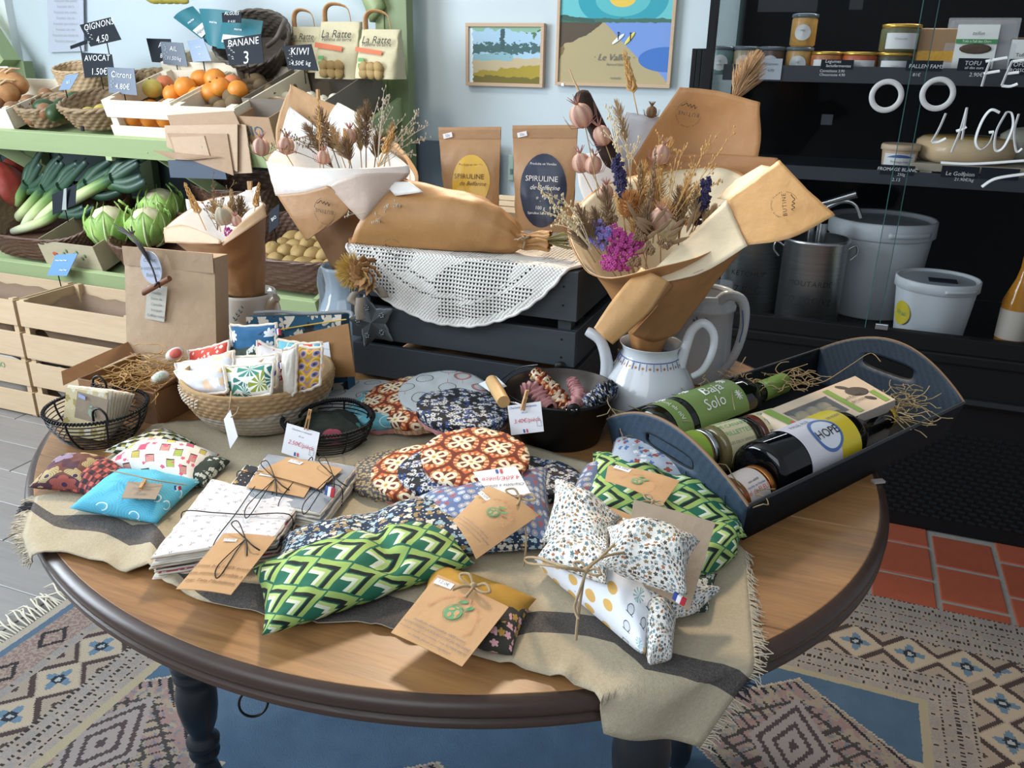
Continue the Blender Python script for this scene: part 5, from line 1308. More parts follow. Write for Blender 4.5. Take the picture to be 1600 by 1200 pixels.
def card(parent, c4, mt=K2, bend=0, sticker=None, price='14.50€', lines=(), arc=None, globe=None, name='kraft_card', label=None, nu=8, ink=GREYINK):
    """kraft or paper card; sticker (u,v), lines [(text, v, size, ink)], arc text, globe (u,v,size)"""
    o = mk(name, MB().sheet(c4, .0006, nu, 1, bend), mt, parent, label=label)
    A, B, C_, D = [Vector(p) for p in c4]; N = (B - A).cross(D - A).normalized()
    if N.z < 0: N = -N
    def fr2(u, v, lift=.0012):
        M_ = quadframe([A, B, C_, D], u, v, 0); nn = M_.col[2].to_3d()
        M_.translation = M_.translation + N * (bend * (1 - (2 * u - 1) ** 2) + lift); return M_
    W = (B - A).length
    def wp(u0):
        # follow the bulge of the card
        return (lambda x, y: (x, y, bend * ((1 - (2 * (u0 + x / W) - 1) ** 2) - (1 - (2 * u0 - 1) ** 2)) + .0006)) if bend else None
    if sticker:
        q = MB(); q.M = fr2(*sticker, .0014) @ Matrix.Rotation(rnd.uniform(-.1, .1), 4, 'Z'); q.box((0, 0, 0), (W * .24, W * .085, .0008)); mk('price_sticker', q, STICK, o, bev=.0003)
        txt(price, W * .07, GREYINK, fr2(sticker[0], sticker[1], .0022), o)
    for s, v, sz, ik in lines: txt(s, sz, ik, fr2(.5, v), o, shear=.25, warp=wp(.5))
    if globe: logo(o, fr2(globe[0], globe[1]), globe[2])
    if arc:
        s, v, rad, sz = arc; M_ = fr2(.5, v); n = len(s)
        for i, ch in enumerate(s):
            if ch == ' ': continue
            a = PI * .97 - (i + .5) / n * PI * 1.12
            txt(ch, sz, SALMON, M_ @ Matrix.Translation((rad * math.cos(a), rad * math.sin(a), 0)) @ Matrix.Rotation(a - PI / 2, 4, 'Z'), o, warp=(lambda x, y, k=rad * math.cos(a): (x, y, bend * ((1 - (2 * (k + x) / W) ** 2) - 1) + .0006)) if bend else None)
    return o
mflag = Mat('flag_ribbon'); fu, fv = mflag.uv(); FLAG = mflag.out(mflag.ramp(fu, [(0, '27408c'), (.34, 'e8e8ea'), (.66, 'b8283a')], True), .6)
def flag(parent, p, xd, yd, w_=.012, h_=.007):
    M_ = frame(p, xd, yd); q = MB(); q.M = M_
    q.grid(9, 1, lambda u, v: Vector(((u - .5) * w_, (v - .5) * h_, .001 + .001 * math.sin(u * PI)))); q.grid(9, 1, lambda u, v: Vector(((u - .5) * w_, (v - .5) * h_, 0)), flip=True)
    return mk('flag_ribbon', q, FLAG, parent)
def tentcard(label, c4, words, pegat, price, ink2=REDINK, name='price_card'):
    t = thing(name, label, 'price card', (Vector(c4[2]) + Vector(c4[3])) / 2)
    o = mk('card', MB().sheet(c4, .0006, nrm=(0, -1, .3)), PAPER, t)
    A, B, C_, D = [Vector(p) for p in c4]; M_ = frame((A + B + C_ + D) / 4, B - A, A - D)
    if M_.col[2].to_3d().dot(CAM - M_.translation) < 0: M_ = M_ @ Matrix.Rotation(PI, 4, 'Y')
    M_.translation = M_.translation + M_.col[2].to_3d() * .001
    W = (B - A).length; T_ = lambda x, y: M_ @ Matrix.Translation((x * W, y * W, 0))
    for (s, x, y, z, ik) in words: txt(s, W * z, ik, T_(x, y), o, shear=.3)
    txt(price, W * .165, ink2, T_(0.02, -.05), o, shear=.3)
    for k, cm in ((-1, BLUEINK), (1, REDINK)): q = MB(); q.M = T_(-.08 + k * .045, -.34); q.box((0, 0, 0), (W * .045, W * .10, .0004)); mk('flag_print', q, cm, o)
    q = MB(); q.M = T_(.3, -.25); q.tube([(0, 0, 0), (0, .008, 0), (.006, .008, 0), (.006, 0, 0), (0, 0, 0)], .0002, 4).tube([(.002, .010, 0), (.004, .013, 0)], .0002, 4); mk('jar_doodle', q, GREYINK, o)
    if pegat: peg(t, pegat[0], pegat[1])
    return t

# ------------------------------------------------------------ linen runner
def drape(x, y, z=.7535):
    q = Vector((x, y)) - TC; a, b = q.dot(TE) / TA, q.dot(TF) / TB; k = math.hypot(a, b)
    if k <= 1: return Vector((x, y, z))
    e = TC + TE * (a / k * TA) + TF * (b / k * TB); d = Vector((x, y)) - e; o = d.length; n = d / max(o, 1e-9)
    e2 = e + n * min(o, .009); s = max(0, o - .009)
    return Vector((e2.x, e2.y, z - s - min(o, .009) * .3))
def P2(u, v): p = pz(u, v, .7535); return Vector((p.x, p.y, 0))
HEM = [P2(*p) for p in ((22, 866), (100, 864), (160, 880), (196, 896), (232, 889), (262, 915), (310, 938), (400, 958), (470, 975), (560, 972), (620, 985), (700, 1012), (790, 1040), (860, 1058), (930, 1083))] + [Vector((-.10, .515, 0)), Vector((-.045, .53, 0)), Vector((.005, .55, 0))]
HU = [0, .05, .09, .13, .16, .2, .25, .33, .4, .48, .54, .62, .7, .77, .84, .90, .95, 1]
REAR = [P2(*p) for p in ((56, 778), (90, 772), (240, 664), (330, 655), (560, 640), (800, 690), (960, 735), (1100, 790), (1163, 862))]
RU = [0, .04, .14, .25, .45, .62, .75, .88, 1]
def plin(P, U, t):
    for i in range(len(U) - 1):
        if t <= U[i + 1] + 1e-9: return P[i] + (P[i + 1] - P[i]) * ((t - U[i]) / (U[i + 1] - U[i]))
    return P[-1]
SLO = ([.74, .30, .14, .0, .0, .0, .12, .17, .2, .2], [0, .05, .13, .27, .5, .64, .72, .8, .9, 1])
SHI = ([.90, .50, .26, .09, .10, .09, .20, .25, .28, .28], SLO[1])
run = thing('table_runner', 'beige linen runner with dark stripe and frayed ends across the round table', 'table runner', (-.5, .8, .752))
def rfn(u, v):
    a, b = plin(HEM, HU, u), plin(REAR, RU, u); p = a + (b - a) * v; p = drape(p.x, p.y)
    ed = max(0, 1 - v * 9)
    p.z += .0012 + nz((p.x * 22, p.y * 22, 1), 1, .0014) + ed * max(0, nz((u * 26, 3, 1), 1, .010)) * (1 if p.z > .745 else 0) + .007 * math.exp(-((u - .165 - .02 * v) / .016) ** 2) * (1 - v * .7)
    if p.z < .75: p += Vector((.004, -.006, 0)) * math.sin(u * 70) * .6
    return p
m = Mat('linen'); u_, v_ = m.uv(); ob = m.n('ShaderNodeTexCoord').outputs['Object']
wv = m.noise(ob, 260, 2) * .5 + m.noise(ob, 900, 1) * .5; ln = (u_ * 1).fr()
stripe = v_.gt(0) * v_.lt(1)
c = m.mix(wv, hx('9c9078'), hx('c6baa0')); c = m.mix(stripe * (m.noise(ob, 700, 2) * .5 + .62).min(1), c, hx('35333a'))
m.bump(wv + m.noise(ob, 60, 3), .5, .002); LINEN = m.out(c, .95)
def ruv(u, v):
    lo, hi = plin(SLO[0], SLO[1], u), plin(SHI[0], SHI[1], u); return (u, (v - lo) / (hi - lo))
mk('linen_cloth', MB().grid(130, 46, rfn, ruv, flip=False), LINEN, run, solid=.0012)
q = MB(); q2 = MB()
for e, (u0, sg) in enumerate(((0, -1), (1, 1))):
    for i in range(150):
        v = i / 149; p = rfn(u0, v); lo, hi = (SLO[0][0], SHI[0][0]) if u0 == 0 else (SLO[0][-1], SHI[0][-1])
        dr = (rfn(u0, v) - rfn(u0 - sg * .03, v)).normalized(); L = rnd.uniform(.008, .016)
        a = p + dr * L * .5 + Vector((rnd.uniform(-.003, .003), rnd.uniform(-.003, .003), rnd.uniform(-.001, .002))); b = p + dr * L + Vector((rnd.uniform(-.004, .004), rnd.uniform(-.004, .004), rnd.uniform(-.004, .001)))
        (q2 if lo < v < hi else q).tube([p, a, b], [.0008, .0007, .0004], 4, cap=False)
mk('frayed_fringe', q, plain('linen_thread', 'c4b9a4', .95), run, kind='stuff'); mk('frayed_fringe', q2, plain('dark_thread', '2c2a30', .95), run, kind='stuff')

# ------------------------------------------------------------ pouches on the front of the table
ZC = .7555
# long navy pad
t = thing('heating_pad', 'long navy printed heating pad with blue-grey band and kraft card behind the green pouch', 'heating pad', pz(600, 860))
pouch('pad_cover', [(432, 858), (845, 752), (872, 872), (420, 902)], ZC, .036, NAVY, parent=t, pinch=((.33, None, .45, .06), (.62, None, .2, .1)), wr=.003)
pouch('fabric_band', [(628, 800), (858, 740), (868, 868), (700, 852)], ZC + .004, .041, STAR, parent=t, wr=.0025, rim=.2)
c4 = [pz(761, 760, .822), pz(842, 805, .806), pz(744, 874, .800), pz(707, 814, .806)]
card(t, [c4[0], c4[1], c4[2], c4[3]], K2, .006, (.12, .25), '14.50€', [('bouillotte dehoussable 100% coton', .78, .0028, GREYINK), ('NE PAS PASSER LA BOUILLOTTE EN MACHINE', .84, .0025, GREYINK), ('A utiliser comme bouillotte seche', .9, .0026, GREYINK)], ('Bouillotte Sèche Graines de Lin Bio', .42, .021, .0042), (.5, .42, .013))
bow(t, pz(812, 778, .815), (.2, 1, 0), .016)
wrap(t, [pz(812, 778, .812), pz(820, 815, .802), pz(822, 850, .79), pz(818, 885, .765)], .001)
# green chevron pouch
o, tp = pouch('heating_pad', [(396, 905), (697, 820), (742, 898), (412, 1013)], ZC, .040, CHEV, 'stuffed green chevron pad lying nearest the front left table edge', 'heating pad', pinch=((.60, None, .35, .05), (.60, .8, .5, .09), (.02, .5, .35, .1)), wr=.0035, n=34, seed=3)
# ochre pouch with card
t = thing('heating_pad', 'small ochre and dark blossom pad under a large kraft card at the front edge', 'heating pad', pz(740, 990))
pouch('ochre_cover', [(672, 893), (838, 948), (800, 1020), (650, 970)], ZC, .026, OCHRE, parent=t, wr=.002, seed=5)
pouch('blossom_cover', [(725, 940), (826, 962), (800, 1036), (722, 1020)], ZC, .024, DFL, parent=t, wr=.002, seed=8)
c4 = [pz(684, 898, .790), pz(795, 949, .788), pz(722, 1042, .775), pz(611, 989, .775)]
card(t, c4, K2, .001, (.16, .1), '12.0€', [('bouillotte dehoussable 100% coton', .72, .0040, GREYINK), ('NE PAS PASSER LA BOUILLOTTE EN MACHINE', .79, .0036, GREYINK), ('A utiliser chaude, micro-ondes 1 min 30 MAXI 800 W', .86, .0033, GREYINK), ('ou froide, glacon au congelateur', .93, .0036, GREYINK)], ('Bouillotte Sèche Graines de Lin Bio', .50, .026, .0058), (.5, .42, .017))
bow(t, pz(740, 917, .794), (.4, 1, 0), .017, .0014)
# bundle with birdcages and stars
t = thing('neck_pillow', 'bulky white bundle of birdcage and small star prints tied with twine', 'neck pillow', pz(940, 920))
pouch('birdcage_cover', [(868, 838), (1062, 968), (1005, 1050), (834, 898)], ZC, .052, CAGE, parent=t, wr=.004, n=32, pinch=((.35, None, .16, .05), (.85, .2, .2, .1)), seed=11, sag=.1)
pouch('star_cover', [(985, 930), (1058, 968), (1048, 1045), (1012, 1058)], ZC + .003, .036, WST, parent=t, wr=.004, seed=12)
cz = .812
pouch('star_lobe', [pz(866, 762, .815), pz(972, 826, .80), pz(950, 878, .815), pz(845, 862, .785)], .0, .034, WST, parent=t, wr=.006, seed=15, world=True, pinch=((.9, None, .35, .2),), sag=.14)
pouch('star_lobe', [pz(945, 845, .826), pz(1092, 868, .822), pz(1072, 955, .805), pz(935, 905, .81)], .0, .046, WST, parent=t, wr=.006, seed=19, world=True, pinch=((0.02, None, .5, .16),), sag=.16)
pouch('star_lobe', [pz(862, 848, .80), pz(955, 862, .81), pz(948, 925, .80), pz(838, 882, .785)], 0, .022, WST, parent=t, wr=.006, seed=22, world=True)
pouch('star_lobe', [pz(985, 935, .775), pz(1128, 932, .775), pz(1085, 968, .770), pz(1000, 985, .765)], 0, .026, WST, parent=t, wr=.004, seed=25, world=True)
k0 = pz(916, 893, .842)
wrap(t, [pz(960, 850, .842), pz(938, 872, .846), k0, pz(908, 930, .83), pz(902, 975, .805), pz(900, 1000, .79)], .0013)
wrap(t, [k0, pz(880, 885, .85), pz(840, 872, .83), pz(822, 872, .80), pz(826, 880, .80), pz(860, 884, .83), k0], .0013)
wrap(t, [k0, pz(905, 925, .835), pz(898, 950, .82), pz(904, 968, .815)], .0012); bow(t, k0, (.3, 1, 0), .012, .0012, tails=False)
wrap(t, [k0, pz(925, 880, .845), pz(950, 868, .845), pz(985, 862, .84)], .0013)
# pads under the tray
t = thing('heating_pad', 'long green chevron pad with kraft cards beside the black tray', 'heating pad', pz(1050, 830))
pouch('pad_cover', [(925, 722), (1150, 800), (1165, 858), (905, 822)], ZC, .045, CHEV, parent=t, wr=.004, pinch=((.55, None, .3, .07),), n=32, seed=31)
pouch('pad_end', [(1060, 845), (1162, 835), (1150, 880), (1075, 935)], ZC, .034, CHEV, parent=t, wr=.004, seed=33)
pouch('pad_end', [(1020, 925), (1120, 905), (1105, 965), (1030, 968)], ZC, .02, DKG, parent=t, wr=.003, seed=34)
c4 = [pz(950, 728, .815), pz(1062, 752, .815), pz(1035, 790, .812), pz(945, 752, .812)]
card(t, c4, K2, .004, (.22, .15), '14.50€', [], ('Bouillotte Seche Graines', .7, .02, .0045), (.5, .6, .012))
c4 = [pz(938, 790, .808), pz(990, 808, .808), pz(985, 868, .80), pz(930, 850, .80)]
card(t, c4, KC, .002, (.8, .2), '8€', [])
bow(t, pz(1020, 785, .82), (.6, 1, 0), .012, .001)
pouch('heating_pad', [(958, 704), (1085, 745), (1128, 792), (935, 775)], ZC, .05, GEO, 'pale blue pad with small squares tucked against the tray end', 'heating pad', wr=.003, seed=41)
pouch('heating_pad', [(915, 742), (948, 735), (945, 800), (885, 800)], ZC, .03, STAR, 'blue starburst pad peeping out left of the chevron pad', 'heating pad', wr=.003, seed=42)
gc = [pz(990, 781, .842), pz(1118, 817, .838), pz(1077, 955, .792), pz(975, 900, .800)]
o = mk('kraft_card', MB().sheet(gc, .0007, 6, 6, .001), KG); tag(o, 'large blank grey-brown card leaning on the white star bundle', 'card')
flag(o, pz(1062, 935, .822), pz(1070, 940, .82) - pz(1055, 930, .822), (0, 0, 1), .012, .008)
# ------------------------------------------------------------ flat pouches on the left
t = thing('snack_pouch', 'turquoise swirl pouch with small pinked card at the front left', 'pouch', pz(210, 800))
pouch('pouch_body', [(187, 744), (316, 764), (247, 831), (110, 807)], ZC, .030, TURQ, parent=t, wr=.003, seed=51, fl=.5)
c4 = [pz(200, 753, .789), pz(255, 757, .789), pz(243, 781, .786), pz(190, 779, .786)]
card(t, c4, KG, .0005, None, '', [('pochette', .4, .006, GREYINK), ('14.00€', .75, .005, GREYINK)])
peg(t, pz(223, 754, .793), pz(232, 742, .793) - pz(221, 760, .793), .022)
flag(t, pz(278, 762, .782), (1, .3, 0), (0, 0, 1), .008, .005)
t = thing('snack_pouch', 'white pouch printed with perfume bottles behind the turquoise pouch', 'pouch', pz(260, 730))
pouch('pouch_body', [(226, 698), (345, 722), (302, 772), (165, 738)], ZC, .032, COSM, parent=t, wr=.002, seed=53, fl=.5)
wrap(t, [pz(172, 735, .79), pz(205, 742, .795), pz(240, 750, .795), pz(292, 758, .785)], .0007)
pouch('snack_pouch', [(258, 676), (308, 702), (262, 728), (160, 714)], ZC, .022, OGEE, 'pouch with dark and white ogee leaves behind the perfume print', 'pouch', wr=.002, seed=55, fl=.5)
pouch('snack_pouch', [(310, 720), (362, 728), (318, 768), (280, 764)], ZC, .02, DKG, 'dark floral pouch peeping out right of the perfume print', 'pouch', wr=.002, seed=56)
t = thing('snack_pouch', 'brown pouch with big flowers at the far left of the table', 'pouch', pz(110, 750))
pouch('pouch_body', [(105, 720), (180, 730), (140, 778), (46, 773)], ZC, .028, BRFL, parent=t, wr=.003, seed=57, fl=.5)
pouch('pouch_edge', [(165, 724), (200, 745), (150, 783), (98, 774)], ZC, .022, REDCK, parent=t, wr=.003, seed=58)

# ------------------------------------------------------------ stacks of washable wipes
def wipes(label, quad, z, n, dz, mat, others, cardq=None, string=True, seed=0, cardkw={}, knot=None, top=True):
    t = thing('wipes_stack', label, 'wipes', pz(*quad[3]))
    r_ = random.Random(seed); c = Cs(quad, z + n * dz)
    for k in range(n):
        off = Vector((r_.uniform(-.003, .003), r_.uniform(-.003, .003), -(n - k) * dz)) if k < n - 1 else Vector((0, 0, -dz))
        # each square keeps the footprint of the top one
        b = [p + off for p in c]
        cen = sum(b, Vector()) / 4
        q = MB(); a_, b_, c_, d_ = b
        def f(u, v, o=0):
            p = a_ * (1 - u) * (1 - v) + b_ * u * (1 - v) + c_ * u * v + d_ * (1 - u) * v; e = min(u, 1 - u, v, 1 - v)
            return p + Vector((nz((u * 12, v * 12, k), 1, .0012), nz((u * 12, v * 12, k + 9), 1, .0012), o * (dz * .9) + nz((p.x * 40, p.y * 40, k), 1, .0008) - (0.0012 if e < .02 and o else 0)))
        W, H_ = (b_ - a_).length, (d_ - a_).length; uvf = lambda u, v: (u * W, v * H_)
        q.grid(14, 14, lambda u, v: f(u, v, 1), uvf, flip=True); q.grid(14, 14, lambda u, v: f(u, v, 0), uvf)
        o = mk('cloth_square', q, mat if k == n - 1 else others[k % len(others)], t)
        P = []
        for s in range(4):
            for i in range(14): P.append([f(i / 14, 0, .5), f(1, i / 14, .5), f(1 - i / 14, 1, .5), f(0, 1 - i / 14, .5)][s])
        P.append(P[0]); P = [p + Vector((r_.uniform(-.001, .001), r_.uniform(-.001, .001), 0)) for p in P]
        mk('frayed_edge', MB().tube(P, dz * .42, 5, cap=False), CREAM, o)
    zt = Vector((0, 0, .002))
    def on(u, v): return c[0] * (1 - u) * (1 - v) + c[1] * u * (1 - v) + c[2] * u * v + c[3] * (1 - u) * v + zt
    H0 = n * dz
    if string:
        wrap(t, [on(-.01, .5) - Vector((0, 0, H0)), on(-.012, .5), on(.3, .5), on(.6, .52), on(1.01, .5), on(1.015, .5) - Vector((0, 0, H0 * .9))], .0006, STRING, 'string')
        wrap(t, [on(.5, -.01) - Vector((0, 0, H0 * .5)), on(.5, -.012), on(.5, .5), on(.5, 1.01), on(.5, 1.012) - Vector((0, 0, H0 * .9))], .0006, STRING, 'string')
    if cardq: card(t, [pz(u, v, z + n * dz + .0035) for u, v in cardq], **cardkw)
    if knot:
        kp = pz(*knot, z + n * dz + .007); 
        wrap(t, [kp, pz(knot[0] - 14, knot[1] + 18, z + n * dz + .008), pz(knot[0] - 38, knot[1] + 55, z + n * dz + .006), pz(knot[0] - 47, knot[1] + 60, z + n * dz + .006), pz(knot[0] - 42, knot[1] + 40, z + n * dz + .008), kp], .0006, STRING, 'bow_loop')
        wrap(t, [kp, pz(knot[0] - 22, knot[1] - 22, z + n * dz + .012), pz(knot[0] - 12, knot[1] - 27, z + n * dz + .012), kp], .0006, STRING, 'bow_loop')
        wrap(t, [kp, pz(knot[0] + 10, knot[1] + 10, z + n * dz + .01), pz(knot[0] + 22, knot[1] + 18, z + n * dz + .007)], .0008, STRING, 'string_end')
        wrap(t, [kp, pz(knot[0] + 2, knot[1] + 12, z + n * dz + .01), pz(knot[0] + 2, knot[1] + 26, z + n * dz + .006)], .0008, STRING, 'string_end')
    return t
PINKD = flow('pink_dot_print', 'b5505e', ['e8d8d8'], 150, 4, .2, .25); GRYS = flow('grey_speck_print', '6a6468', ['b5b0ae'], 90, 4, .4, .3); WHC = plain('white_terry', 'd8d2c8', .95, var=.12, vs=120)
wipes('tall stack of grey fan print wipes with kraft card, behind the dark stack', [(418, 708), (556, 727), (500, 800), (375, 775)], ZC - .002, 7, .0042, FAN, [WHC, FAN, CREAM], [(450, 715), (536, 733), (500, 765), (402, 738)], seed=3, cardkw=dict(mt=K2, sticker=(.25, .2), price='14.50€', bend=.001), knot=(520, 742))
wipes('stack of black and gold flower wipes with kraft card, middle of three stacks', [(385, 724), (512, 750), (492, 795), (362, 755)], ZC, 6, .0042, GOLDF, [WHC, GOLDF, CREAM], [(405, 734), (491, 751), (475, 778), (385, 762)], seed=5, cardkw=dict(mt=K2, sticker=(.2, .25), price='15.00€', bend=.001), knot=(430, 748))
bpy.data.objects  # stacks above overlap like shingles
wipes('front stack of pale twig print wipes with handwritten kraft card', [(331, 747), (470, 779), (429, 836), (237, 868)], ZC, 8, .0034, TWIG, [WHC, PINKD, GRYS, WHC, GRYS], [(350, 834), (432, 840), (361, 930), (275, 921)], seed=7, cardkw=dict(mt=K2, sticker=(.25, .15), price='15.20€', bend=.0015, lines=[('Coton bio 100% ecolo', .62, .0062, BRN), ('Essuie semaine lavable a 30', .74, .0062, BRN), ('par Tata Madeleine', .86, .0062, BRN)]), knot=(384, 842))
ft = [o for o in bpy.data.objects if o.name.startswith('wipes_stack')][0]
flag(ft, pz(516, 768, .79), (1, -.2, 0), (.1, .3, 1), .014, .011)

# ------------------------------------------------------------ elasticated bowl covers
def cover(label, u, v, z, R0, mt, tilt=(0, 0), rot=0, under=None, seed=0, group=None, flat=1):
    c = pz(u, v, z); M_ = Matrix.Translation(c) @ Matrix.Rotation(rot, 4, 'Z') @ Matrix.Rotation(tilt[0], 4, 'X') @ Matrix.Rotation(tilt[1], 4, 'Y')
    t = thing('bowl_cover', label, 'bowl cover', c, 0, group)
    def f(a, k):
        th = a * 2 * PI
        if k <= .75: s = k / .75; r = R0 * s; zz = .004 * (1 - s ** 4) + nz((math.cos(th) * s * 3 + seed, math.sin(th) * s * 3, 1), 1, .0022)
        else: s = (k - .75) / .25; r = R0 * (1 + .015 * math.sin(s * PI) - .10 * s) * (1 + s * .035 * math.sin(th * 19 + seed) + s * .02 * math.sin(th * 31)); zz = -.016 * s - .001
        return Vector((r * math.cos(th), r * math.sin(th) * flat, zz))
    q = MB(); q.M = M_
    q.grid(76, 16, f, lambda a, k: (R0 * min(k / .75, 1) * math.cos(a * 2 * PI) + max(0, k - .75) * .06 * math.cos(a * 2 * PI), R0 * min(k / .75, 1) * math.sin(a * 2 * PI) + max(0, k - .75) * .06 * math.sin(a * 2 * PI)), closed=True, flip=True)
    mk('fabric_top', q, mt, t)
    q = MB(); q.M = M_
    q.grid(76, 4, lambda a, k: Vector((R0 * (.99 - .05 * k) * math.cos(a * 2 * PI) * (1 + .03 * math.sin(a * 2 * PI * 17 + seed) * k), R0 * (.99 - .05 * k) * math.sin(a * 2 * PI) * flat * (1 + .03 * math.sin(a * 2 * PI * 17) * k), -.012 - .008 * k)), closed=True)
    q.grid(40, 2, lambda a, k: Vector((R0 * .92 * k * math.cos(a * 2 * PI), R0 * .92 * k * math.sin(a * 2 * PI) * flat, -.014)), closed=True)
    mk('lining', q, under or PINKC, t)
    return t
cover('grey cover with dark bicycles, leftmost in the rear row of covers', 562, 620, .775, .066, BIKE, (.05, -.1), .2, PINKC, 1)
cover('cyan cover with red dots between the bicycle and orange covers', 606, 630, .782, .062, CYAN, (.05, -.12), .4, None, 2)
cover('rear orange medallion cover in the back row', 632, 615, .790, .064, MED, (.05, -.15), .3, MED, 3)
cover('second orange medallion cover folded under the right bicycle cover', 655, 632, .789, .056, MED, (.0, -.15), .9, MED, 4)
cover('grey cover with bicycles behind the black floral one', 694, 612, .800, .066, BIKE, (.08, -.1), 1.2, PINKC, 5)
cover('black floral cover with blue dots beside the black bucket', 724, 636, .804, .064, BFL, (.02, .08), .4, None, 6)
cover('grey tiny floral cover at the left of the front row', 625, 735, .768, .064, GFL, (.02, -.05), 0, None, 7)
cover('left orange medallion cover with pink lining in the front row', 656, 733, .779, .060, MED, (.05, -.1), .7, PINKC, 8)
cover('black floral cover between the two orange ones in the front row', 698, 728, .789, .060, BFL, (.04, -.12), .2, BFL, 9)
cover('black floral cover lying right of the big orange one', 838, 742, .768, .058, BFL, (0, .1), 1.1, None, 10)
cover('biggest orange medallion cover on top of the front row', 743, 712, .803, .0655, MED, (.10, .04), .15, PINKC, 11)
M4 = [pz(739, 738, .822), pz(806, 729, .822), pz(830, 773, .812), pz(768, 775, .812)]
t = thing('price_card', 'upside-down white price card lying on the big orange cover', 'price card', M4[3])
o = mk('card', MB().sheet(M4, .0006), PAPER, t)
Fm = quadframe(M4, .5, .42, .0012) @ Matrix.Rotation(PI, 4, 'Z')
txt('4.60€/pièce', .009, REDINK, Fm @ Matrix.Translation((0, -.002, 0)), o, shear=.3); txt('Charlotte a saladier', .006, INK, Fm @ Matrix.Translation((0, .010, 0)), o, shear=.3)
for k, cm in ((-1, REDINK), (1, BLUEINK)): q = MB(); q.M = Fm @ Matrix.Translation((k * .0025, -.014, 0)); q.box((0, 0, 0), (.003, .006, .0003)); mk('flag_print', q, cm, o)

# ------------------------------------------------------------ wire baskets
def ringpts(c, rx, ry, n=48, w=0): return [c + Vector((rx * math.cos(i / n * 2 * PI), ry * math.sin(i / n * 2 * PI), w * math.cos(i / n * 4 * PI))) for i in range(n + 1)]
def wirebasket(label, cx, cy, R1, h, ry=1.0):
    t = thing('wire_basket', label, 'basket', (cx, cy, TZ))
    def rr(k): return R1 * (.62 + .38 * math.sin(min(1, k * 1.0) * PI / 2) ** .8)
    q = MB(); hn = 8
    for k in range(hn): q.tube(ringpts(Vector((cx, cy, TZ + .003 + h * k / hn)), rr(k / hn), rr(k / hn) * ry), .0009, 5, cap=False)
    mk('wire_ring', q, WIRE, t)
    q = MB()
    for k in range(8):
        a = k / 8 * 2 * PI + .2; q.tube([Vector((cx + rr(s / 8) * math.cos(a), cy + rr(s / 8) * math.sin(a) * ry, TZ + .003 + h * s / 8)) for s in range(9)], .0014, 6)
    for k in range(-3, 4): y_ = k * R1 * .16; x_ = math.sqrt(max(0, (R1 * .62) ** 2 - y_ ** 2)); q.tube([(cx - x_, cy + y_ * ry, TZ + .003), (cx + x_, cy + y_ * ry, TZ + .003)], .0009, 5)
    mk('wire_rib', q, WIRE, t)
    P = ringpts(Vector((cx, cy, TZ + h + .003)), R1 * 1.01, R1 * 1.01 * ry, 90); q = MB(); q.tube(P, .0017, 6, cap=False)
    co = []
    for i in range(90 * 5): 
        a = i / 450 * 2 * PI; b = i * 2 * PI / 5; co.append(Vector((cx + (R1 * 1.01 + .0024 * math.cos(b)) * math.cos(a), cy + (R1 * 1.01 + .0024 * math.cos(b)) * math.sin(a) * ry, TZ + h + .003 + .0024 * math.sin(b))))
    q.tube(co, .0008, 4, cap=False); mk('coiled_rim', q, WIRE, t)
    return t
wl = wirebasket('black wire basket of cream wipes at the left end of the table', -.900, .768, .064, .047)
for sg, a in ((1, 2.3), (1, 5.6)):
    c0 = Vector((-.900 + .064 * math.cos(a), .768 + .064 * math.sin(a), .80)); mk('handle', MB().tube(spline([c0 + Vector((-.012, 0, 0)), c0 + Vector((-.010, 0, .014)), c0 + Vector((.002, 0, .020)), c0 + Vector((.012, 0, .012)), c0 + Vector((.012, 0, 0))], 12), .0016, 6), WIRE, wl)
CRW = flow('cream_yellow_print', 'd0c39a', ['a8985c', 'e6e0d0'], 60, 5, .3)
def upright_wipe(parent, name, c4, mt, th=.004):
    o = mk(name, MB().sheet(c4, th, 6, 6, .001, nrm=(0, -1, .1)), mt, parent)
    P = [c4[0], (c4[0] + c4[1]) / 2 + Vector((0, 0, .001)), c4[1], (c4[1] + c4[2]) / 2, c4[2], c4[3], (c4[0] + c4[3]) / 2, c4[0]]
    P = [P[i] + (P[i + 1] - P[i]) * k / 6 + Vector((rnd.uniform(-.0008, .0008), -th / 2 * .2, rnd.uniform(-.0008, .0008))) for i in range(7) for k in range(6)]
    mk('frayed_edge', MB().tube(P, .0022, 5, cap=False), CREAM, o); return o
t = thing('wipes_stack', 'upright cream wipes tied with black string inside the left wire basket', 'wipes', (-.905, .79, .757))
q0 = [(110, 603), (176, 612), (168, 690), (100, 690)]
for k in range(8):
    dy = .034 - k * .0062 if k else .034; y = .806 - k * .0075
    c4 = [py(108 + (7 - k) * 5.2, 604 + (7 - k) * .5, y), py(172 + (7 - k) * 5.2, 612 + (7 - k) * .6, y), py(166 + (7 - k) * 4.2, 688, y), py(104 + (7 - k) * 4, 688, y)]
    for p in c4[2:]: p.z = max(p.z, .757)
    upright_wipe(t, 'cloth_square', c4, CRW if k % 2 else WHC, .0045)
fy = .748
cq = [py(121, 611, fy), py(169, 625, fy), py(164, 665, fy), py(116, 652, fy)]
o = card(t, cq, KG, 0); logo(o, frame(py(143, 646, fy - .002), (1, -.1, -.1), (0, 0, 1)), .012, plain('mint_ink', '7fae9c', .7))
mk('price_sticker', MB().box(py(128, 620, fy - .002), (.012, .0006, .005), Matrix.Rotation(.2, 3, 'Y')), plain('lilac_sticker', 'a9b5dc', .5), o)
flag(t, py(177, 630, .782), (.5, -.1, .9), (1, 0, -.4), .010, .006); flag(t, py(196, 625, .798), (.5, -.1, .9), (1, 0, -.4), .010, .006)
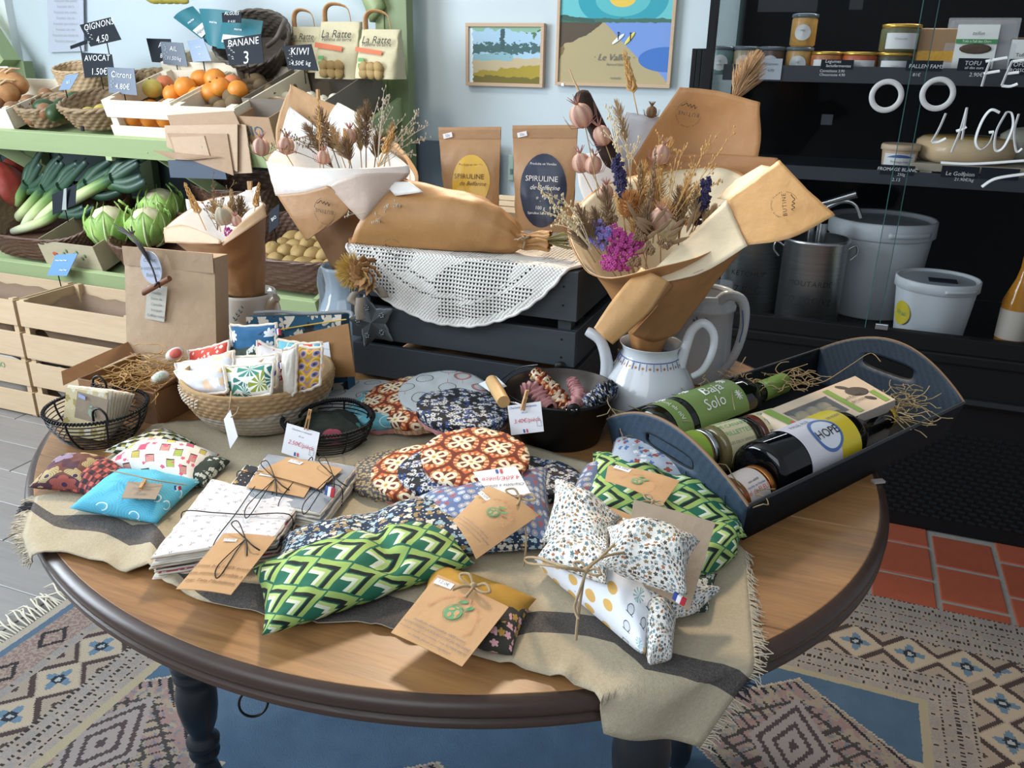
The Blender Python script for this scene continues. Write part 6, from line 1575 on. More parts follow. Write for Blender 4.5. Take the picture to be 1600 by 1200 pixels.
wrap(t, [py(143, 630, .77), py(146, 605, .785), py(160, 601, .81)], .0006, STRING, 'string'); bow(t, py(150, 604, .79), (0, 1, 0), .008, .0008, STRING)
wc = wirebasket('black wire basket with raised handle and dark green pouches near the centre', -.600, .872, .060, .040)
A0, A1 = py(468, 650, .845), py(580, 652, .88)
P = spline([A0, py(480, 638, .875), py(515, 626, .90), py(550, 626, .905), py(575, 640, .895), A1], 40); q = MB(); q.tube(P, .0022, 6)
n = len(P); co = []
for i in range(n * 6):
    s = i / (n * 6) * (n - 1); k = int(s); p = P[k] + (P[min(k + 1, n - 1)] - P[k]) * (s - k); b = i * 1.25; co.append(p + Vector((.0, .003 * math.cos(b), .003 * math.sin(b))))
q.tube(co, .0008, 4); mk('handle', q, WIRE, wc)
pouch('bowl_cover', [(470, 668), (560, 660), (575, 700), (478, 708)], .757, .034, DARKG, 'dark green covers with pink marks lying in the central wire basket', 'bowl cover', wr=.006, seed=71)
yk = .802
tentcard('white price card marked 2.50 pegged on the central wire basket', [py(449, 661, yk), py(500, 676, yk), py(491, 724, yk - .008), py(440, 707, yk - .008)], (('Charlotte à ramequin', 0, .32, .07, GREYINK), ('10 cm', 0, .17, .07, GREYINK)), (py(478, 655, yk - .002), py(482, 640, yk) - py(474, 672, yk - .004)), '2.50€/pièce')

# ------------------------------------------------------------ round seagrass basket of sachets
BC = Vector((-.735, .898, TZ)); 
rb_ = thing('round_basket', 'round woven basket with whitewashed lower half, full of printed sachets', 'basket', BC)
m = Mat('rope_basket'); x, y, z = m.uv(1, ob=True); ob = m.n('ShaderNodeTexCoord').outputs['Object']
wsh = m.op('LESS_THAN', z + m.noise(ob, 30, 2) * .008 + (x * -.12), .046); c = m.mix(m.noise(ob, 120, 3, .7), hx('8f7250'), hx('b89a70')); c2 = m.mix(m.noise(ob, 90, 3, .7), hx('968f80'), hx('c9c4b6'))
m.bump(m.noise(ob, 260, 3), .4, .002); ROPE = m.out(m.mix(wsh * .85, c, c2), .75)
BM = Matrix.Translation(BC) @ Matrix.Rotation(-.10, 4, 'X')
def bf(a, v, off=0):
    th = a * 2 * PI; k = .60 + .40 * math.sin(v * PI / 2) ** .75; rr_ = .1045 * k + off
    rel = .0016 * abs(math.sin(v * 11 * PI)) + .0012 * math.sin(a * 2 * PI * 44 + (PI if int(v * 11) % 2 else 0)) * (1 if v > .45 else .4)
    return Vector((rr_ * math.cos(th) + (rel if off == 0 else 0) * math.cos(th), rr_ * math.sin(th) + (rel if off == 0 else 0) * math.sin(th), .003 + v * .064 + .022 * v * (.5 + .5 * math.sin(th))))
q = MB(); q.M = BM; q.grid(176, 44, lambda a, v: bf(a, v), closed=True); q.grid(60, 8, lambda a, v: bf(a, v, -.005), closed=True, flip=True); mk('woven_side', q, ROPE, rb_)
q = MB(); q.M = BM; q.tube([bf(i / 80, 1, -.002) for i in range(81)], .0032, 8, cap=False); mk('rim', q, plain('rope_rim', 'a98a5e', .8, var=.2, vs=300), rb_)
q = MB(); q.M = BM; q.add([bf(i / 40, .02, -.004) for i in range(40)], [list(range(40))]); mk('bottom', q, ROPE, rb_)
q = MB(); q.M = BM
for i in range(3):
    for k in range(9):
        a = (-2.55 + k * .085 + i * .03) / (2 * PI); q.tube([bf(a, .62 + i * .09, .0022), bf(a + .006, .68 + i * .09, .004), bf(a + .012, .70 + i * .09, .0022)], .0009, 4)
mk('cross_stitch', q, CREAM, rb_)
def sachet(label, quad, y0, y1, mt, th=.018, seed=0):
    y0 -= .02 + (.02 if seed in (2, 6, 8) else 0); y1 -= .02 + (.025 if seed in (2, 6, 8) else 0)
    """small upright stuffed sachet with frayed hem; quad TL,TR,BR,BL in the picture, y0 top depth, y1 bottom depth"""
    c = [py(u, v, (y0, y0, y1, y1)[i]) for i, (u, v) in enumerate(quad)]
    A, B, C_, D = c; N = (B - A).cross(D - A).normalized()
    if N.y > 0: N = -N
    t = thing('lavender_sachet', label, 'sachet', (C_ + D) / 2)
    W, H_ = (B - A).length, (D - A).length
    def f(u, v, sg):
        p = A * (1 - u) * (1 - v) + B * u * (1 - v) + C_ * u * v + D * (1 - u) * v; e = (16 * u * (1 - u) * v * (1 - v)) ** .45
        return p + N * sg * (th / 2 * e + nz((u * 5 + seed, v * 5, sg), 1, .0018) * e) + Vector((0, 0, -.003 * math.sin(u * PI)))
    q = MB(); q.grid(16, 14, lambda u, v: f(u, v, 1), lambda u, v: (u * W, (1 - v) * H_), flip=True); q.grid(16, 14, lambda u, v: f(u, v, -1), lambda u, v: (u * W, v * H_)); mk('cover', q, mt, t, weld=True)
    P = [f(i / 12, 0, 0) for i in range(12)] + [f(1, i / 12, 0) for i in range(12)] + [f(1 - i / 12, 1, 0) for i in range(12)] + [f(0, 1 - i / 12, 0) for i in range(13)]
    P = [p + Vector((rnd.uniform(-.001, .001), 0, rnd.uniform(-.001, .001))) for p in P]
    mk('frayed_hem', MB().tube(P, .0024, 5, cap=False), CREAM, t)
    return t
sachet('blue sachet with white daisies, highest at the rear of the round basket', ((360, 508), (432, 505), (430, 560), (366, 556)), .955, .94, BLUEF, seed=1)
sachet('red dotted sachet at the rear left of the round basket', ((295, 548), (358, 532), (356, 580), (300, 590)), .96, .945, REDD, seed=2)
sachet('dark green flowered sachet behind the purple one', ((360, 540), (410, 530), (412, 580), (362, 585)), .945, .93, DKG, seed=3)
sachet('pink and blue flowered sachet beside the turquoise one', ((402, 532), (446, 548), (444, 600), (404, 590)), .935, .92, PINKF, seed=4)
sachet('turquoise topped sachet at the right rear of the round basket', ((434, 530), (503, 536), (500, 585), (436, 580)), .945, .93, CYAN, seed=5)
sachet('white flowered sachet standing behind the left front one', ((275, 568), (365, 548), (366, 600), (282, 605)), .93, .91, WHF, seed=6)
sachet('white sachet with purple motifs in the middle of the basket', ((352, 556), (436, 553), (432, 605), (356, 605)), .91, .895, PURP, seed=7)
sachet('large pale flowered sachet at the front left of the basket', ((274, 580), (350, 573), (356, 612), (292, 612)), .885, .868, WHF, seed=8)
sachet('white sachet with tropical leaves at the front of the basket', ((338, 572), (428, 566), (423, 615), (355, 620)), .872, .852, LEAFP, seed=9)
sachet('yellow wavy sachet at the right front of the basket', ((460, 538), (504, 542), (500, 600), (458, 612)), .90, .885, WAVE, seed=10)
sachet('plain cream terry sachet edge left of the yellow wavy one', ((442, 545), (464, 538), (462, 612), (446, 618)), .885, .875, WHC, seed=11)
q = MB().sheet([py(478, 572, .868), py(508, 568, .872), py(500, 600, .868), py(474, 608, .862)], .0006, nrm=(0, -1, 0)); o = mk('kraft_tag', q, KC); tag(o, 'blank brown tag in front of the yellow wavy sachet', 'tag')
q = MB().sheet([py(318, 606, .862), py(425, 604, .862), py(425, 628, .862), py(320, 622, .862)], .0006, nrm=(0, -1, 0)); o = mk('kraft_tag', q, KC); tag(o, 'long brown band under the leaf print sachet in the basket', 'tag')
t = thing('hanging_tag', 'blank white tag hanging from twine on the round basket', 'tag', py(363, 700, .80))
mk('tag_card', MB().sheet([py(350, 655, .792), py(360, 640, .796), py(372, 682, .786), py(360, 701, .783)], .0006, nrm=(0, -1, 0)), PAPER, t)
wrap(t, [py(358, 645, .795), py(360, 628, .80), py(361, 612, .82)], .001); wrap(t, [py(361, 652, .79), py(370, 645, .79), py(373, 636, .79)], .001)
flag(bpy.data.objects['lavender_sachet'], py(435, 518, .93), (1, 0, 0), (0, 0, 1), .009, .009); flag(bpy.data.objects['lavender_sachet.006'], py(440, 571, .885), (1, 0, 0), (0, 0, 1), .009, .009)

# ------------------------------------------------------------ cardboard box of straw
def bxp(u, v, x=None): return py(u, v, .835)
bt = thing('gift_box', 'open brown cardboard box of straw beside the left wire basket', 'box', (-.93, .9, TZ))
X0b, X1b, Y0b, Y1b, Hb = -1.005, -.862, .835, .965, .050
for c, d in (((( X0b + X1b) / 2, Y0b, TZ + Hb / 2), (X1b - X0b, .003, Hb)), (((X0b + X1b) / 2, Y1b, TZ + Hb * .7), (X1b - X0b, .003, Hb * 1.4)), ((X0b, (Y0b + Y1b) / 2, TZ + Hb / 2), (.003, Y1b - Y0b, Hb)), ((X1b, (Y0b + Y1b) / 2, TZ + Hb / 2), (.003, Y1b - Y0b, Hb))):
    mk('wall', MB().box(c, d), KB, bt, bev=.0008)
mk('bottom', MB().box(((X0b + X1b) / 2, (Y0b + Y1b) / 2, TZ + .003), (X1b - X0b, Y1b - Y0b, .003)), KB, bt)
fl0 = [py(97, 580, .85), py(205, 532, .965), py(218, 548, .965), py(100, 602, .84)]
mk('flap', MB().sheet(fl0, .002, 4, 2, 0, nrm=(.3, -1, .2)), KB, bt, bev=.0006)
mk('flap', MB().sheet([Vector((X1b, Y0b, TZ + Hb)), Vector((X1b, Y1b, TZ + Hb)), Vector((X1b + .02, Y1b, TZ + Hb + .022)), Vector((X1b + .022, Y0b + .02, TZ + Hb + .02))], .002), KB, bt)
def straw(n, c, s, col, lab, name='straw', r0=.0007, zb=None):
    q = MB()
    for i in range(n):
        p = Vector(c) + Vector((rnd.gauss(0, s[0]), rnd.gauss(0, s[1]), abs(rnd.gauss(0, s[2]))))
        a = rnd.uniform(0, 6.28); L = rnd.uniform(.02, .05); d = Vector((math.cos(a), math.sin(a), rnd.uniform(-.2, .3)))
        P = [p]; 
        for k in range(4): a += rnd.uniform(-1.0, 1.0); d = Vector((math.cos(a), math.sin(a), rnd.uniform(-.5, .5))); p = p + d * L / 3; p.z = max(p.z, zb or c[2]); P.append(p)
        q.tube(spline(P, 8), r0, 4, cap=False)
    o = mk(name, q, col, kind='stuff'); return tag(o, lab, 'straw')
STR = plain('golden_straw', 'c9a062', .7, var=.2, vs=60); STR2 = plain('pale_straw', '9c8a66', .8, var=.3, vs=60)
straw(150, ((X0b + X1b) / 2 + .012, .895, TZ + .035), (.028, .024, .018), STR, 'golden paper straw heaped in the cardboard box')
for k, (u, v, mt, lab) in enumerate(((273, 553, REDD, 'baby bootie with red dotted toe at the right of the straw box'), (250, 590, LEAFP, 'small cream bootie with green print lying on the straw'))):
    c = py(u, v, .905 - k * .03); q = MB(); q.ell(c, (.018, .010, .009), 14, Matrix.Rotation(-.5, 3, 'Y')); o = mk('baby_bootie', q, WHC); tag(o, lab, 'bootie')
    q = MB(); q.ell(c + Vector((.006, -.004, .003)), (.011, .009, .007), 12, Matrix.Rotation(-.5, 3, 'Y')); mk('toe', q, mt, o)
# ------------------------------------------------------------ big flat kraft bag with cinnamon tag
kb = thing('gift_bag', 'large plain kraft gift bag with cinnamon stick and round tag', 'bag', py(290, 590, 1.0))
A, B, C_, D = py(217, 385, 1.0), py(356, 397, 1.0), py(358, 585, .985), py(221, 575, .985)
C_.z = D.z = .765
mk('bag_body', MB().sheet([A, B, C_, D], .03, 6, 8, .004, nrm=(0, -1, 0)), kraft('bag_kraft2', 'b79b7c', .6, .3), kb, bev=.001)
fd = [A + Vector((.0, -.032, .007)), B + Vector((0, -.032, .007)), B + Vector((0, -.034, -.022)), A + Vector((0, -.034, -.022))]
mk('folded_top', MB().sheet(fd, .0015, nrm=(0, -1, 0)), kraft('bag_kraft3', 'a98d6e', .6, .3), kb)
yb = .955
q = MB(); cc_ = py(237, 418, yb)
q.add([cc_] + [cc_ + Vector((.0225 * math.cos(i / 30 * 2 * PI) * .9, -.001, .0255 * math.sin(i / 30 * 2 * PI))) for i in range(30)], [(0, 1 + (i + 1) % 30, 1 + i) for i in range(30)]); mk('round_tag', q, plain('tag_bluewhite', 'c2cadb', .4), kb, solid=.001)
for s, dz in (('Coffret', .012), ('a composer', .0), ('Butine', -.011)): txt(s, .008, GREYINK, frame(cc_ + Vector((0, -.003, dz)), (1, 0, .1), (0, 0, 1)), kb, shear=.3)
mk('paper_tag', MB().sheet([py(228, 447, yb), py(256, 440, yb), py(262, 452, yb), py(257, 503, yb), ][:4] if 0 else [py(231, 446, yb), py(262, 448, yb), py(257, 503, yb), py(227, 497, yb)], .0008, nrm=(0, -1, 0)), plain('tag_cream', 'c4c1b4', .7), kb)
for i, s in enumerate(('Vaniller', 'Sucre de', 'Cannelle', 'bouquet', 'Coffret cadeau')): txt(s, .0062, GREYINK, frame(py(244, 458 + i * 9, yb - .002), (1, 0, .0), (0, 0, 1)), kb, shear=.3)
mk('cinnamon_stick', MB().tube([py(225, 457, yb - .012), py(265, 435, yb - .012)], [.0042, .0044], 10).tube([py(224, 459, yb - .012), py(263, 437, yb - .012)], .0034, 8), plain('cinnamon', '7a4a2e', .7, var=.3, vs=80), kb)
q = MB()
for k in range(7): q.tube(spline([py(246, 447, yb - .014), py(236, 415, yb - .006), py(218 - k * 1.5, 380 - k, yb - .01 + k * .002), py(180 + k * 5, 352 + (k * 7) % 11, yb + .0 + k * .002)], 14), .0013, 5)
mk('vanilla_pod', q, plain('vanilla_black', '17120f', .5), kb)
wrap(kb, [py(240, 450, yb - .014), py(247, 441, yb - .018), py(250, 449, yb - .012)], .0014, STRING, 'cord')
# ------------------------------------------------------------ folded blue fabric with kraft wrap
t = thing('bread_bag', 'folded blue printed fabric bag in a kraft wrap behind the round basket', 'fabric bag', py(480, 600, 1.02))
c4 = [py(397, 492, 1.05), py(545, 488, 1.04), py(556, 600, 1.02), py(405, 600, 1.03)]
for p in c4[2:]: p.z = .757
BLM = flow('blue_mandala_print', '1f4f68', ['d8d2c4', '1a1a1c', 'c9c0ae'], 34, 8, .2, .46)
mk('fabric_body', MB().sheet(c4, .02, 10, 8, .004, nrm=(0, -1, .1)), BLM, t, bev=.002)
ky = [py(440, 528, 1.015), py(545, 505, 1.008), py(556, 588, .99), py(440, 590, 1.0)]
mk('kraft_wrap', MB().sheet(ky, .002, 8, 6, .004, nrm=(0, -1, .1)), kraft('wrap_kraft', '9a6f3f', .7, .4), t)
mk('fold_edge', MB().tube(spline([py(398, 489, 1.03), py(430, 487, 1.025), py(480, 490, 1.02), py(543, 487, 1.02), py(550, 497, 1.01)], 30), .0028, 6), plain('stitched_grey', '8a8f92', .9, var=.4, vs=500), t)
mk('yellow_piping', MB().tube(spline([py(432, 516, 1.013), py(480, 508, 1.012), py(541, 499, 1.006)], 20), .0011, 6), plain('piping_yellow', 'c9a23c', .8), t)
mk('white_card', MB().sheet([py(500, 537, .998), py(514, 534, .997), py(520, 582, .99), py(506, 584, .99)], .0008, nrm=(0, -1, 0)), PAPER, t)
for i in range(3): txt('~~~~', .006, GREYINK, frame(py(510, 545 + i * 12, .992), (1, 0, 0), (0, 0, 1)), t, shear=.3)
# ------------------------------------------------------------ black metal bucket
BX, BY = -.322, 1.03
bk = thing('metal_bucket', 'black metal bucket with wooden bail handle holding scrunchies', 'bucket', (BX, BY, TZ))
bm1 = plain('bucket_black', '0e0f11', .4, .3); bm2 = plain('bucket_inside', '5a544f', .35, .7)
mk('bucket_body', MB().lathe([(.001, 0), (.056, 0), (.058, .003), (.0765, .068), (.079, .070), (.0795, .073), (.078, .074)], 48, (BX, BY, TZ), cap=False), bm1, bk)
mk('bucket_inside', MB().lathe([(.077, .074), (.075, .066), (.057, .004), (.001, .004)], 48, (BX, BY, TZ), cap=False), bm2, bk)
for a in (-1.05, 1.9):
    c = Vector((BX + .079 * math.cos(a), BY + .079 * math.sin(a), TZ + .074)); q = MB(); d = Vector((math.cos(a), math.sin(a), 0))
    q.lathe([(.001, 0), (.009, 0), (.009, .002), (.001, .002)], 20, c, d); q.ell(c + d * .004, (.003, .003, .003), 8); mk('ear', q, bm1, bk)
e1, e2 = py(902, 640, BY - .07), py(840, 570, BY + .075)
hp = spline([e1, py(850, 641, BY - .075), py(805, 630, BY - .08), py(783, 624, BY - .06), py(772, 602, BY - .02), py(785, 592, BY + .02), py(810, 575, BY + .06), e2], 40)
mk('bail', MB().tube(hp, .0014, 6), STEEL, bk)
ga, gb = py(787, 628, BY - .085), py(768, 595, BY - .03)
mk('wooden_grip', MB().tube([ga, ga + (gb - ga) * .5, gb], [.0088, .0095, .0088], 14), plain('grip_wood', 'c8a26c', .5, var=.15, vs=60), bk)
def scrunch(label, P, r, mt, seed):
    t = thing('scrunchie', label, 'scrunchie', P[0]); S_ = spline(P, 40); n = len(S_)
    def f(u, v):
        k = v * (n - 1); i = min(int(k), n - 2); c = S_[i].lerp(S_[i + 1], k - i); d = (S_[i + 1] - S_[i]).normalized(); a = d.orthogonal().normalized(); b = d.cross(a); th = u * 2 * PI
        rr_ = r * (1 + .35 * math.sin(v * 60 + 2 * math.sin(th * 2 + seed)) * .7 + .25 * nz((th, v * 14, seed), 1.0)) * (.35 + .65 * math.sin(max(.04, min(.96, v)) * PI) ** .3)
        return c + (a * math.cos(th) + b * math.sin(th)) * rr_
    mk('ruffle', MB().grid(20, 110, f, lambda u, v: (u * .06, v * .14), closed=True), mt, t); return t
scrunch('orange patterned scrunchie rising out of the bucket', [py(835, 582, 1.07), py(852, 600, 1.05), py(873, 622, 1.03), py(888, 640, 1.01)], .011, MED, 1)
scrunch('pink scrunchie lying at the left in the bucket', [py(815, 612, 1.03), py(835, 608, 1.035), py(850, 628, 1.02), py(862, 640, 1.0)], .011, PINKC, 2)
scrunch('pale pink scrunchie with pointed tie in the bucket', [py(893, 592, 1.06), py(900, 608, 1.05), py(905, 622, 1.03), py(888, 642, 1.0)], .009, PINKC, 3)
scrunch('black floral scrunchie at the right rim of the bucket', [py(960, 602, 1.02), py(945, 610, 1.02), py(930, 622, 1.01), py(915, 632, 1.0)], .010, BFL, 4)
yk = .944
tentcard('white price card marked 3.40 pegged on the black bucket', [py(793, 634, yk), py(845, 627, yk), py(850, 674, yk - .003), py(799, 680, yk - .003)], (('Charlotte Phalsempette', 0, .34, .085, BLUEINK), ('18 cm', 0, .18, .08, BLUEINK)), (py(817, 625, yk - .003), py(820, 615, yk) - py(814, 636, yk - .004)), '3.40€/pièce')
q = MB().sheet([py(748, 600, 1.03), py(775, 588, 1.04), py(792, 604, 1.0), py(765, 612, .99)], .0006, nrm=(0, -.5, 1)); o = mk('price_card', q, PAPER); tag(o, 'half hidden white card under the wooden grip of the bucket', 'price card')
# ------------------------------------------------------------ slatted grey crate, doily
GX0, GX1, GY0, GY1, GZ = -.71, -.33, 1.116, 1.385, .968
gc_ = thing('slatted_crate', 'dark grey painted slatted crate turned over under the white doily', 'crate', ((GX0 + GX1) / 2, 1.25, TZ))
GREYY = wood('grey_painted_wood_side', '2c3237', '40484e', 1.3, 1, .55, .25)
for za, zb in ((.757, .812), (.822, .877), (.893, .967)):
    for y in (GY0 + .005, GY1 - .005): mk('slat', MB().box(((GX0 + GX1) / 2, y, (za + zb) / 2), (GX1 - GX0, .010, zb - za)), GREYWOOD, gc_, bev=.001)
    for x in (GX0 + .005, GX1 - .005): mk('side_slat', MB().box((x, (GY0 + GY1) / 2, (za + zb) / 2), (.010, GY1 - GY0 - .021, zb - za)), GREYY, gc_, bev=.001)
for x in (GX0 + .021, GX1 - .021):
    for y in (GY0 + .0205, GY1 - .0205): mk('corner_post', MB().box((x, y, .859), (.02, .02, .216)), GREYY, gc_)
for k in range(4): mk('top_slat', MB().box(((GX0 + GX1) / 2, GY0 + .045 + k * .062, .962), (GX1 - GX0 - .022, .056, .01)), GREYWOOD, gc_, bev=.001)
q = MB()
for za in (.785, .85, .93):
    for dz in (-.014, .014): q.lathe([(.0016, 0), (.0016, .0004)], 8, (GX1 - .021, GY0 - .0004, za + dz), (0, -1, 0))
mk('nail', q, BLACK, gc_)
wc_ = thing('slatted_crate', 'weathered pale slatted crate standing behind the dark grey one', 'crate', (-.45, 1.5, TZ))
for k, (za, zb) in enumerate(((.757, .82), (.84, .90), (.92, .977))):
    for y in (1.42, 1.60): mk('slat', MB().box((-.45, y, (za + zb) / 2), (.40, .01, zb - za)), OLDWOOD, wc_, bev=.001)
    for x in (-.645, -.255): mk('side_slat', MB().box((x, 1.51, (za + zb) / 2), (.01, .168, zb - za)), OLDWOOD, wc_, bev=.001)
for k in range(3): mk('top_slat', MB().box((-.45, 1.445 + k * .065, .983), (.40, .056, .01)), OLDWOOD, wc_, bev=.001)
# crocheted doily
m = Mat('crochet'); u_, v_ = m.uv(); s = .0056; cu, cv = (u_ / s), (v_ / s); hole = ((cu.fr() - .5).abs().lt(.27)) * ((cv.fr() - .5).abs().lt(.27))
r_, a_ = m.polar(u_, v_); qn = m.vec(cu.fl() * .13, cv.fl() * .13)
motif = ((a_ * 5).cos() * .5 + .5) * (r_ * 55).sin().abs(); mask = (motif + m.noise(qn, 1.6, 2) * .6).gt(.5) * r_.gt(.06) * r_.lt(.20); ring = ((r_ - .170).abs().lt(.0024)).max((r_ - .150).abs().lt(.0024)) * r_.gt(0)
al = 1 - hole * mask.max(ring)
m.bump((cu * 6.28).sin() * (cv * 6.28).sin() + m.noise(m.vec(u_, v_), 1500, 1), .8, .0012)
m.put(m.b.inputs['Alpha'], al); LACE = m.out(hx('efece4'), .9)
DCX, DCY, DR = -.527, 1.222, .212
def dfn(a, k):
    th = a * 2 * PI; r = DR * k * (1 + (.010 * abs(math.sin(th * 26)) if k > .97 else 0))
    x, y = DCX + r * math.cos(th), DCY + r * math.sin(th); z = GZ + .0035
    ov = GY0 - .003 - y; wave = .005 * math.sin(x * 42) + nz((x * 20, y * 20, 2), 1, .004)
    if ov > 0: z -= ov; y = GY0 - .005 - min(.012, ov * .25) - abs(wave) * min(1, ov * 20)
    ox = GX0 - .003 - x
    if ox > 0: z -= ox * .95; x = GX0 - .005 - min(.008, ox * .3)
    y = min(y, 1.414); 
    return Vector((x, y, z + (nz((x * 30, y * 30, 0), 1, .0012) if ov < 0 else 0)))
q = MB().grid(156, 44, dfn, lambda a, k: (DR * k * math.cos(a * 2 * PI), DR * k * math.sin(a * 2 * PI)), closed=True)
o = mk('doily', q, LACE, solid=.0012); tag(o, 'white crocheted lace doily draped over the dark grey crate', 'doily')
q = MB(); q.tube([dfn(i / 240, .99) for i in range(241)], .0024, 6, cap=False); mk('crochet_edge', q, plain('crochet_thread', 'dcdad4', .9), o)

# ------------------------------------------------------------ stamped emblem and dried flowers
STAMP = plain('stamp_ink', '4a3526', .8)
def stamp(parent, M_, s, name='printed_emblem'):
    """round shop stamp: small words on a ring, one big word and a script word"""
    txt('BUTINE', s * .42, STAMP, M_, parent, space=1.25)
    for i, ch in enumerate('TERROIR SAVONS FLEURS'):
        if ch == ' ': continue
        a = PI * .95 - i / 20 * PI * .9
        txt(ch, s * .17, STAMP, M_ @ Matrix.Translation((math.cos(a) * s * .95, math.sin(a) * s * .95, 0)) @ Matrix.Rotation(a - PI / 2, 4, 'Z'), parent)
    q = MB(); q.M = M_; q.tube([(s * .95 * math.cos(t), s * .95 * math.sin(t), 0) for t in [-PI * .05 - i / 14 * PI * .35 for i in range(15)]], s * .015, 4)
    q.tube(spline([(-s * .5, -s * .62, 0), (-s * .4, -s * .45, 0), (-s * .3, -s * .7, 0), (-s * .1, -s * .5, 0), (0, -s * .72, 0), (s * .15, -s * .55, 0), (s * .3, -s * .75, 0), (s * .5, -s * .6, 0), (s * .7, -s * .5, 0)], 40), s * .03, 4)
    mk('script_mark', q, STAMP, parent)
FLUFF = plain('pale_fluff', 'c4a27a', .95); CATT = plain('cattail_brown', '2e1d16', .9, var=.2, vs=200, bump=.4, bs=800)
MAG = fmat('magenta_statice', '9c2e78', 'c857a2', .8, 200, .6); VIO = fmat('violet_statice', '6a62b0', '9a90cc', .8, 200, .6); DELPH = fmat('dark_blue_petal', '1e1c3c', '3c3864', .7, 150); THIS = plain('thistle_tan', 'b07a44', .85)
STEM = plain('dry_stem', 'a08458', .8); GRASS = plain('dry_grass', 'b0946a', .85, var=.2, vs=60); GRASSD = plain('dark_dry_grass', '7a6044', .85, var=.25, vs=60); WHEAT = plain('wheat_gold', 'c79c5e', .8, var=.2, vs=80); pm = Mat('seed_pod'); pu, pv = pm.uv(); PODM = pm.out(pm.mix(((pu * 6).pp(.5) * 2 + pm.noise(pm.vec(pu * 20, pv * 3), 1, 2) * .4)* .8, hx('a5706a'), hx('d2b096')), .7)
def stem(parent, a, b, r=.0009, mt=STEM, bow_=.01):
    a, b = Vector(a), Vector(b); m_ = (a + b) / 2 + Vector((rnd.uniform(-bow_, bow_), rnd.uniform(-bow_, bow_), 0)); return mk('stem', MB().tube(spline([a, m_, b], 10), r, 5), mt, parent)
def pod(parent, p, r, d=(0, 0, 1), base=None, mt=None):
    p = Vector(p); rm = Vector(d).to_track_quat('Z', 'Y').to_matrix(); q = MB()
    q.grid(24, 10, lambda u, v: p + rm @ Vector(((1 + .10 * math.cos(u * 2 * PI * 6)) * r * math.cos(u * 2 * PI) * math.sin(v * PI) ** .8, (1 + .10 * math.cos(u * 2 * PI * 6)) * r * math.sin(u * 2 * PI) * math.sin(v * PI) ** .8, -1.15 * r * math.cos(v * PI))), closed=True)
    for k in range(7): a = k / 7 * 2 * PI; q.tube([p + rm @ Vector((0, 0, r * 1.05)), p + rm @ Vector((math.cos(a) * r * .7, math.sin(a) * r * .7, r * 2.0))], [.0014, .0004], 4)
    for k in range(8): a = k / 8 * 2 * PI; q.tube([p + rm @ Vector((math.cos(a) * r * .3, math.sin(a) * r * .3, -r * 1.05)), p + rm @ Vector((math.cos(a) * r * 1.4, math.sin(a) * r * 1.4, -r * .6)), p + rm @ Vector((math.cos(a) * r * 1.7, math.sin(a) * r * 1.7, r * .5))], [.0008, .0006, .0003], 4)
    o = mk('seed_pod', q, mt or PODM, parent)
    if base is not None: stem(o, p - rm @ Vector((0, 0, r)), base)
    return o
def wheat(parent, a, b, r=.004, mt=None, name='wheat_ear'):
    a, b = Vector(a), Vector(b); d = (b - a).normalized(); q = MB(); n = 14; s = d.orthogonal().normalized(); t_ = d.cross(s)
    for i in range(n * 2):
        k = i / (n * 2); th = i * 2.4; p = a.lerp(b, .35 + .6 * k); o = (s * math.cos(th) + t_ * math.sin(th)); rr_ = r * (1 - .6 * k)
        q.tube([p, p + o * rr_ + d * rr_ * .8, p + o * rr_ * .9 + d * rr_ * 2.6], [rr_ * .25, rr_ * .42, rr_ * .06], 5)
    q.tube([a, b], .0009, 5); return mk(name, q, mt or WHEAT, parent)
def spray(parent, a, tips, mt=GRASS, name='grass_spray', seeds=14, r=.0006, sr=.0012):
    q = MB()
    for b in tips:
        a_, b = Vector(a), Vector(b); P = spline([a_, a_.lerp(b, .5) + Vector((rnd.uniform(-.008, .008), rnd.uniform(-.006, .006), .01)), b], 14); q.tube(P, [r] * 8 + [r * .7] * 7, 4, cap=False)
        for k in range(seeds):
            i = rnd.randint(6, 14); p = P[i] + Vector((rnd.uniform(-.006, .006), rnd.uniform(-.006, .006), rnd.uniform(-.003, .007))); q.tube([P[i - 1], p], r * .5, 3, cap=False); q.ell(p, (sr, sr, sr * 1.8), 6)
    return mk(name, q, mt, parent)
def plume(parent, a, b, w, mt=GRASS, n=240, name='grass_plume', L=.014):
    a, b = Vector(a), Vector(b); d = (b - a).normalized(); s = d.orthogonal().normalized(); t_ = d.cross(s); q = MB(); q.tube([a, b], .001, 5)
    for i in range(n):
        k = rnd.uniform(.3, 1); th = rnd.uniform(0, 6.28); o = s * math.cos(th) + t_ * math.sin(th); ww = w * math.sin(min(1, (k - .25) / .75) * PI) ** .6 * rnd.uniform(.3, 1) + .001; p = a.lerp(b, k)
        q.tube([p, p + o * ww * .6 + d * L * .5, p + o * ww + d * L], [.0007, .0006, .0002], 3, cap=False)
    return mk(name, q, mt, parent)
def cluster(parent, c, rad, n, mt, name, r0=.0028, sq=(1, 1, 1)):
    q = MB()
    for i in range(n):
        v = Vector((rnd.gauss(0, 1), rnd.gauss(0, 1), rnd.gauss(0, 1))).normalized() * rnd.uniform(.5, 1); p = Vector(c) + Vector((v.x * rad * sq[0], v.y * rad * sq[1], v.z * rad * sq[2]))
        for k in range(4): a = k * 1.57 + i; q.ell(p + Vector((math.cos(a) * r0 * .6, -.0006, math.sin(a) * r0 * .6)), (r0 * .62, r0 * .4, r0 * .62), 6)
    return mk(name, q, mt, parent)
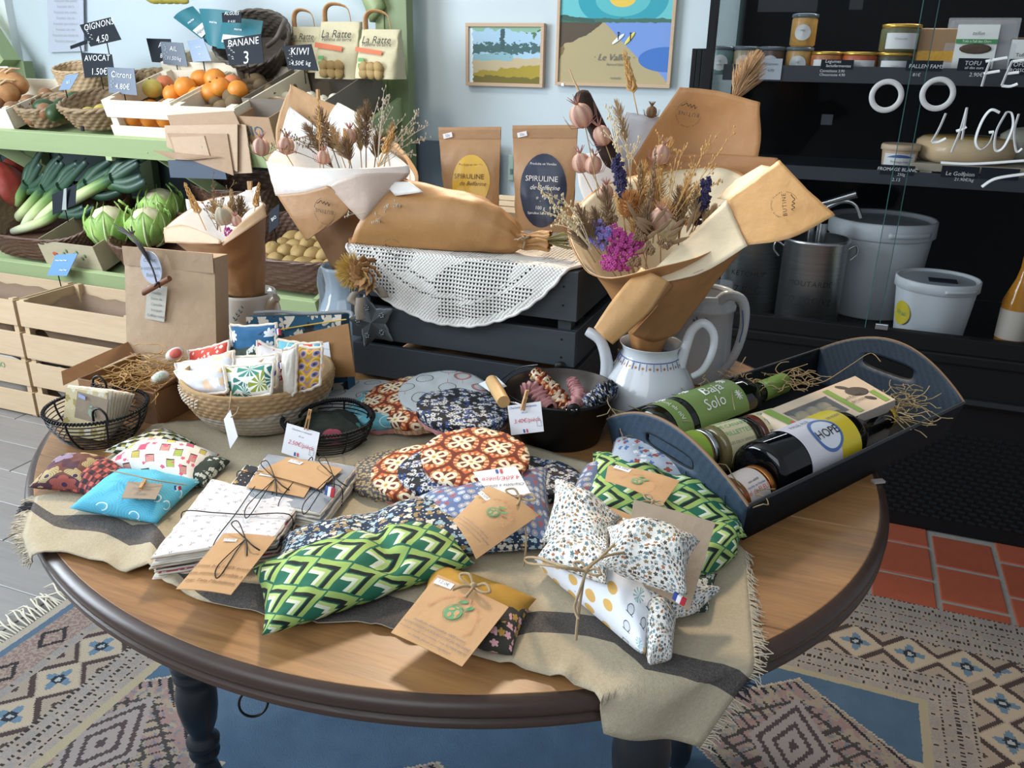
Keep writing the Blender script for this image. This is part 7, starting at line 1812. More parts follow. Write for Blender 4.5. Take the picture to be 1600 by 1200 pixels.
def surf(P, nu=20, nv=14, closed=False):
    """smooth surface through a grid of points P[row][col]"""
    rows = [[Vector(p) for p in r] for r in P]
    def row(r, u):
        if not closed: return cr(r, u)
        n = len(r); x = (u % 1) * n; i = int(x); f = x - i; p = [r[(i + k - 1) % n] for k in range(4)]
        return (p[1] * 2 + (p[2] - p[0]) * f + (p[0] * 2 - p[1] * 5 + p[2] * 4 - p[3]) * f * f + (p[1] * 3 - p[0] - p[2] * 3 + p[3]) * f ** 3) * .5
    def f(u, v): return cr([row(r, u) for r in rows], v)
    return f
def paper(name, P, mt, parent, nu=20, nv=14, closed=False, wr=.0015, inner=None, th=.0007):
    f0 = surf(P, closed=closed)
    f = lambda u, v: f0(u, v) + Vector((nz((u * 9 if not closed else math.cos(u * 6.28) * 2, v * 5, len(name) + (0 if not closed else math.sin(u * 6.28) * 2)), 1, wr), nz((u * 7 if not closed else math.cos(u * 6.28) * 2, v * 7, 3), 1, wr), 0))
    L = (f(0, 0) - f(1, 0)).length + .05; uvf = lambda u, v: (u * L, v * .2)
    o = mk(name, MB().grid(nu, nv, f, uvf, closed=closed), mt, parent, solid=th)
    if inner:
        # lining sheet just inside
        cen = sum((f(i / 8, 1 if closed else .5) for i in range(8)), Vector()) / 8
        def g(u, v):
            p = f(u, v * .97 + (.0 if not closed else 0)); e = .002; a = f(min(1, u + e), v) - f(max(0, u - e), v); b = f(u, min(1, v + e)) - f(u, max(0, v - e)); n = a.cross(b).normalized()
            if closed: n = -n if n.dot(Vector((cen.x, cen.y, p.z)) - p) < 0 else n
            elif n.dot(inner[1]) < 0: n = -n
            return p + n * .0016
        mk('lining_paper', MB().grid(nu, nv, g, uvf, closed=closed), inner[0], parent, solid=.0004)
    return o
Y = py
# ---- main bouquet in the gilded teapot
mb_ = thing('dried_bouquet', 'large dried flower bouquet in flared kraft paper standing in the gilded teapot', 'bouquet', (-.225, 1.14, .80))
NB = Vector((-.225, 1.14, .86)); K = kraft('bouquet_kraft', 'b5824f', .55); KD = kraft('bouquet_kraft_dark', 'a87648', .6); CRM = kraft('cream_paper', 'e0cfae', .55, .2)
def ring(c, r, n=10, a0=0): return [Vector((c[0] + r * math.cos(a0 + i / n * 2 * PI), c[1] + r * math.sin(a0 + i / n * 2 * PI), c[2])) for i in range(n)]
# rim listed counter-clockwise seen from above, starting at the right (angle 0)
rim = [Y(1175, 300, 1.22), Y(1140, 262, 1.30), Y(1075, 262, 1.34), Y(990, 275, 1.31), Y(925, 300, 1.25), Y(888, 350, 1.17), Y(905, 410, 1.09), Y(945, 434, 1.03), Y(1020, 420, 1.02), Y(1120, 385, 1.09)]
cz_ = ring((-.228, 1.14, .85), .018, 10); c2_ = [a.lerp(b, .18) + Vector((0, 0, .0)) for a, b in zip(ring((-.226, 1.14, .89), .028, 10), rim)]; c3_ = [a.lerp(b, .62) for a, b in zip(ring((-.222, 1.14, .93), .04, 10), rim)]
paper('wrapping_cone', [cz_, c2_, c3_, rim], K, mb_, 60, 18, True, .003, (CRM, None))
UPV = Vector((0, -1, .3))
paper('wrapping_sheet', [[Y(1062, 136, 1.36), Y(1120, 142, 1.36), Y(1188, 160, 1.35)], [Y(1010, 215, 1.35), Y(1085, 215, 1.37), Y(1187, 232, 1.34)], [Y(960, 315, 1.32), Y(1060, 320, 1.35), Y(1165, 300, 1.30)], [Y(985, 420, 1.26), Y(1050, 425, 1.27), Y(1110, 410, 1.24)]], K, mb_, 16, 18, wr=.0025)
paper('wrapping_sheet', [[Y(978, 174, 1.385), Y(1012, 180, 1.385), Y(1060, 186, 1.385)], [Y(942, 290, 1.36), Y(985, 290, 1.37), Y(1020, 290, 1.37)], [Y(965, 390, 1.28), Y(1000, 390, 1.27), Y(1030, 390, 1.27)]], kraft('waxed_paper', 'b9bbbf', .45, .2), mb_, 12, 14, wr=.002)
paper('wrapping_sheet', [[Y(902, 243, 1.36), Y(935, 238, 1.36), Y(965, 240, 1.36)], [Y(905, 290, 1.345), Y(938, 295, 1.34), Y(960, 300, 1.34)], [Y(925, 345, 1.31), Y(945, 350, 1.30), Y(960, 350, 1.30)]], KIN, mb_, 10, 10)
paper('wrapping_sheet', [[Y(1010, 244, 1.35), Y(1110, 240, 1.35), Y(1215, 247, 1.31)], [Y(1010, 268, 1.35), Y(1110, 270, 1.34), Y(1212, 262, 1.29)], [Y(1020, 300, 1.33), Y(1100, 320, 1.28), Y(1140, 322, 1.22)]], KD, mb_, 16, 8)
# right flaps
fa = [[Y(1135, 312, 1.15), Y(1175, 282, 1.17), Y(1218, 250, 1.19)], [Y(1150, 348, 1.12), Y(1205, 325, 1.13), Y(1262, 296, 1.15)], [Y(1168, 383, 1.085), Y(1235, 372, 1.09), Y(1305, 336, 1.12)]]
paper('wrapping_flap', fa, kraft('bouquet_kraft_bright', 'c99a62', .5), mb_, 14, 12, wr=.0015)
paper('lining_flap', [[Y(1018, 425, 1.06), Y(1075, 370, 1.10), Y(1136, 312, 1.145)], [Y(1030, 432, 1.045), Y(1090, 395, 1.075), Y(1152, 350, 1.115)], [Y(1042, 440, 1.03), Y(1100, 425, 1.055), Y(1168, 384, 1.08)]], CRM, mb_, 14, 8, wr=.001)
paper('lining_flap', [[Y(1136, 312, 1.155), Y(1180, 285, 1.17), Y(1212, 262, 1.185)], [Y(1120, 310, 1.18), Y(1150, 282, 1.19), Y(1190, 258, 1.2)]], CRM, mb_, 8, 4)
# front folded band hanging over the teapot
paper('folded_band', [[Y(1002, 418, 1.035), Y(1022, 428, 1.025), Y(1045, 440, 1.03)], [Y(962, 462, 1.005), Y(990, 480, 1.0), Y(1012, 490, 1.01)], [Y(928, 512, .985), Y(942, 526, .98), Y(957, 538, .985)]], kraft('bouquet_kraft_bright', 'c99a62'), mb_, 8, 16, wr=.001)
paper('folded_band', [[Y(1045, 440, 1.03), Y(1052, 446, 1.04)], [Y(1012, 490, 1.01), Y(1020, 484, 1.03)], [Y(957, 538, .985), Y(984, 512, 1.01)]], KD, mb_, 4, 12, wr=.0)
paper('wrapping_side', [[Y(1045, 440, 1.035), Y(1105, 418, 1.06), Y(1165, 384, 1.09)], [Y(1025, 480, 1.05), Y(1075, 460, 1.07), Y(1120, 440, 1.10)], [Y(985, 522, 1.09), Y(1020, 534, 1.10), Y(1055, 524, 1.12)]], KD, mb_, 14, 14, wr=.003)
stamp(mb_, frame(Y(1076, 178, 1.352), (-1, 0, .12), (0, -.0, -1)), .020)
stamp(mb_, frame(Y(1226, 322, 1.118), (.12, .05, -1), (-1, -.1, -.15)) if 0 else frame(Y(1226, 320, 1.117), (-.2, 0, .95), (-1, 0, -.2)), .017)
# flowers
mk('cattail', MB().tube(spline([Y(905, 143, 1.33), Y(918, 170, 1.33), Y(940, 215, 1.33), Y(962, 262, 1.32)], 12), [.006, .013, .0145, .0145, .0145, .0145, .0145, .0145, .0145, .0145, .0145, .013, .007], 14), CATT, mb_)
stem(mb_, Y(962, 262, 1.32), NB, .0016)
mk('cattail_tip', MB().tube([Y(905, 143, 1.33), Y(895, 122, 1.335), Y(890, 108, 1.34)], [.0022, .0012, .001], 5), FLUFF, mb_)
plume(mb_, Y(1130, 185, 1.375), Y(1172, 108, 1.37), .028, FLUFF, 520, 'pampas_plume', .03)
wheat(mb_, Y(997, 180, 1.33), Y(975, 78, 1.34), .007)
for (u, v, r, y, d) in ((908, 181, .0165, 1.30, (-.3, -.3, .8)), (941, 212, .0135, 1.30, (-.4, -.2, 1)), (908, 255, .0135, 1.30, (-.2, 0, 1)), (927, 258, .0125, 1.29, (.1, 0, 1)), (947, 300, .010, 1.2, (0, -.2, 1)), (1033, 242, .0125, 1.24, (.2, 0, 1)), (1033, 343, .0150, 1.10, (.1, -.6, 1)), (911, 358, .010, 1.12, (-.4, -.3, 1))):
    pod(mb_, Y(u, v, y), r, d, NB + Vector((rnd.uniform(-.02, .02), rnd.uniform(-.02, .02), .03)))
q = MB(); tc = Y(984, 322, 1.13)
for i in range(420):
    v = Vector((rnd.gauss(0, 1), rnd.gauss(0, 1), rnd.gauss(0, 1))).normalized(); b0 = tc + Vector((v.x * .008, v.y * .008, v.z * .013)); q.tube([b0, b0 + Vector((v.x * .008, v.y * .008, v.z * .008 + .003))], [.0006, .0002], 3, cap=False)
q.ell(tc, (.0095, .0095, .015), 12); mk('thistle_head', q, THIS, mb_); stem(mb_, tc - Vector((0, 0, .014)), NB)
for (u, v, rad, n, mt, nm, sq) in ((975, 395, .030, 110, MAG, 'magenta_statice', (.8, .5, .8)), (962, 372, .020, 60, MAG, 'magenta_statice', (.9, .5, 1)), (960, 408, .022, 60, MAG, 'magenta_statice', (1.2, .5, .5)), (992, 380, .016, 40, MAG, 'magenta_statice', (1, .5, .9)), (935, 366, .020, 60, VIO, 'violet_statice', (.9, .5, 1)), (950, 362, .013, 30, VIO, 'violet_statice', (1, .5, .6))):
    cluster(mb_, Y(u, v + 2, 1.09), rad, n, mt, nm, .0030, sq)
for P in (((968, 272), (975, 305), (972, 330)), ((1108, 282), (1102, 300), (1098, 322)), ((963, 250), (966, 268), (970, 285)), ((1098, 312), (1094, 325), (1090, 340))):
    for i in range(2):
        a, b = P[i], P[i + 1]; c = Y((a[0] + b[0]) / 2, (a[1] + b[1]) / 2, 1.17); cluster(mb_, c, .012, 22, DELPH, 'delphinium_spike', .0032, (.6, .6, 1.4))
    stem(mb_, Y(P[2][0], P[2][1], 1.17), NB + Vector((0, 0, .03)))
q = MB(); hc = Y(1045, 360, 1.09); q.M = frame(hc, (1, .1, .1), (0, 0, 1)); q.grid(24, 1, lambda u, v: Vector((.013 * v * math.cos(u * 2 * PI), .016 * v * math.sin(u * 2 * PI), .001 * v)), closed=True); mk('honesty_disc', q, plain('honesty', 'b9a27c', .4), mb_, solid=.0006)
for (u, v, y) in ((1000, 352, 1.1), (1015, 388, 1.06), (990, 410, 1.05), (1040, 380, 1.07), (1055, 350, 1.1), (1000, 370, 1.08), (955, 345, 1.1)): cluster(mb_, Y(u, v, y), .009, 14, GRASSD, 'dried_blossom', .003)
for a, b, w_ in (((1000, 380, 1.12), (1005, 262, 1.18), .018), ((1030, 385, 1.12), (1020, 275, 1.2), .02), ((1060, 380, 1.12), (1075, 285, 1.18), .016), ((960, 380, 1.1), (945, 300, 1.14), .014), ((1080, 375, 1.12), (1090, 300, 1.18), .012), ((940, 395, 1.06), (905, 330, 1.09), .016), ((1015, 330, 1.2), (1045, 225, 1.28), .02), ((930, 410, 1.05), (893, 350, 1.08), .014), ((1010, 400, 1.08), (1012, 325, 1.1), .02), ((1035, 390, 1.08), (1040, 320, 1.12), .018), ((985, 400, 1.1), (1000, 300, 1.15), .022), ((1060, 395, 1.1), (1062, 300, 1.17), .02), ((950, 400, 1.08), (930, 335, 1.1), .014), ((1020, 380, 1.12), (1030, 285, 1.2), .024), ((1090, 370, 1.14), (1112, 330, 1.17), .012)):
    plume(mb_, Y(*a), Y(*b), w_, rnd.choice([GRASS, GRASSD, WHEAT]), 170)
for b in ((1000, 250), (960, 300), (1065, 300), (915, 330), (900, 345), (1100, 330), (1025, 230), (985, 285)): wheat(mb_, Y((b[0] + 1000) / 2, 360, 1.12), Y(b[0], b[1], 1.17), .0045, rnd.choice([WHEAT, GRASSD]))
spray(mb_, Y(1040, 360, 1.12), [Y(u, v, 1.2) for u, v in ((1110, 215), (1125, 205), (1148, 203), (1085, 250), (1060, 235), (1030, 210), (1070, 225), (985, 240), (1120, 260), (1130, 280))], WHEAT, seeds=12)
spray(mb_, Y(925, 390, 1.06), [Y(u, v, 1.05) for u, v in ((838, 292), (852, 300), (860, 315), (870, 330), (850, 330), (872, 345), (880, 310), (866, 350))], plain('cream_grass', 'd8c7a0', .8), seeds=14)
spray(mb_, Y(985, 300, 1.2), [Y(u, v, 1.26) for u, v in ((945, 205), (958, 200), (965, 225), (950, 165), (960, 175), (1000, 215), (960, 190))], plain('cream_grass', 'd8c7a0'), seeds=12)
plume(mb_, Y(985, 250, 1.3), Y(965, 165, 1.32), .014, GRASS, 130); pod(mb_, Y(1018, 175, 1.37), .008, (0, 0, 1), None, GRASSD)
for _ in range(12):
    a = Y(rnd.uniform(990, 1080), rnd.uniform(340, 400), 1.08); q = MB(); d = Vector((rnd.uniform(-1, 1), -.1, rnd.uniform(.2, 1))).normalized(); s_ = d.cross(Vector((0, 1, 0))).normalized(); L = rnd.uniform(.02, .035)
    q.grid(4, 6, lambda u, v: a + d * v * L + s_ * (u - .5) * .006 * math.sin(v * PI) + Vector((0, -.003 * math.sin(v * 3), 0))); mk('dry_leaf', q, GRASSD, mb_, solid=.0005)

# ---- gilded teapot
TX_, TY_ = -.222, 1.135
tp = thing('teapot', 'white china teapot with blue and gold neck border holding the large bouquet', 'teapot', (TX_, TY_, TZ))
SHINY = plain('glazed_white', 'cfd4d8', .08, var=.03, vs=6)
mk('body', MB().lathe([(.001, 0), (.045, 0), (.047, .004), (.062, .016), (.071, .035), (.070, .052), (.060, .073), (.048, .092), (.0415, .105), (.040, .112), (.0435, .120), (.045, .122), (.043, .121), (.038, .112), (.039, .10)], 64, (TX_, TY_, TZ), cap=False), SHINY, tp)
SPY = TY_ - .02
mk('spout', MB().tube(spline([Y(962, 640, SPY + .01), Y(948, 605, SPY), Y(948, 565, SPY - .005), Y(938, 532, SPY - .005), Y(917, 517, SPY - .005)], 16), [.021, .019, .0165, .014, .0122, .011, .010, .0095, .009, .0085, .0083, .008, .0078, .0078, .0078, .0075, .0065], 16), SHINY, tp)
mk('handle', MB().tube(spline([Y(1063, 572, TY_), Y(1072, 540, TY_), Y(1082, 515, TY_ + .005), Y(1100, 505, TY_ + .005), Y(1115, 522, TY_ + .005), Y(1113, 550, TY_), Y(1098, 578, TY_), Y(1082, 588, TY_)], 30), [.008 - .0035 * i / 30 for i in range(31)], 12), SHINY, tp)
q = MB(); q.tube(ringpts(Vector((TX_, TY_, TZ + .1035)), .0428, .0428), .0007, 5, cap=False); mk('blue_line', q, BLUEINK, tp)
q = MB(); q2 = MB()
for i in range(28):
    a = i / 28 * 2 * PI; c = Vector((TX_ + .0462 * math.cos(a), TY_ + .0462 * math.sin(a), TZ + .0962)); q.M = frame(c, (-math.sin(a), math.cos(a), 0), (-.4 * math.cos(a), -.4 * math.sin(a), 1)); q.add([(-.0022, 0, 0), (0, -.0024, 0), (.0022, 0, 0), (0, .0024, 0)], [(0, 1, 2, 3)])
    a += PI / 28; q2.tube([(TX_ + .0436 * math.cos(a), TY_ + .0436 * math.sin(a), TZ + .1025), (TX_ + .0478 * math.cos(a), TY_ + .0478 * math.sin(a), TZ + .0935)], .0005, 4)
mk('gold_border', q, plain('gilding', 'a9702e', .4, .3), tp, kind='stuff'); mk('blue_border', q2, BLUEINK, tp, kind='stuff')
# ---- tall white jug behind
JX, JY = Y(1093, 540, 1.36).x, 1.36
jg = thing('jug', 'tall white jug with thin blue lines behind the gilded teapot', 'jug', (JX, JY, TZ))
JM = plain('grey_china', 'b5b9bb', .15, var=.05, vs=8)
mk('body', MB().lathe([(.001, 0), (.055, 0), (.057, .004), (.052, .04), (.050, .09), (.0505, .118), (.0525, .120), (.0525, .126), (.049, .130), (.050, .142), (.050, .147), (.046, .149), (.041, .147), (.041, .142), (.001, .11)], 64, (JX, JY, TZ), cap=False), JM, jg)
mk('mouth_shade', MB().lathe([(.041, .1425), (.001, .1425)], 32, (JX, JY, TZ), cap=False), plain('jug_shade', '24211f', .5), jg)  # dark disc across the mouth, shade inside the jug put into its colour
mk('handle', MB().tube(spline([Y(1115, 480, JY - .03), Y(1135, 462, JY - .035), Y(1160, 470, JY - .035), Y(1163, 505, JY - .035), Y(1150, 550, JY - .035), Y(1125, 585, JY - .03), Y(1108, 600, JY - .03)], 30), [.009 - .003 * i / 30 for i in range(31)], 12), JM, jg)
mk('blue_line', MB().tube(spline([Y(1160, 485, JY - .046), Y(1161, 510, JY - .046), Y(1155, 535, JY - .046)], 8), .0012, 4), BLUEINK, jg)
q = MB()
for (u, v) in ((1084, 499), (1088, 495), (1092, 500), (1099, 499), (1103, 497)): q.tube([Y(u, v, JY - .051), Y(u + 2, v + 6, JY - .051)], .0011, 4)
mk('blue_leaf_print', q, BLUEINK, jg)
# ---- large left bouquet in the blue pitcher
PX_, PY_ = -.772, 1.20
Y = lambda u, v, y: py(u, v, y + .05)
pt = thing('pitcher', 'pale blue glazed fluted pitcher left of the grey crate', 'pitcher', (PX_, PY_, TZ))
BG = plain('blue_glaze', 'a9bccb', .08, var=.06, vs=8)
mk('body', MB().grid(60, 26, lambda u, v: (lambda r, z: Vector((PX_ + r * math.cos(u * 2 * PI), PY_ + r * math.sin(u * 2 * PI), TZ + z)))(cr([Vector((k, 0, 0)) for k in (.040, .044, .050, .052, .050, .044, .036, .032, .034, .038)], v).x * (1 + .012 * math.cos(u * 2 * PI * 14) * math.sin(v * PI)), v * .165), closed=True), BG, pt, solid=.003)
mk('handle', MB().tube(spline([Y(517, 432, PY_ - .01), Y(505, 420, PY_ - .01), Y(501, 440, PY_ - .01), Y(505, 465, PY_ - .01), Y(503, 490, PY_ - .01)], 18), .007, 12), BG, pt)
lb = thing('dried_bouquet', 'pale dried grass bouquet in kraft and white paper in the blue pitcher', 'bouquet', (PX_, PY_, .9))
NL = Vector((PX_ + .005, PY_, .91))
rimL = [Y(648, 285, 1.20), Y(640, 258, 1.27), Y(600, 230, 1.32), Y(545, 215, 1.34), Y(480, 212, 1.32), Y(432, 232, 1.26), Y(415, 256, 1.18), Y(450, 264, 1.13), Y(530, 266, 1.10), Y(610, 268, 1.13)]
b0 = ring(NL, .022, 10); 
paper('wrapping_cone', [b0, [a.lerp(b, .35) for a, b in zip(ring(NL + Vector((0, 0, .02)), .026, 10), rimL)], [a.lerp(b, .72) for a, b in zip(ring(NL + Vector((0, 0, .02)), .03, 10), rimL)], rimL], kraft('left_kraft', '9a7452', .6), lb, 60, 18, True, .003, (KIN, None))
paper('wrapping_sheet', [[Y(455, 132, 1.345), Y(458, 134, 1.345), Y(500, 155, 1.345), Y(545, 172, 1.345)], [Y(436, 180, 1.34), Y(480, 185, 1.345), Y(530, 190, 1.345), Y(595, 212, 1.34)], [Y(431, 225, 1.31), Y(490, 232, 1.33), Y(560, 235, 1.33), Y(640, 250, 1.29)], [Y(440, 290, 1.25), Y(500, 292, 1.27), Y(560, 292, 1.27), Y(630, 290, 1.24)]], K2, lb, 22, 20, wr=.002)
paper('lining_paper', [[Y(452, 165, 1.335), Y(454, 168, 1.335)], [Y(442, 200, 1.33), Y(490, 195, 1.335)], [Y(436, 235, 1.30), Y(530, 235, 1.32)], [Y(445, 280, 1.24), Y(540, 280, 1.26)]], KIN, lb, 12, 14, wr=.001)
paper('lining_paper', [[Y(527, 160, 1.338), Y(530, 161, 1.338)], [Y(512, 190, 1.333), Y(570, 185, 1.333)], [Y(520, 235, 1.32), Y(600, 225, 1.32)], [Y(530, 280, 1.26), Y(610, 270, 1.27)]], KIN, lb, 12, 14, wr=.001)
paper('wrapping_sheet', [[Y(595, 212, 1.33), Y(622, 225, 1.325)], [Y(635, 250, 1.28), Y(652, 268, 1.27)], [Y(640, 290, 1.22), Y(650, 300, 1.21)]], K2, lb, 6, 10)
WP = kraft('white_fold', 'd9cfc6', .5, .2)
paper('front_fold', [[Y(416, 252, 1.13), Y(480, 262, 1.09), Y(560, 263, 1.085), Y(638, 258, 1.12)], [Y(424, 282, 1.12), Y(480, 288, 1.08), Y(560, 280, 1.075), Y(640, 272, 1.115)], [Y(431, 306, 1.12), Y(480, 300, 1.08), Y(560, 283, 1.075), Y(620, 290, 1.11)]], WP, lb, 24, 10, wr=.0015)
paper('front_fold', [[Y(512, 290, 1.072), Y(560, 272, 1.066), Y(640, 270, 1.10)], [Y(545, 325, 1.068), Y(580, 315, 1.066), Y(612, 300, 1.09)], [Y(564, 345, 1.068), Y(567, 347, 1.068), Y(572, 342, 1.07)]], kraft('pink_white_fold', 'c9b3a2', .5, .2), lb, 12, 12, wr=.001)
fl3 = [[Y(432, 304, 1.095), Y(475, 300, 1.078), Y(512, 290, 1.070)], [Y(455, 340, 1.085), Y(505, 335, 1.073), Y(548, 325, 1.072)], [Y(477, 374, 1.085), Y(480, 376, 1.083), Y(490, 368, 1.08)]]
paper('wrapping_flap', fl3, kraft('left_kraft_bright', 'b18559', .55), lb, 12, 12, wr=.001)
stamp(lb, frame(Y(507, 330, 1.066), (-1, .1, .05), (0, 0, -1)), .021)
for (u, v, r, y) in ((408, 230, .013, 1.14), (447, 228, .013, 1.2), (547, 213, .011, 1.2), (505, 246, .010, 1.16)): pod(lb, Y(u, v, y), r, (rnd.uniform(-.3, .3), 0, 1), NL + Vector((0, 0, .05)))
for a, b, w_, mt in (((530, 262, 1.18), (500, 175, 1.24), .022, GRASSD), ((540, 262, 1.18), (520, 205, 1.22), .02, GRASS), ((572, 262, 1.18), (572, 165, 1.24), .02, GRASSD), ((565, 262, 1.18), (560, 180, 1.23), .016, GRASS), ((520, 262, 1.17), (480, 200, 1.2), .018, GRASSD), ((600, 262, 1.18), (612, 200, 1.22), .012, GRASS), ((585, 262, 1.17), (590, 215, 1.2), .02, GRASSD), ((550, 264, 1.15), (540, 225, 1.17), .02, GRASSD)): plume(lb, Y(*a), Y(*b), w_, mt, 230)
wheat(lb, Y(590, 262, 1.16), Y(616, 198, 1.18), .005); wheat(lb, Y(545, 255, 1.16), Y(538, 200, 1.18), .005); wheat(lb, Y(500, 262, 1.16), Y(497, 145, 1.2), .004)
mk('clothespin', MB().box(Y(497, 148, 1.3), (.005, .006, .018)), PEG, lb)
spray(lb, Y(520, 262, 1.17), [Y(u, v, 1.19) for u, v in ((435, 205), (450, 215), (462, 222), (490, 190), (405, 228), (478, 215))], GRASSD, seeds=12)
spray(lb, Y(590, 262, 1.17), [Y(u, v, 1.2) for u, v in ((610, 150), (600, 155), (590, 160), (612, 170), (640, 205), (655, 175), (650, 190), (670, 195), (630, 185), (600, 140), (668, 215), (645, 242))], plain('seed_white', 'c4b8a2', .8), seeds=14)
spray(lb, Y(620, 345, 1.1), [Y(u, v, 1.06) for u, v in ((540, 338), (560, 335), (600, 330), (612, 320), (585, 348))], plain('seed_white', 'c4b8a2'), seeds=8)
Y = py
# ---- white teapot and small bouquet behind the kraft bag
WX_, WY_ = Y(388, 470, 1.17).x, 1.17
wt = thing('teapot', 'white china teapot with small leaf motif half hidden by the kraft bag', 'teapot', (WX_, WY_, TZ))
WTM = plain('ivory_china', 'c9c4ba', .12, var=.04, vs=8)
mk('body', MB().lathe([(.001, 0), (.045, 0), (.050, .01), (.056, .04), (.055, .07), (.050, .10), (.0485, .106), (.047, .106), (.046, .09)], 56, (WX_, WY_, TZ), cap=False), WTM, wt)
mk('spout', MB().tube(spline([Y(410, 540, WY_), Y(418, 500, WY_ - .01), Y(424, 475, WY_ - .01), Y(432, 465, WY_ - .01)], 12), [.015, .014, .013, .012, .011, .0105, .010, .0095, .009, .0085, .008, .008, .0075], 14), plain('beige_china', 'a89c88', .15), wt)
q = MB()
for i in range(7): p = Y(366 + i * 2, 500 - i * 3, WY_ - .0565); q.ell(p + Vector((0, 0, .003 * (-1) ** i)), (.004, .0006, .0018), 8, Matrix.Rotation(.6 * (-1) ** i, 3, 'Y'))
mk('leaf_print', q, plain('leaf_grey', '4c5248', .6), wt)
sb_ = thing('dried_bouquet', 'small dried bouquet in kraft paper in the white teapot behind the bag', 'bouquet', (WX_, WY_, .85))
NS = Vector((WX_ + .0, WY_, .85))
rimS = [Y(415, 325, 1.17), Y(402, 312, 1.22), Y(365, 305, 1.25), Y(325, 312, 1.25), Y(290, 330, 1.22), Y(258, 356, 1.17), Y(262, 372, 1.13), Y(300, 380, 1.10), Y(350, 378, 1.085), Y(400, 348, 1.11)]
paper('wrapping_cone', [ring(NS, .030, 10), [a.lerp(b, .3) for a, b in zip(ring(NS + Vector((0, 0, .03)), .036, 10), rimS)], [a.lerp(b, .7) for a, b in zip(ring(NS + Vector((0, 0, .04)), .04, 10), rimS)], rimS], kraft('small_kraft', 'a57a50', .55), sb_, 50, 16, True, .003, (KIN, None))
paper('wrapping_flap', [[Y(256, 356, 1.14), Y(290, 352, 1.12), Y(345, 375, 1.075)], [Y(257, 368, 1.13), Y(300, 368, 1.105), Y(346, 378, 1.073)], [Y(258, 379, 1.125), Y(300, 381, 1.10), Y(344, 381, 1.072)]], kraft('small_kraft_light', 'c3a078', .55), sb_, 12, 6, wr=.001)
paper('wrapping_flap', [[Y(346, 380, 1.075), Y(372, 352, 1.09), Y(412, 318, 1.13)], [Y(349, 384, 1.073), Y(382, 362, 1.085), Y(417, 338, 1.12)]], kraft('small_kraft_light', 'c3a078'), sb_, 12, 4, wr=.0005)
paper('lining_paper', [[Y(290, 311, 1.26), Y(320, 316, 1.27)], [Y(293, 330, 1.25), Y(330, 335, 1.26)]], KIN, sb_, 6, 4); paper('lining_paper', [[Y(370, 305, 1.25), Y(403, 290, 1.25)], [Y(375, 330, 1.23), Y(410, 320, 1.22)]], KIN, sb_, 6, 4)
wheat(sb_, Y(322, 360, 1.15), Y(288, 285, 1.16), .006); wheat(sb_, Y(365, 350, 1.15), Y(361, 295, 1.17), .005, GRASS); wheat(sb_, Y(395, 345, 1.15), Y(405, 285, 1.17), .005)
spray(sb_, Y(340, 360, 1.15), [Y(u, v, 1.17) for u, v in ((333, 272), (335, 290), (315, 302), (366, 285), (320, 320), (345, 310))], GRASSD, seeds=9, sr=.001)
plume(sb_, Y(345, 362, 1.14), Y(335, 320, 1.16), .02, GRASS, 160); plume(sb_, Y(375, 358, 1.14), Y(375, 315, 1.16), .018, GRASSD, 160); plume(sb_, Y(350, 362, 1.13), Y(360, 325, 1.15), .02, GRASS, 160)
o = pod(sb_, Y(350, 337, 1.12), .014, (0, -.3, 1), None, plain('poppy_head', 'b0a48c', .7)); pod(sb_, Y(370, 345, 1.12), .008, (0, -.3, 1), None)
mk('paper_tag', MB().sheet([Y(384, 297, 1.16), Y(396, 297, 1.16), Y(395, 316, 1.16), Y(383, 316, 1.16)], .0008, nrm=(0, -1, 0)), KIN, sb_)
mk('clothespin', MB().box(Y(389, 290, 1.155), (.004, .004, .014)).box(Y(392, 290, 1.155), (.003, .004, .014), Matrix.Rotation(.15, 3, 'Y')), PEG, sb_)
cluster(sb_, Y(357, 362, 1.11), .007, 14, MAG, 'magenta_blossom', .0025)
# ---- bouquet lying on the doily
lyb = thing('dried_bouquet', 'bouquet wrapped in a kraft cone lying on its side on the doily', 'bouquet', (-.52, 1.2, .98))
pr_ = [(585, 62, 342), (640, 57, 344), (700, 52, 350), (745, 44, 356), (780, 35, 362), (803, 24, 370), (815, 11, 376), (826, 9, 377), (842, 12, 376), (860, 14, 377)]
PYc = 1.168
def lyf(a, v):
    k = v * (len(pr_) - 1); i = min(int(k), len(pr_) - 2); f = k - i; u_, h_, c_ = [pr_[i][j] * (1 - f) + pr_[i + 1][j] * f for j in range(3)]
    th = a * 2 * PI; hh = h_ * 1.30 / FPX; c = Y(u_ + 34 * math.sin(th) * max(0, 1 - v * 2.0) ** 1.3, c_, PYc)
    p = Vector((c.x, PYc + hh * .82 * math.cos(th), c.z + hh * math.sin(th))); p.z = max(p.z, .9735)
    w_ = .0045 ; p += Vector((nz((math.cos(th) * 2, v * 8, math.sin(th) * 2), 1, w_), 0, nz((math.cos(th) * 2, v * 8, math.sin(th) * 2 + 5), 1, w_)))
    if v > .66: p += Vector((0, math.cos(th) * .002 * math.sin(th * 9), math.sin(th) * .0022 * math.sin(th * 9)))
    return p
mk('wrapping_cone', MB().grid(64, 60, lyf, lambda a, v: (a * .3, v * .25), closed=True), kraft('lying_kraft', 'b5854f', .5, .6), lyb, solid=.0008)
paper('lining_paper', [[Y(598, 284, 1.14), Y(640, 284, 1.14)], [Y(618, 306, 1.13), Y(662, 300, 1.13)]], KIN, lyb, 6, 4)
wrap(lyb, [Y(816, 366, PYc - .01), Y(820, 378, PYc - .018), Y(818, 388, PYc - .008)], .0018); bow(lyb, Y(818, 375, PYc - .02), (1, -.3, .2), .012, .0013)
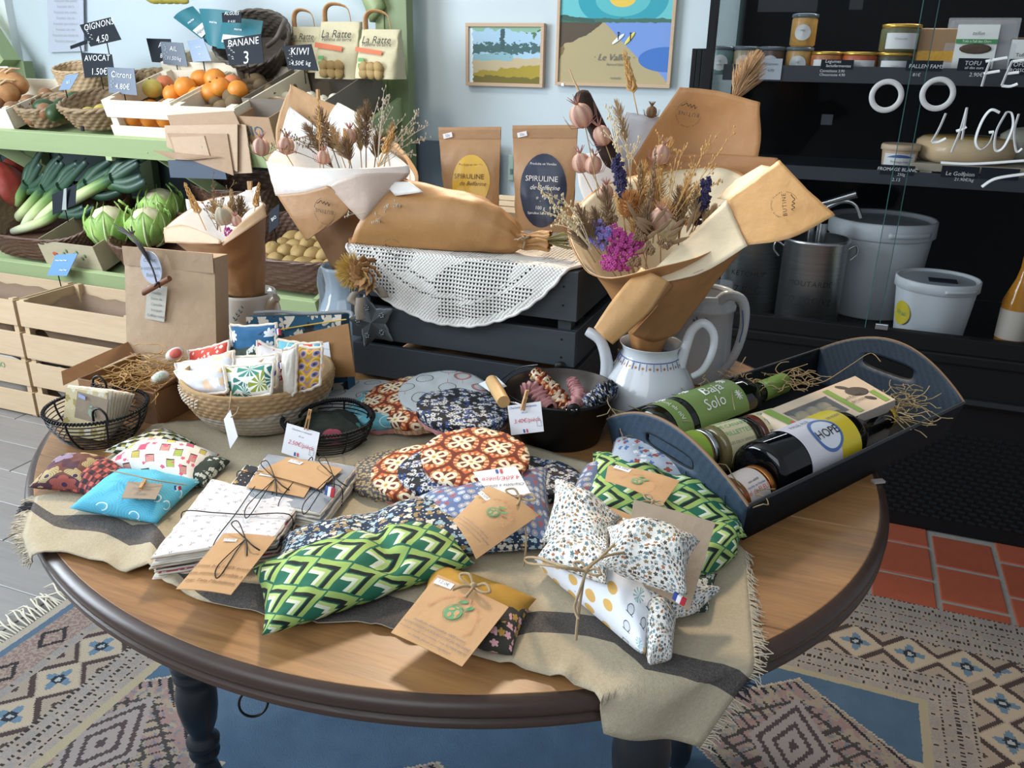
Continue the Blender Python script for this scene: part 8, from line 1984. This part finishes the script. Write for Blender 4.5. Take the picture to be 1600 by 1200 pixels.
spray(lyb, Y(640, 360, 1.2), [Y(u, v, 1.17) for u, v in ((568, 376), (580, 365), (600, 350), (612, 330), (560, 340), (595, 372), (615, 315))], WHEAT, seeds=9)
q = MB()
for i in range(46): q.tube([Y(845, 376, PYc + rnd.uniform(-.01, .01)), Y(888 + rnd.uniform(-8, 8), 376 + rnd.uniform(-14, 14), PYc + rnd.uniform(-.012, .012))], .0008, 4)
mk('stems', q, plain('olive_stem', '8a7f4e', .8), lyb, kind='stuff')
stamp(lyb, frame(Y(614, 388, PYc - .066), (1, .1, .1), (0, -.3, 1)) @ Matrix.Rotation(-.5, 4, 'Z'), .016)
paper('paper_note', [[Y(676, 290, 1.26), Y(705, 297, 1.26)], [Y(678, 296, 1.26), Y(704, 302, 1.26)]], KIN, lyb, 3, 2)
# ---- two stand-up pouches
def doy(label, quad, col, name2, ec, er, words, fold=.12):
    c = [py(u, v, (1.40, 1.40, 1.375, 1.375)[i]) for i, (u, v) in enumerate(quad)]
    zc = min(c[2].z, c[3].z); c[2].z = c[3].z = max(.972, zc); A, B, C_, D = c; t = thing('stand_up_pouch', label, 'pouch', (C_ + D) / 2)
    def f(u, v, sg):
        k = .5 + .5 * v; p = A * (1 - u) * (1 - v) + B * u * (1 - v) + C_ * u * v + D * (1 - u) * v; th = .030 * max(0, (v - .22) / .78) ** .7 * math.sin(u * PI) ** .6 if v > .22 else 0
        return p + Vector((0, -sg * (th + .001), 0)) + Vector((0, nz((u * 5, v * 7, sg + quad[0][0]), 1, .004) * min(1, max(0, v - .15) * 4), 0))
    q = MB(); q.grid(18, 22, lambda u, v: f(u, v, 1), lambda u, v: (u, v), flip=True); q.grid(18, 22, lambda u, v: f(u, v, -1), lambda u, v: (u, v)); mk('pouch_body', q, kraft('pouch_kraft', 'b38a5e', .5, .5), t)
    q = MB(); q.sheet([f(0, .03, 1), f(1, .03, 1), f(1, fold, 1), f(0, fold, 1)], .001, 8, 1, 0, nrm=(0, -1, 0)); mk('seal_strip', q, kraft('pouch_seal', 'a67e55', .5, .5), t)
    def onf(u, v, l=.0015): p = f(u, v, 1); return p + Vector((0, -l, 0))
    q = MB(); q.grid(30, 6, lambda a, k: onf(ec[0] + er[0] * k * math.cos(a * 2 * PI), ec[1] + er[1] * k * math.sin(a * 2 * PI)), closed=True); lbm = mk('label', q, plain('label_' + col, col, .35), t)
    ik = WHT if col == '1c2740' else BRN
    W = (B - A).length
    for s, du, dv, z, sh in words: 
        M_ = frame(onf(ec[0] + du, ec[1] + dv, .003), onf(ec[0] + .1, ec[1], .003) - onf(ec[0] - .1, ec[1], .003), (0, .2, 1)); txt(s, W * z, ik, M_, lbm, shear=sh)
    q = MB(); q.M = frame(onf(.16, .085, .003), (1, .0, .25), (0, 0, 1)); q.box((0, 0, 0), (W * .15, W * .07, .0006)); st = mk('price_sticker', q, STICK, t, bev=.0002); txt('22e', W * .05, GREYINK, frame(onf(.16, .085, .0042), (1, .0, .25), (0, 0, 1)), st)
    return t
doy('kraft stand-up pouch with yellow oval label behind the lying bouquet', ((685, 199), (783, 198), (778, 360), (697, 360)), 'e0b23a', 0, (.56, .56), (.32, .28), (('SPIRULINE', -.01, -.06, .10, 0), ('de Belfarine', .05, .01, .085, .35), ('Produite en Vendée', 0, -.18, .045, .2), ('~', 0, .12, .2, .2)))
doy('kraft stand-up pouch with navy oval label standing beside the large bouquet', ((801, 196), (903, 195), (895, 360), (806, 360)), '1c2740', 0, (.52, .61), (.38, .345), (('SPIRULINE', -.01, -.11, .11, 0), ('de Belfarine', .05, -.03, .095, .35), ('Produite en Vendée', 0, -.25, .05, 0), ('* . *', 0, .08, .1, .2), ('100 g', 0, .16, .07, 0), ('Spiruline Saint Leu', 0, .21, .05, 0)))
# ---- ornament on the crate corner
ot = thing('dried_flower_ornament', 'yellow dried protea with brown rose and ribbon pinned to the crate corner', 'ornament', Y(560, 440, 1.09))
q = MB(); c = Y(556, 424, 1.085)
for i in range(420):
    v = Vector((rnd.gauss(-.5, 1), rnd.gauss(-.5, .6), rnd.gauss(0, 1))).normalized(); q.tube([c + v * .006, c + v * rnd.uniform(.022, .032) + Vector((-.004, 0, 0))], [.0013, .0004], 4, cap=False)
mk('protea_bristles', q, plain('protea_yellow', 'c9a656', .9), ot)
q = MB(); c = Y(570, 428, 1.07)
for k in range(26):
    a = k * 2.4; rr_ = .004 + .0007 * k; b = c + Vector((rr_ * math.cos(a), -.006 + .0004 * k, rr_ * math.sin(a))); s_ = Vector((-math.sin(a), 0, math.cos(a))); o_ = Vector((math.cos(a), -.7, math.sin(a)))
    q.grid(4, 4, lambda u, v: b + s_ * (u - .5) * .014 * (1 - .3 * v) + o_ * v * .010 + Vector((math.cos(a), 0, math.sin(a))) * .003 * math.cos(u * PI))
mk('rose_petals', q, fmat('dry_rose', '6f4a2c', 'b98a50', .8, 60), ot, solid=.0006)
RIB = plain('ribbon', '8f8474', .8, var=.2, vs=60)
for a in (((556, 455, 1.08), (548, 470, 1.075), (565, 480, 1.075)), ((575, 455, 1.08), (590, 450, 1.075), (600, 465, 1.08)), ((562, 465, 1.075), (560, 485, 1.07), (563, 500, 1.07))):
    P = spline([Y(*p) for p in a], 10); mk('ribbon_loop', MB().grid(2, 10, lambda u, v: P[round(v * 10)] + Vector(((u - .5) * .016, .002 * math.cos(u * 6), .003 * (u - .5)))), RIB, ot, solid=.0006)
zs_ = thing('metal_star', 'scalloped zinc star hanging on the left corner of the grey crate', 'ornament', Y(582, 500, 1.1))
SC = Y(582, 503, 1.103); Mz = frame(SC, (1, 0, .05), (0, .05, 1)) @ Matrix.Rotation(.25, 4, 'Z')
def starp(a, k):
    s_ = a * 10; i = int(s_) % 10; f = s_ - int(s_); g = lambda j: Vector(((.046, .024)[j % 2] * math.sin(j * PI / 5), (.046, .024)[j % 2] * math.cos(j * PI / 5), 0)); p = g(i).lerp(g(i + 1), f) * (1 + .05 * abs(math.sin(s_ * PI * 2))) * k; p.z = .004 * (1 - k); return p
q = MB(); q.M = Mz; q.grid(160, 8, starp, closed=True); mk('star_plate', q, plain('zinc', '6a7072', .45, .7, var=.25, vs=60), zs_, solid=.0015)
q = MB(); q.M = Mz
for k in range(5):
    a = k / 5 * 2 * PI
    for j in range(6): b = j / 6 * 2 * PI; q.ell(Vector((.024 * math.sin(a), .024 * math.cos(a), .004)) + Vector((.0035 * math.cos(b), .0035 * math.sin(b), .0006)), (.0016, .0016, .0008), 6)
mk('embossed_flower', q, plain('zinc_light', '7f8587', .4, .7), zs_)
mk('hook', MB().tube([Y(582, 470, 1.1), Y(575, 458, 1.09)], .001, 5), WIRE, zs_)
# ------------------------------------------------------------ black gift tray with bottles
NLt, NRt = Vector((-.245, .995, 0)), Vector((-.043, .830, 0))
Ld = Vector((.508, .861, 0)); TL_ = .492; Wd_ = (NRt - NLt)
FLt, FRt = NLt + Ld * TL_, NRt + Ld * TL_; Wn = Wd_.normalized(); WW = Wd_.length; ZB = .7505
tr = thing('gift_tray', 'black cardboard gift tray with curved handled ends at the right of the table', 'tray', tuple(((NLt + FRt) / 2) + Vector((0, 0, ZB))))
m = Mat('tray_board'); ob = m.n('ShaderNodeTexCoord').outputs['Object']; x, y, z = m.uv(1, ob=True)
m.bump(((x * 1400 + y * 900).sin() + m.noise(ob, 900, 2)) * .5, .35, .0006); TB = m.out(m.mix(m.noise(ob, 200, 2), hx('080b0e'), hx('10161c')), .75, 0, Specular_IOR_Level=.2)
m = Mat('tray_board_lit'); ob = m.n('ShaderNodeTexCoord').outputs['Object']; x, y, z = m.uv(1, ob=True)
m.bump(((x * 1400 + y * 900).sin() + m.noise(ob, 900, 2)) * .5, .4, .0006); TBLIT = m.out(m.mix(m.noise(ob, 300, 2), hx('203040'), hx('384c60')), .6)  # copy of the tray board for the end panels, bluish light put into the colour
RAWE = plain('raw_board_edge', '8a6f55', .9)
ins = .012
def T3(s, w, z): return NLt + Ld * s + Wn * w + Vector((0, 0, ZB + z))
mk('bottom', MB().sheet([T3(ins, ins, .001), T3(ins, WW - ins, .001), T3(TL_ - ins, WW - ins, .001), T3(TL_ - ins, ins, .001)], .002), TB, tr)
for w0, w1 in ((ins, 0), (WW - ins, WW)):
    sg = -1 if w1 == 0 else 1
    mk('side_wall', MB().grid(20, 3, lambda u, v: T3(ins * (1 - v) + u * (TL_ - 2 * ins * (1 - v)), w0 + (w1 - w0) * v, .052 * v)), TB, tr, solid=.004)
    mk('side_fold', MB().tube([T3(0, w1, .0525), T3(TL_, w1, .0525)], .0026, 6), plain('board_fold', '24282c', .5), tr)
def endpanel(s0, s1, lab):
    h0, pk = .052, .050
    def outer(t):  # closed outline, t 0..1 -> (w, z)
        if t < .5: k = t * 2; return (WW * k, h0 + pk * math.sin(k * PI) ** .9)
        k = (t - .5) * 2
        if k < .15: q_ = k / .15; return (WW - (ins * q_), h0 * (1 - q_))
        if k > .85: q_ = (k - .85) / .15; return (ins * (1 - q_), h0 * q_)
        q_ = (k - .15) / .7; return (WW - ins - (WW - 2 * ins) * q_, 0)
    def hole(t):
        a = PI - t * 2 * PI; c, s = math.cos(a), math.sin(a); e = .55
        return (WW / 2 + .045 * math.copysign(abs(c) ** e, c), h0 + .012 + .0105 * math.copysign(abs(s) ** e, s))
    def P(w, z): k = z / (h0 + pk); return T3(s0 + (s1 - s0) * k, w, z)
    def f(t, k): a, b = hole(t), outer(t); return P(a[0] + (b[0] - a[0]) * k, a[1] + (b[1] - a[1]) * k)
    o = mk('end_panel', MB().grid(96, 8, f, closed=True), TBLIT, tr, label=lab, solid=.004)
    mk('raw_edge', MB().tube([P(*outer(i / 80)) + Vector((0, 0, .0)) for i in range(41)], .0021, 5), RAWE, o)
    mk('hole_edge', MB().tube([P(*hole(i / 40)) for i in range(41)], .0023, 5, cap=False), BLACK, o)
    return P
PE = endpanel(ins, -.010, 'end panel coloured bluish as if lit, with handle slot'); endpanel(TL_ - ins, TL_ + .016, 'raised far end panel with open handle slot')
for k in range(7):
    w = .03 + k * .033; mk('score_line', MB().tube([PE(w, .006) + Vector((-.002, -.003, 0)), PE(w, .05) + Vector((-.002, -.003, 0))], .0005, 4), BLACK, tr)
mk('slot_flap', MB().sheet([PE(WW / 2 - .04, .072), PE(WW / 2 + .04, .072), PE(WW / 2 + .04, .056), PE(WW / 2 - .04, .056)], .001), TBLIT, tr)
def axM(o, d, up=(0, 0, 1)):
    d = Vector(d).normalized(); u = Vector(up); x = u.cross(d).normalized(); y = d.cross(x); M_ = Matrix((x, y, d)).transposed().to_4x4(); M_.translation = o; return M_
def bottle(label, base, tip, prof, glass, caps):
    """prof in metres along the axis"""
    M_ = axM(base, Vector(tip) - Vector(base)); t = thing('bottle', label, 'bottle', base)
    q = MB(); q.M = M_; q.lathe(prof, 48); mk('bottle_body', q, glass, t); return t, M_
def wraplabel(t, M_, r, z0, z1, a0, a1, mt, name='label', rot=0):
    q = MB(); q.M = M_; q.grid(24, 2, lambda u, v: Vector((r * math.sin(a0 + (a1 - a0) * u), r * math.cos(a0 + (a1 - a0) * u), z0 + (z1 - z0) * v))); return mk(name, q, mt, t)
def axtxt(t, M_, s, size, r, zc, ac, ik, along=True, shear=.2):
    """text wrapped on the cylinder; reading direction along the axis"""
    def wp(x, y):
        if along: a = ac + y / r; z = zc + x
        else: a = ac + x / r; z = zc + y
        return (r * math.sin(a), r * math.cos(a), z)
    return txt(s, size, ik, M_, t, shear=shear, warp=wp)
zl = ZB + .040
wb0 = T3(.035, .052, .040); wb1 = wb0 + Ld * .30 + Vector((0, 0, .004)) + Wn * -.006
t, M_ = bottle('dark green wine bottle with sage label and green capsule lying in the tray', wb0, wb1, [(.001, .004), (.028, .0), (.036, .004), (.037, .01), (.037, .18), (.034, .198), (.024, .214), (.0165, .226), (.0148, .24), (.0145, .30), (.001, .301)], plain('dark_green_glass', '12170c', .06), 0)
SAGE = plain('sage_label', '7f9a52', .5); CAPG = plain('capsule_green', '6f9448', .35)
wraplabel(t, M_, .0378, .018, .047, -1.45, .75, SAGE); wraplabel(t, M_, .0378, .060, .165, -1.45, .75, SAGE)
q = MB(); q.M = M_; q.lathe([(.0158, .240), (.0156, .243), (.0155, .302), (.001, .303)], 32, cap=False); mk('capsule', q, CAPG, t)
axtxt(t, M_, 'Baja', .026, .0394, .115, -.35 + .22, WHT); axtxt(t, M_, 'Solo', .024, .0394, .10, -.35 - .36, WHT); axtxt(t, M_, 'Vin de Jeau', .010, .0383, .033, -.3, WHT, along=False)
for z_, a_ in ((.152, -.75), (.150, .15), (.085, .45), (.038, .45)):
    q = MB(); q.M = M_
    for k in range(9):
        b = k / 9 * 2 * PI; q.tube([(.0385 * math.sin(a_ + .05 * math.cos(b)), .0385 * math.cos(a_ + .05 * math.cos(b)), z_ + .002 * math.sin(b)), (.0385 * math.sin(a_ + .19 * math.cos(b)), .0385 * math.cos(a_ + .19 * math.cos(b)), z_ + .007 * math.sin(b))], .0007, 4)
    q.ell((.0385 * math.sin(a_), .0385 * math.cos(a_), z_), (.0015, .0015, .0015), 8); mk('daisy_print', q, WHT, t)
hb0 = T3(.080, WW - .054, .0400); hb1 = hb0 + Ld * .29 + Wn * .004 + Vector((0, 0, .004))
t, M_ = bottle('black beer bottle with white and yellow label lying along the near side of the tray', hb0, hb1, [(.001, .004), (.030, .0), (.0385, .005), (.0395, .012), (.0395, .155), (.036, .178), (.026, .198), (.0175, .215), (.0155, .24), (.0138, .275), (.0155, .278), (.0155, .288), (.001, .29)], plain('black_glass', '0a0b0e', .05), 0)
wraplabel(t, M_, .0402, .055, .145, -1.9, 1.0, plain('hope_label', 'd9d6dc', .4)); yb_ = wraplabel(t, M_, .0404, .118, .160, -1.6, 1.0, plain('yellow_band', 'd9c22c', .4), 'label_band')
q = MB(); q.M = M_
def dsk(r0, r1, zc, ac, rr_): q.grid(40, 2, lambda u, v: (lambda p, z: Vector((rr_ * math.sin(ac + p / rr_), rr_ * math.cos(ac + p / rr_), z)))((r0 + (r1 - r0) * v) * math.cos(u * 2 * PI), zc + (r0 + (r1 - r0) * v) * math.sin(u * 2 * PI)), closed=True)
dsk(.021, .0255, .105, -.55, .0408); mk('blue_ring', q, plain('ring_blue', '4a6ea8', .4), t)
q = MB(); q.M = M_; dsk(.0, .0212, .105, -.55, .0407); mk('ring_fill', q, plain('ring_white', 'dfe3ea', .4), t)
axtxt(t, M_, 'HOPE', .017, .0418, .105, -.55, INK, shear=0); axtxt(t, M_, 'PALE ALE', .009, .0409, .085, .15, GREYINK, shear=0); axtxt(t, M_, 'DE RODET', .006, .0409, .143, -.1, GREYINK, shear=0)
q = MB(); q.M = M_; q.lathe([(.0165, .279), (.017, .281), (.0165, .290), (.012, .2925), (.001, .293)], 24, cap=False); mk('bottle_cap', q, plain('cap_yellow', 'c9a52c', .3, .3), t)
def tjar(label, base, d, r, L, glass, lid, lidmt, lblmt, words, a0=-1.8, a1=.9, fill=None):
    M_ = axM(base, d); t = thing('jar', label, 'jar', base)
    q = MB(); q.M = M_; q.lathe([(.001, .001), (r * .85, 0), (r, r * .15), (r, L * .78), (r * .9, L * .84), (r * .9, L * .86)], 40); mk('glass_body', q, glass, t)
    q = MB(); q.M = M_; q.lathe([(r * .95, L * .845), (r * 1.0, L * .85), (r * 1.0, L * .98), (r * .93, L), (.001, L * 1.0)], 40, cap=False); mk('lid', q, lidmt, t)
    lb_ = wraplabel(t, M_, r * 1.012, L * .12, L * .76, a0, a1, lblmt)
    for i, (s, z_, ik) in enumerate(words): axtxt(t, M_, s, z_, r * 1.02, L * .44, -.95 + i * (z_ * 1.35 / r), ik, shear=0)
    return t
LBC = plain('cream_label', 'd0c79c', .5); LBW = plain('pink_white_label', 'e0d3cb', .5); LBG = plain('lime_label', '93b03a', .5); BL_ = plain('black_lid', '15130f', .2, .5)
jd = Ld + Wn * .12
def jw(s): return T3(s, WW / 2 + .006, .036)
tjar('small jar with lime label at the tray end, partly behind the panel', T3(.018, WW / 2 - .018, .036), jd, .029, .060, plain('tan_fill', '8a7448', .15, var=.3, vs=60), 0, STEEL, LBG, [('Bio', .010, INK)])
tjar('jar with cream duck rillettes label in the middle of the tray', T3(.083, WW / 2 - .006, .036), jd, .031, .068, plain('olive_fill', '6e6440', .15, var=.3, vs=60), 0, BL_, LBC, [('LES DEUX SIRENES', .0052, GREYINK), ('RILLETTES', .0095, GRNINK), ('DE CANARD', .0095, GRNINK), ('SALICORNE', .0095, GRNINK)])
tjar('jar with cream chicken rillettes label near the white box', T3(.156, WW / 2 - .0, .036), jd, .030, .066, plain('red_fill', '5a2a1e', .15, var=.3, vs=60), 0, BL_, LBC, [('RILLETTES DE', .0062, BLUEINK), ('POULET', .0085, BLUEINK), ('FARIGOUSSE', .0062, BLUEINK), ('CHORIZO', .0075, BLUEINK)])
tjar('small honey jar with copper lid in the near corner of the tray', T3(.016, WW - .042, .032), Ld + Wn * -.05, .026, .060, plain('honey', '7d4c20', .12), 0, plain('copper_lid', 'b5763c', .3, .8), LBW, [('Miel de FLEURS', .0085, plain('orange_ink', 'd0602c', .6)), ('recolte en Vendee', .0045, BLUEINK), ('sans additif', .0045, INK)])
# boxed biscuits with window
bz = ZB + .070
c4 = [pz(1191, 645, bz), pz(1336, 588, bz), pz(1399, 625, bz), pz(1265, 681, bz)]
gb = thing('biscuit_box', 'cream cardboard box with green bands and clear window in the tray', 'box', (sum(c4, Vector()) / 4) - Vector((0, 0, .06)))
dn = Vector((0, 0, -.055)); A, B, C_, D = c4
CRB = plain('box_cream', 'd3bfa6', .55); CRG = plain('box_green', '7fa03c', .5); CGY = plain('box_grey_side', 'a39a90', .6)
def tq(u, v, l=0): p = A * (1 - u) * (1 - v) + B * u * (1 - v) + C_ * u * v + D * (1 - u) * v; return p + Vector((0, 0, l))
q = MB(); hl = (.10, .56, .22, .80)
def rect(u0, u1, v0, v1, l=0): q.add([tq(u0, v1, l), tq(u1, v1, l), tq(u1, v0, l), tq(u0, v0, l)], [(0, 1, 2, 3)])
rect(0, .10, 0, 1); rect(.56, 1, 0, 1); rect(.10, .56, 0, .22); rect(.10, .56, .80, 1); mk('box_top', q, CRB, gb, solid=.0012)
q = MB(); q.add([A, B, B + dn, A + dn], [(0, 1, 2, 3)]); q.add([A, D, D + dn, A + dn], [(0, 1, 2, 3)]); q.add([B, C_, C_ + dn, B + dn], [(0, 1, 2, 3)]); q.add([A + dn, B + dn, C_ + dn, D + dn], [(0, 1, 2, 3)]); mk('box_side', q, CRB, gb)
m = Mat('box_lattice'); u_, v_ = m.uv(); LAT = m.out(m.mix(((((u_ + v_) / .011).fr() - .5).abs().lt(.32)) * ((((u_ - v_) / .011).fr() - .5).abs().lt(.32)), hx('8d857b'), hx('1d1c20')), .6)
w1 = (C_ - D).length; q = MB(); q.grid(1, 1, lambda u, v: (D + dn + Vector((0, 0, 0))).lerp(C_ + dn, u) * (1 - v) + D.lerp(C_, u) * v, lambda u, v: (u * w1, v * .055)); mk('lattice_side', q, LAT, gb, solid=.001)
q = MB(); q.add([D.lerp(C_, .55) + Vector((0, -.001, 0)), C_ + Vector((0, -.001, 0)), C_ + dn + Vector((0, -.001, 0)), (D + dn).lerp(C_ + dn, .30) + Vector((0, -.001, 0))], [(0, 1, 2, 3)]); mk('grey_flap', q, CGY, gb, solid=.0006)
q = MB(); rect(.10, .56, .22, .80, -.0005); mk('window_film', q, FILM, gb)
q = MB(); rect(.0, .075, 0, 1, .0012); mk('green_band', q, CRG, gb); q = MB(); rect(.58, .64, .08, .95, .0012); mk('green_band', q, CRG, gb); q = MB(); rect(.90, .96, .55, .95, .0012); mk('green_band', q, CRG, gb)
q = MB(); 
for i in range(9): q.ell(tq(.16 + .12 * (i % 4), .3 + .2 * (i // 4), -.014), (.014, .012, .009), 12, Matrix.Rotation(i, 3, 'Z'))
mk('biscuits', q, fmat('biscuit', '8a7646', 'c2ae7c', .8, 60), gb, kind='stuff')
q = MB(); q.ell(tq(.82, .42, .001), (.020, .014, .0006), 20, Matrix.Rotation(1.0, 3, 'Z')); q.ell(tq(.76, .18, .001), (.010, .006, .0006), 14); q.ell(tq(.84, .72, .001), (.008, .006, .0006), 14); mk('photo_print', q, plain('photo_dark', '4a4038', .6, var=.6, vs=150), gb)
tqM = lambda u, v: quadframe(c4, u, v, .002)
txt('Les Recettes', .008, INK, tqM(.72, .52) @ Matrix.Rotation(-.0, 4, 'Z'), gb, shear=.3); txt('de Louise', .009, INK, tqM(.72, .66), gb, shear=.3)
q = MB(); q.M = tqM(.04, .62) @ Matrix.Translation((0, 0, .001)); q.box((0, 0, 0), (.006, .012, .0004)); mk('red_print', q, REDINK, gb)
STRAWC = [((1100, 632), 40), ((1045, 655), 30), ((1235, 600), 40), ((1170, 605), 25), ((1415, 632), 50), ((1400, 655), 22), ((1150, 768), 6), ((1000, 672), 9)]
labs = ('straw tuft behind the wine bottle', 'straw tuft over the wine bottle base', 'straw curls at the back of the tray by the box', 'loose straw along the far tray side', 'pale straw knot at the right of the box', 'straw between box and beer bottle neck', 'few straws beside the honey jar', 'straw wisps at the left corner of the tray')
for ((u, v), n), lb_ in zip(STRAWC, labs):
    c = pz(u, v, ZB + .048); straw(int(n * .7), c, (.012, .012, .010), STR2, lb_, 'straw', .0007, ZB + .035)
for P, lb_ in (([(1265, 600), (1290, 595), (1330, 570), (1360, 552), (1376, 565)], 'single long straw curling towards the handle slot'), ([(1148, 640), (1144, 610), (1150, 585), (1165, 558)], 'single straw standing up against the far tray wall')):
    o = mk('straw', MB().tube(spline([pz(u, v, ZB + .075) for u, v in P], 20), .0007, 4), STR2); tag(o, lb_, 'straw')
p = pz(1372, 752, TZ + .002); o = mk('paper_shim', MB().box(p, (.016, .008, .003), .6), kraft('grey_shim', 'a09a92')); tag(o, 'tiny pale paper scrap under the tray at the table edge', 'paper')
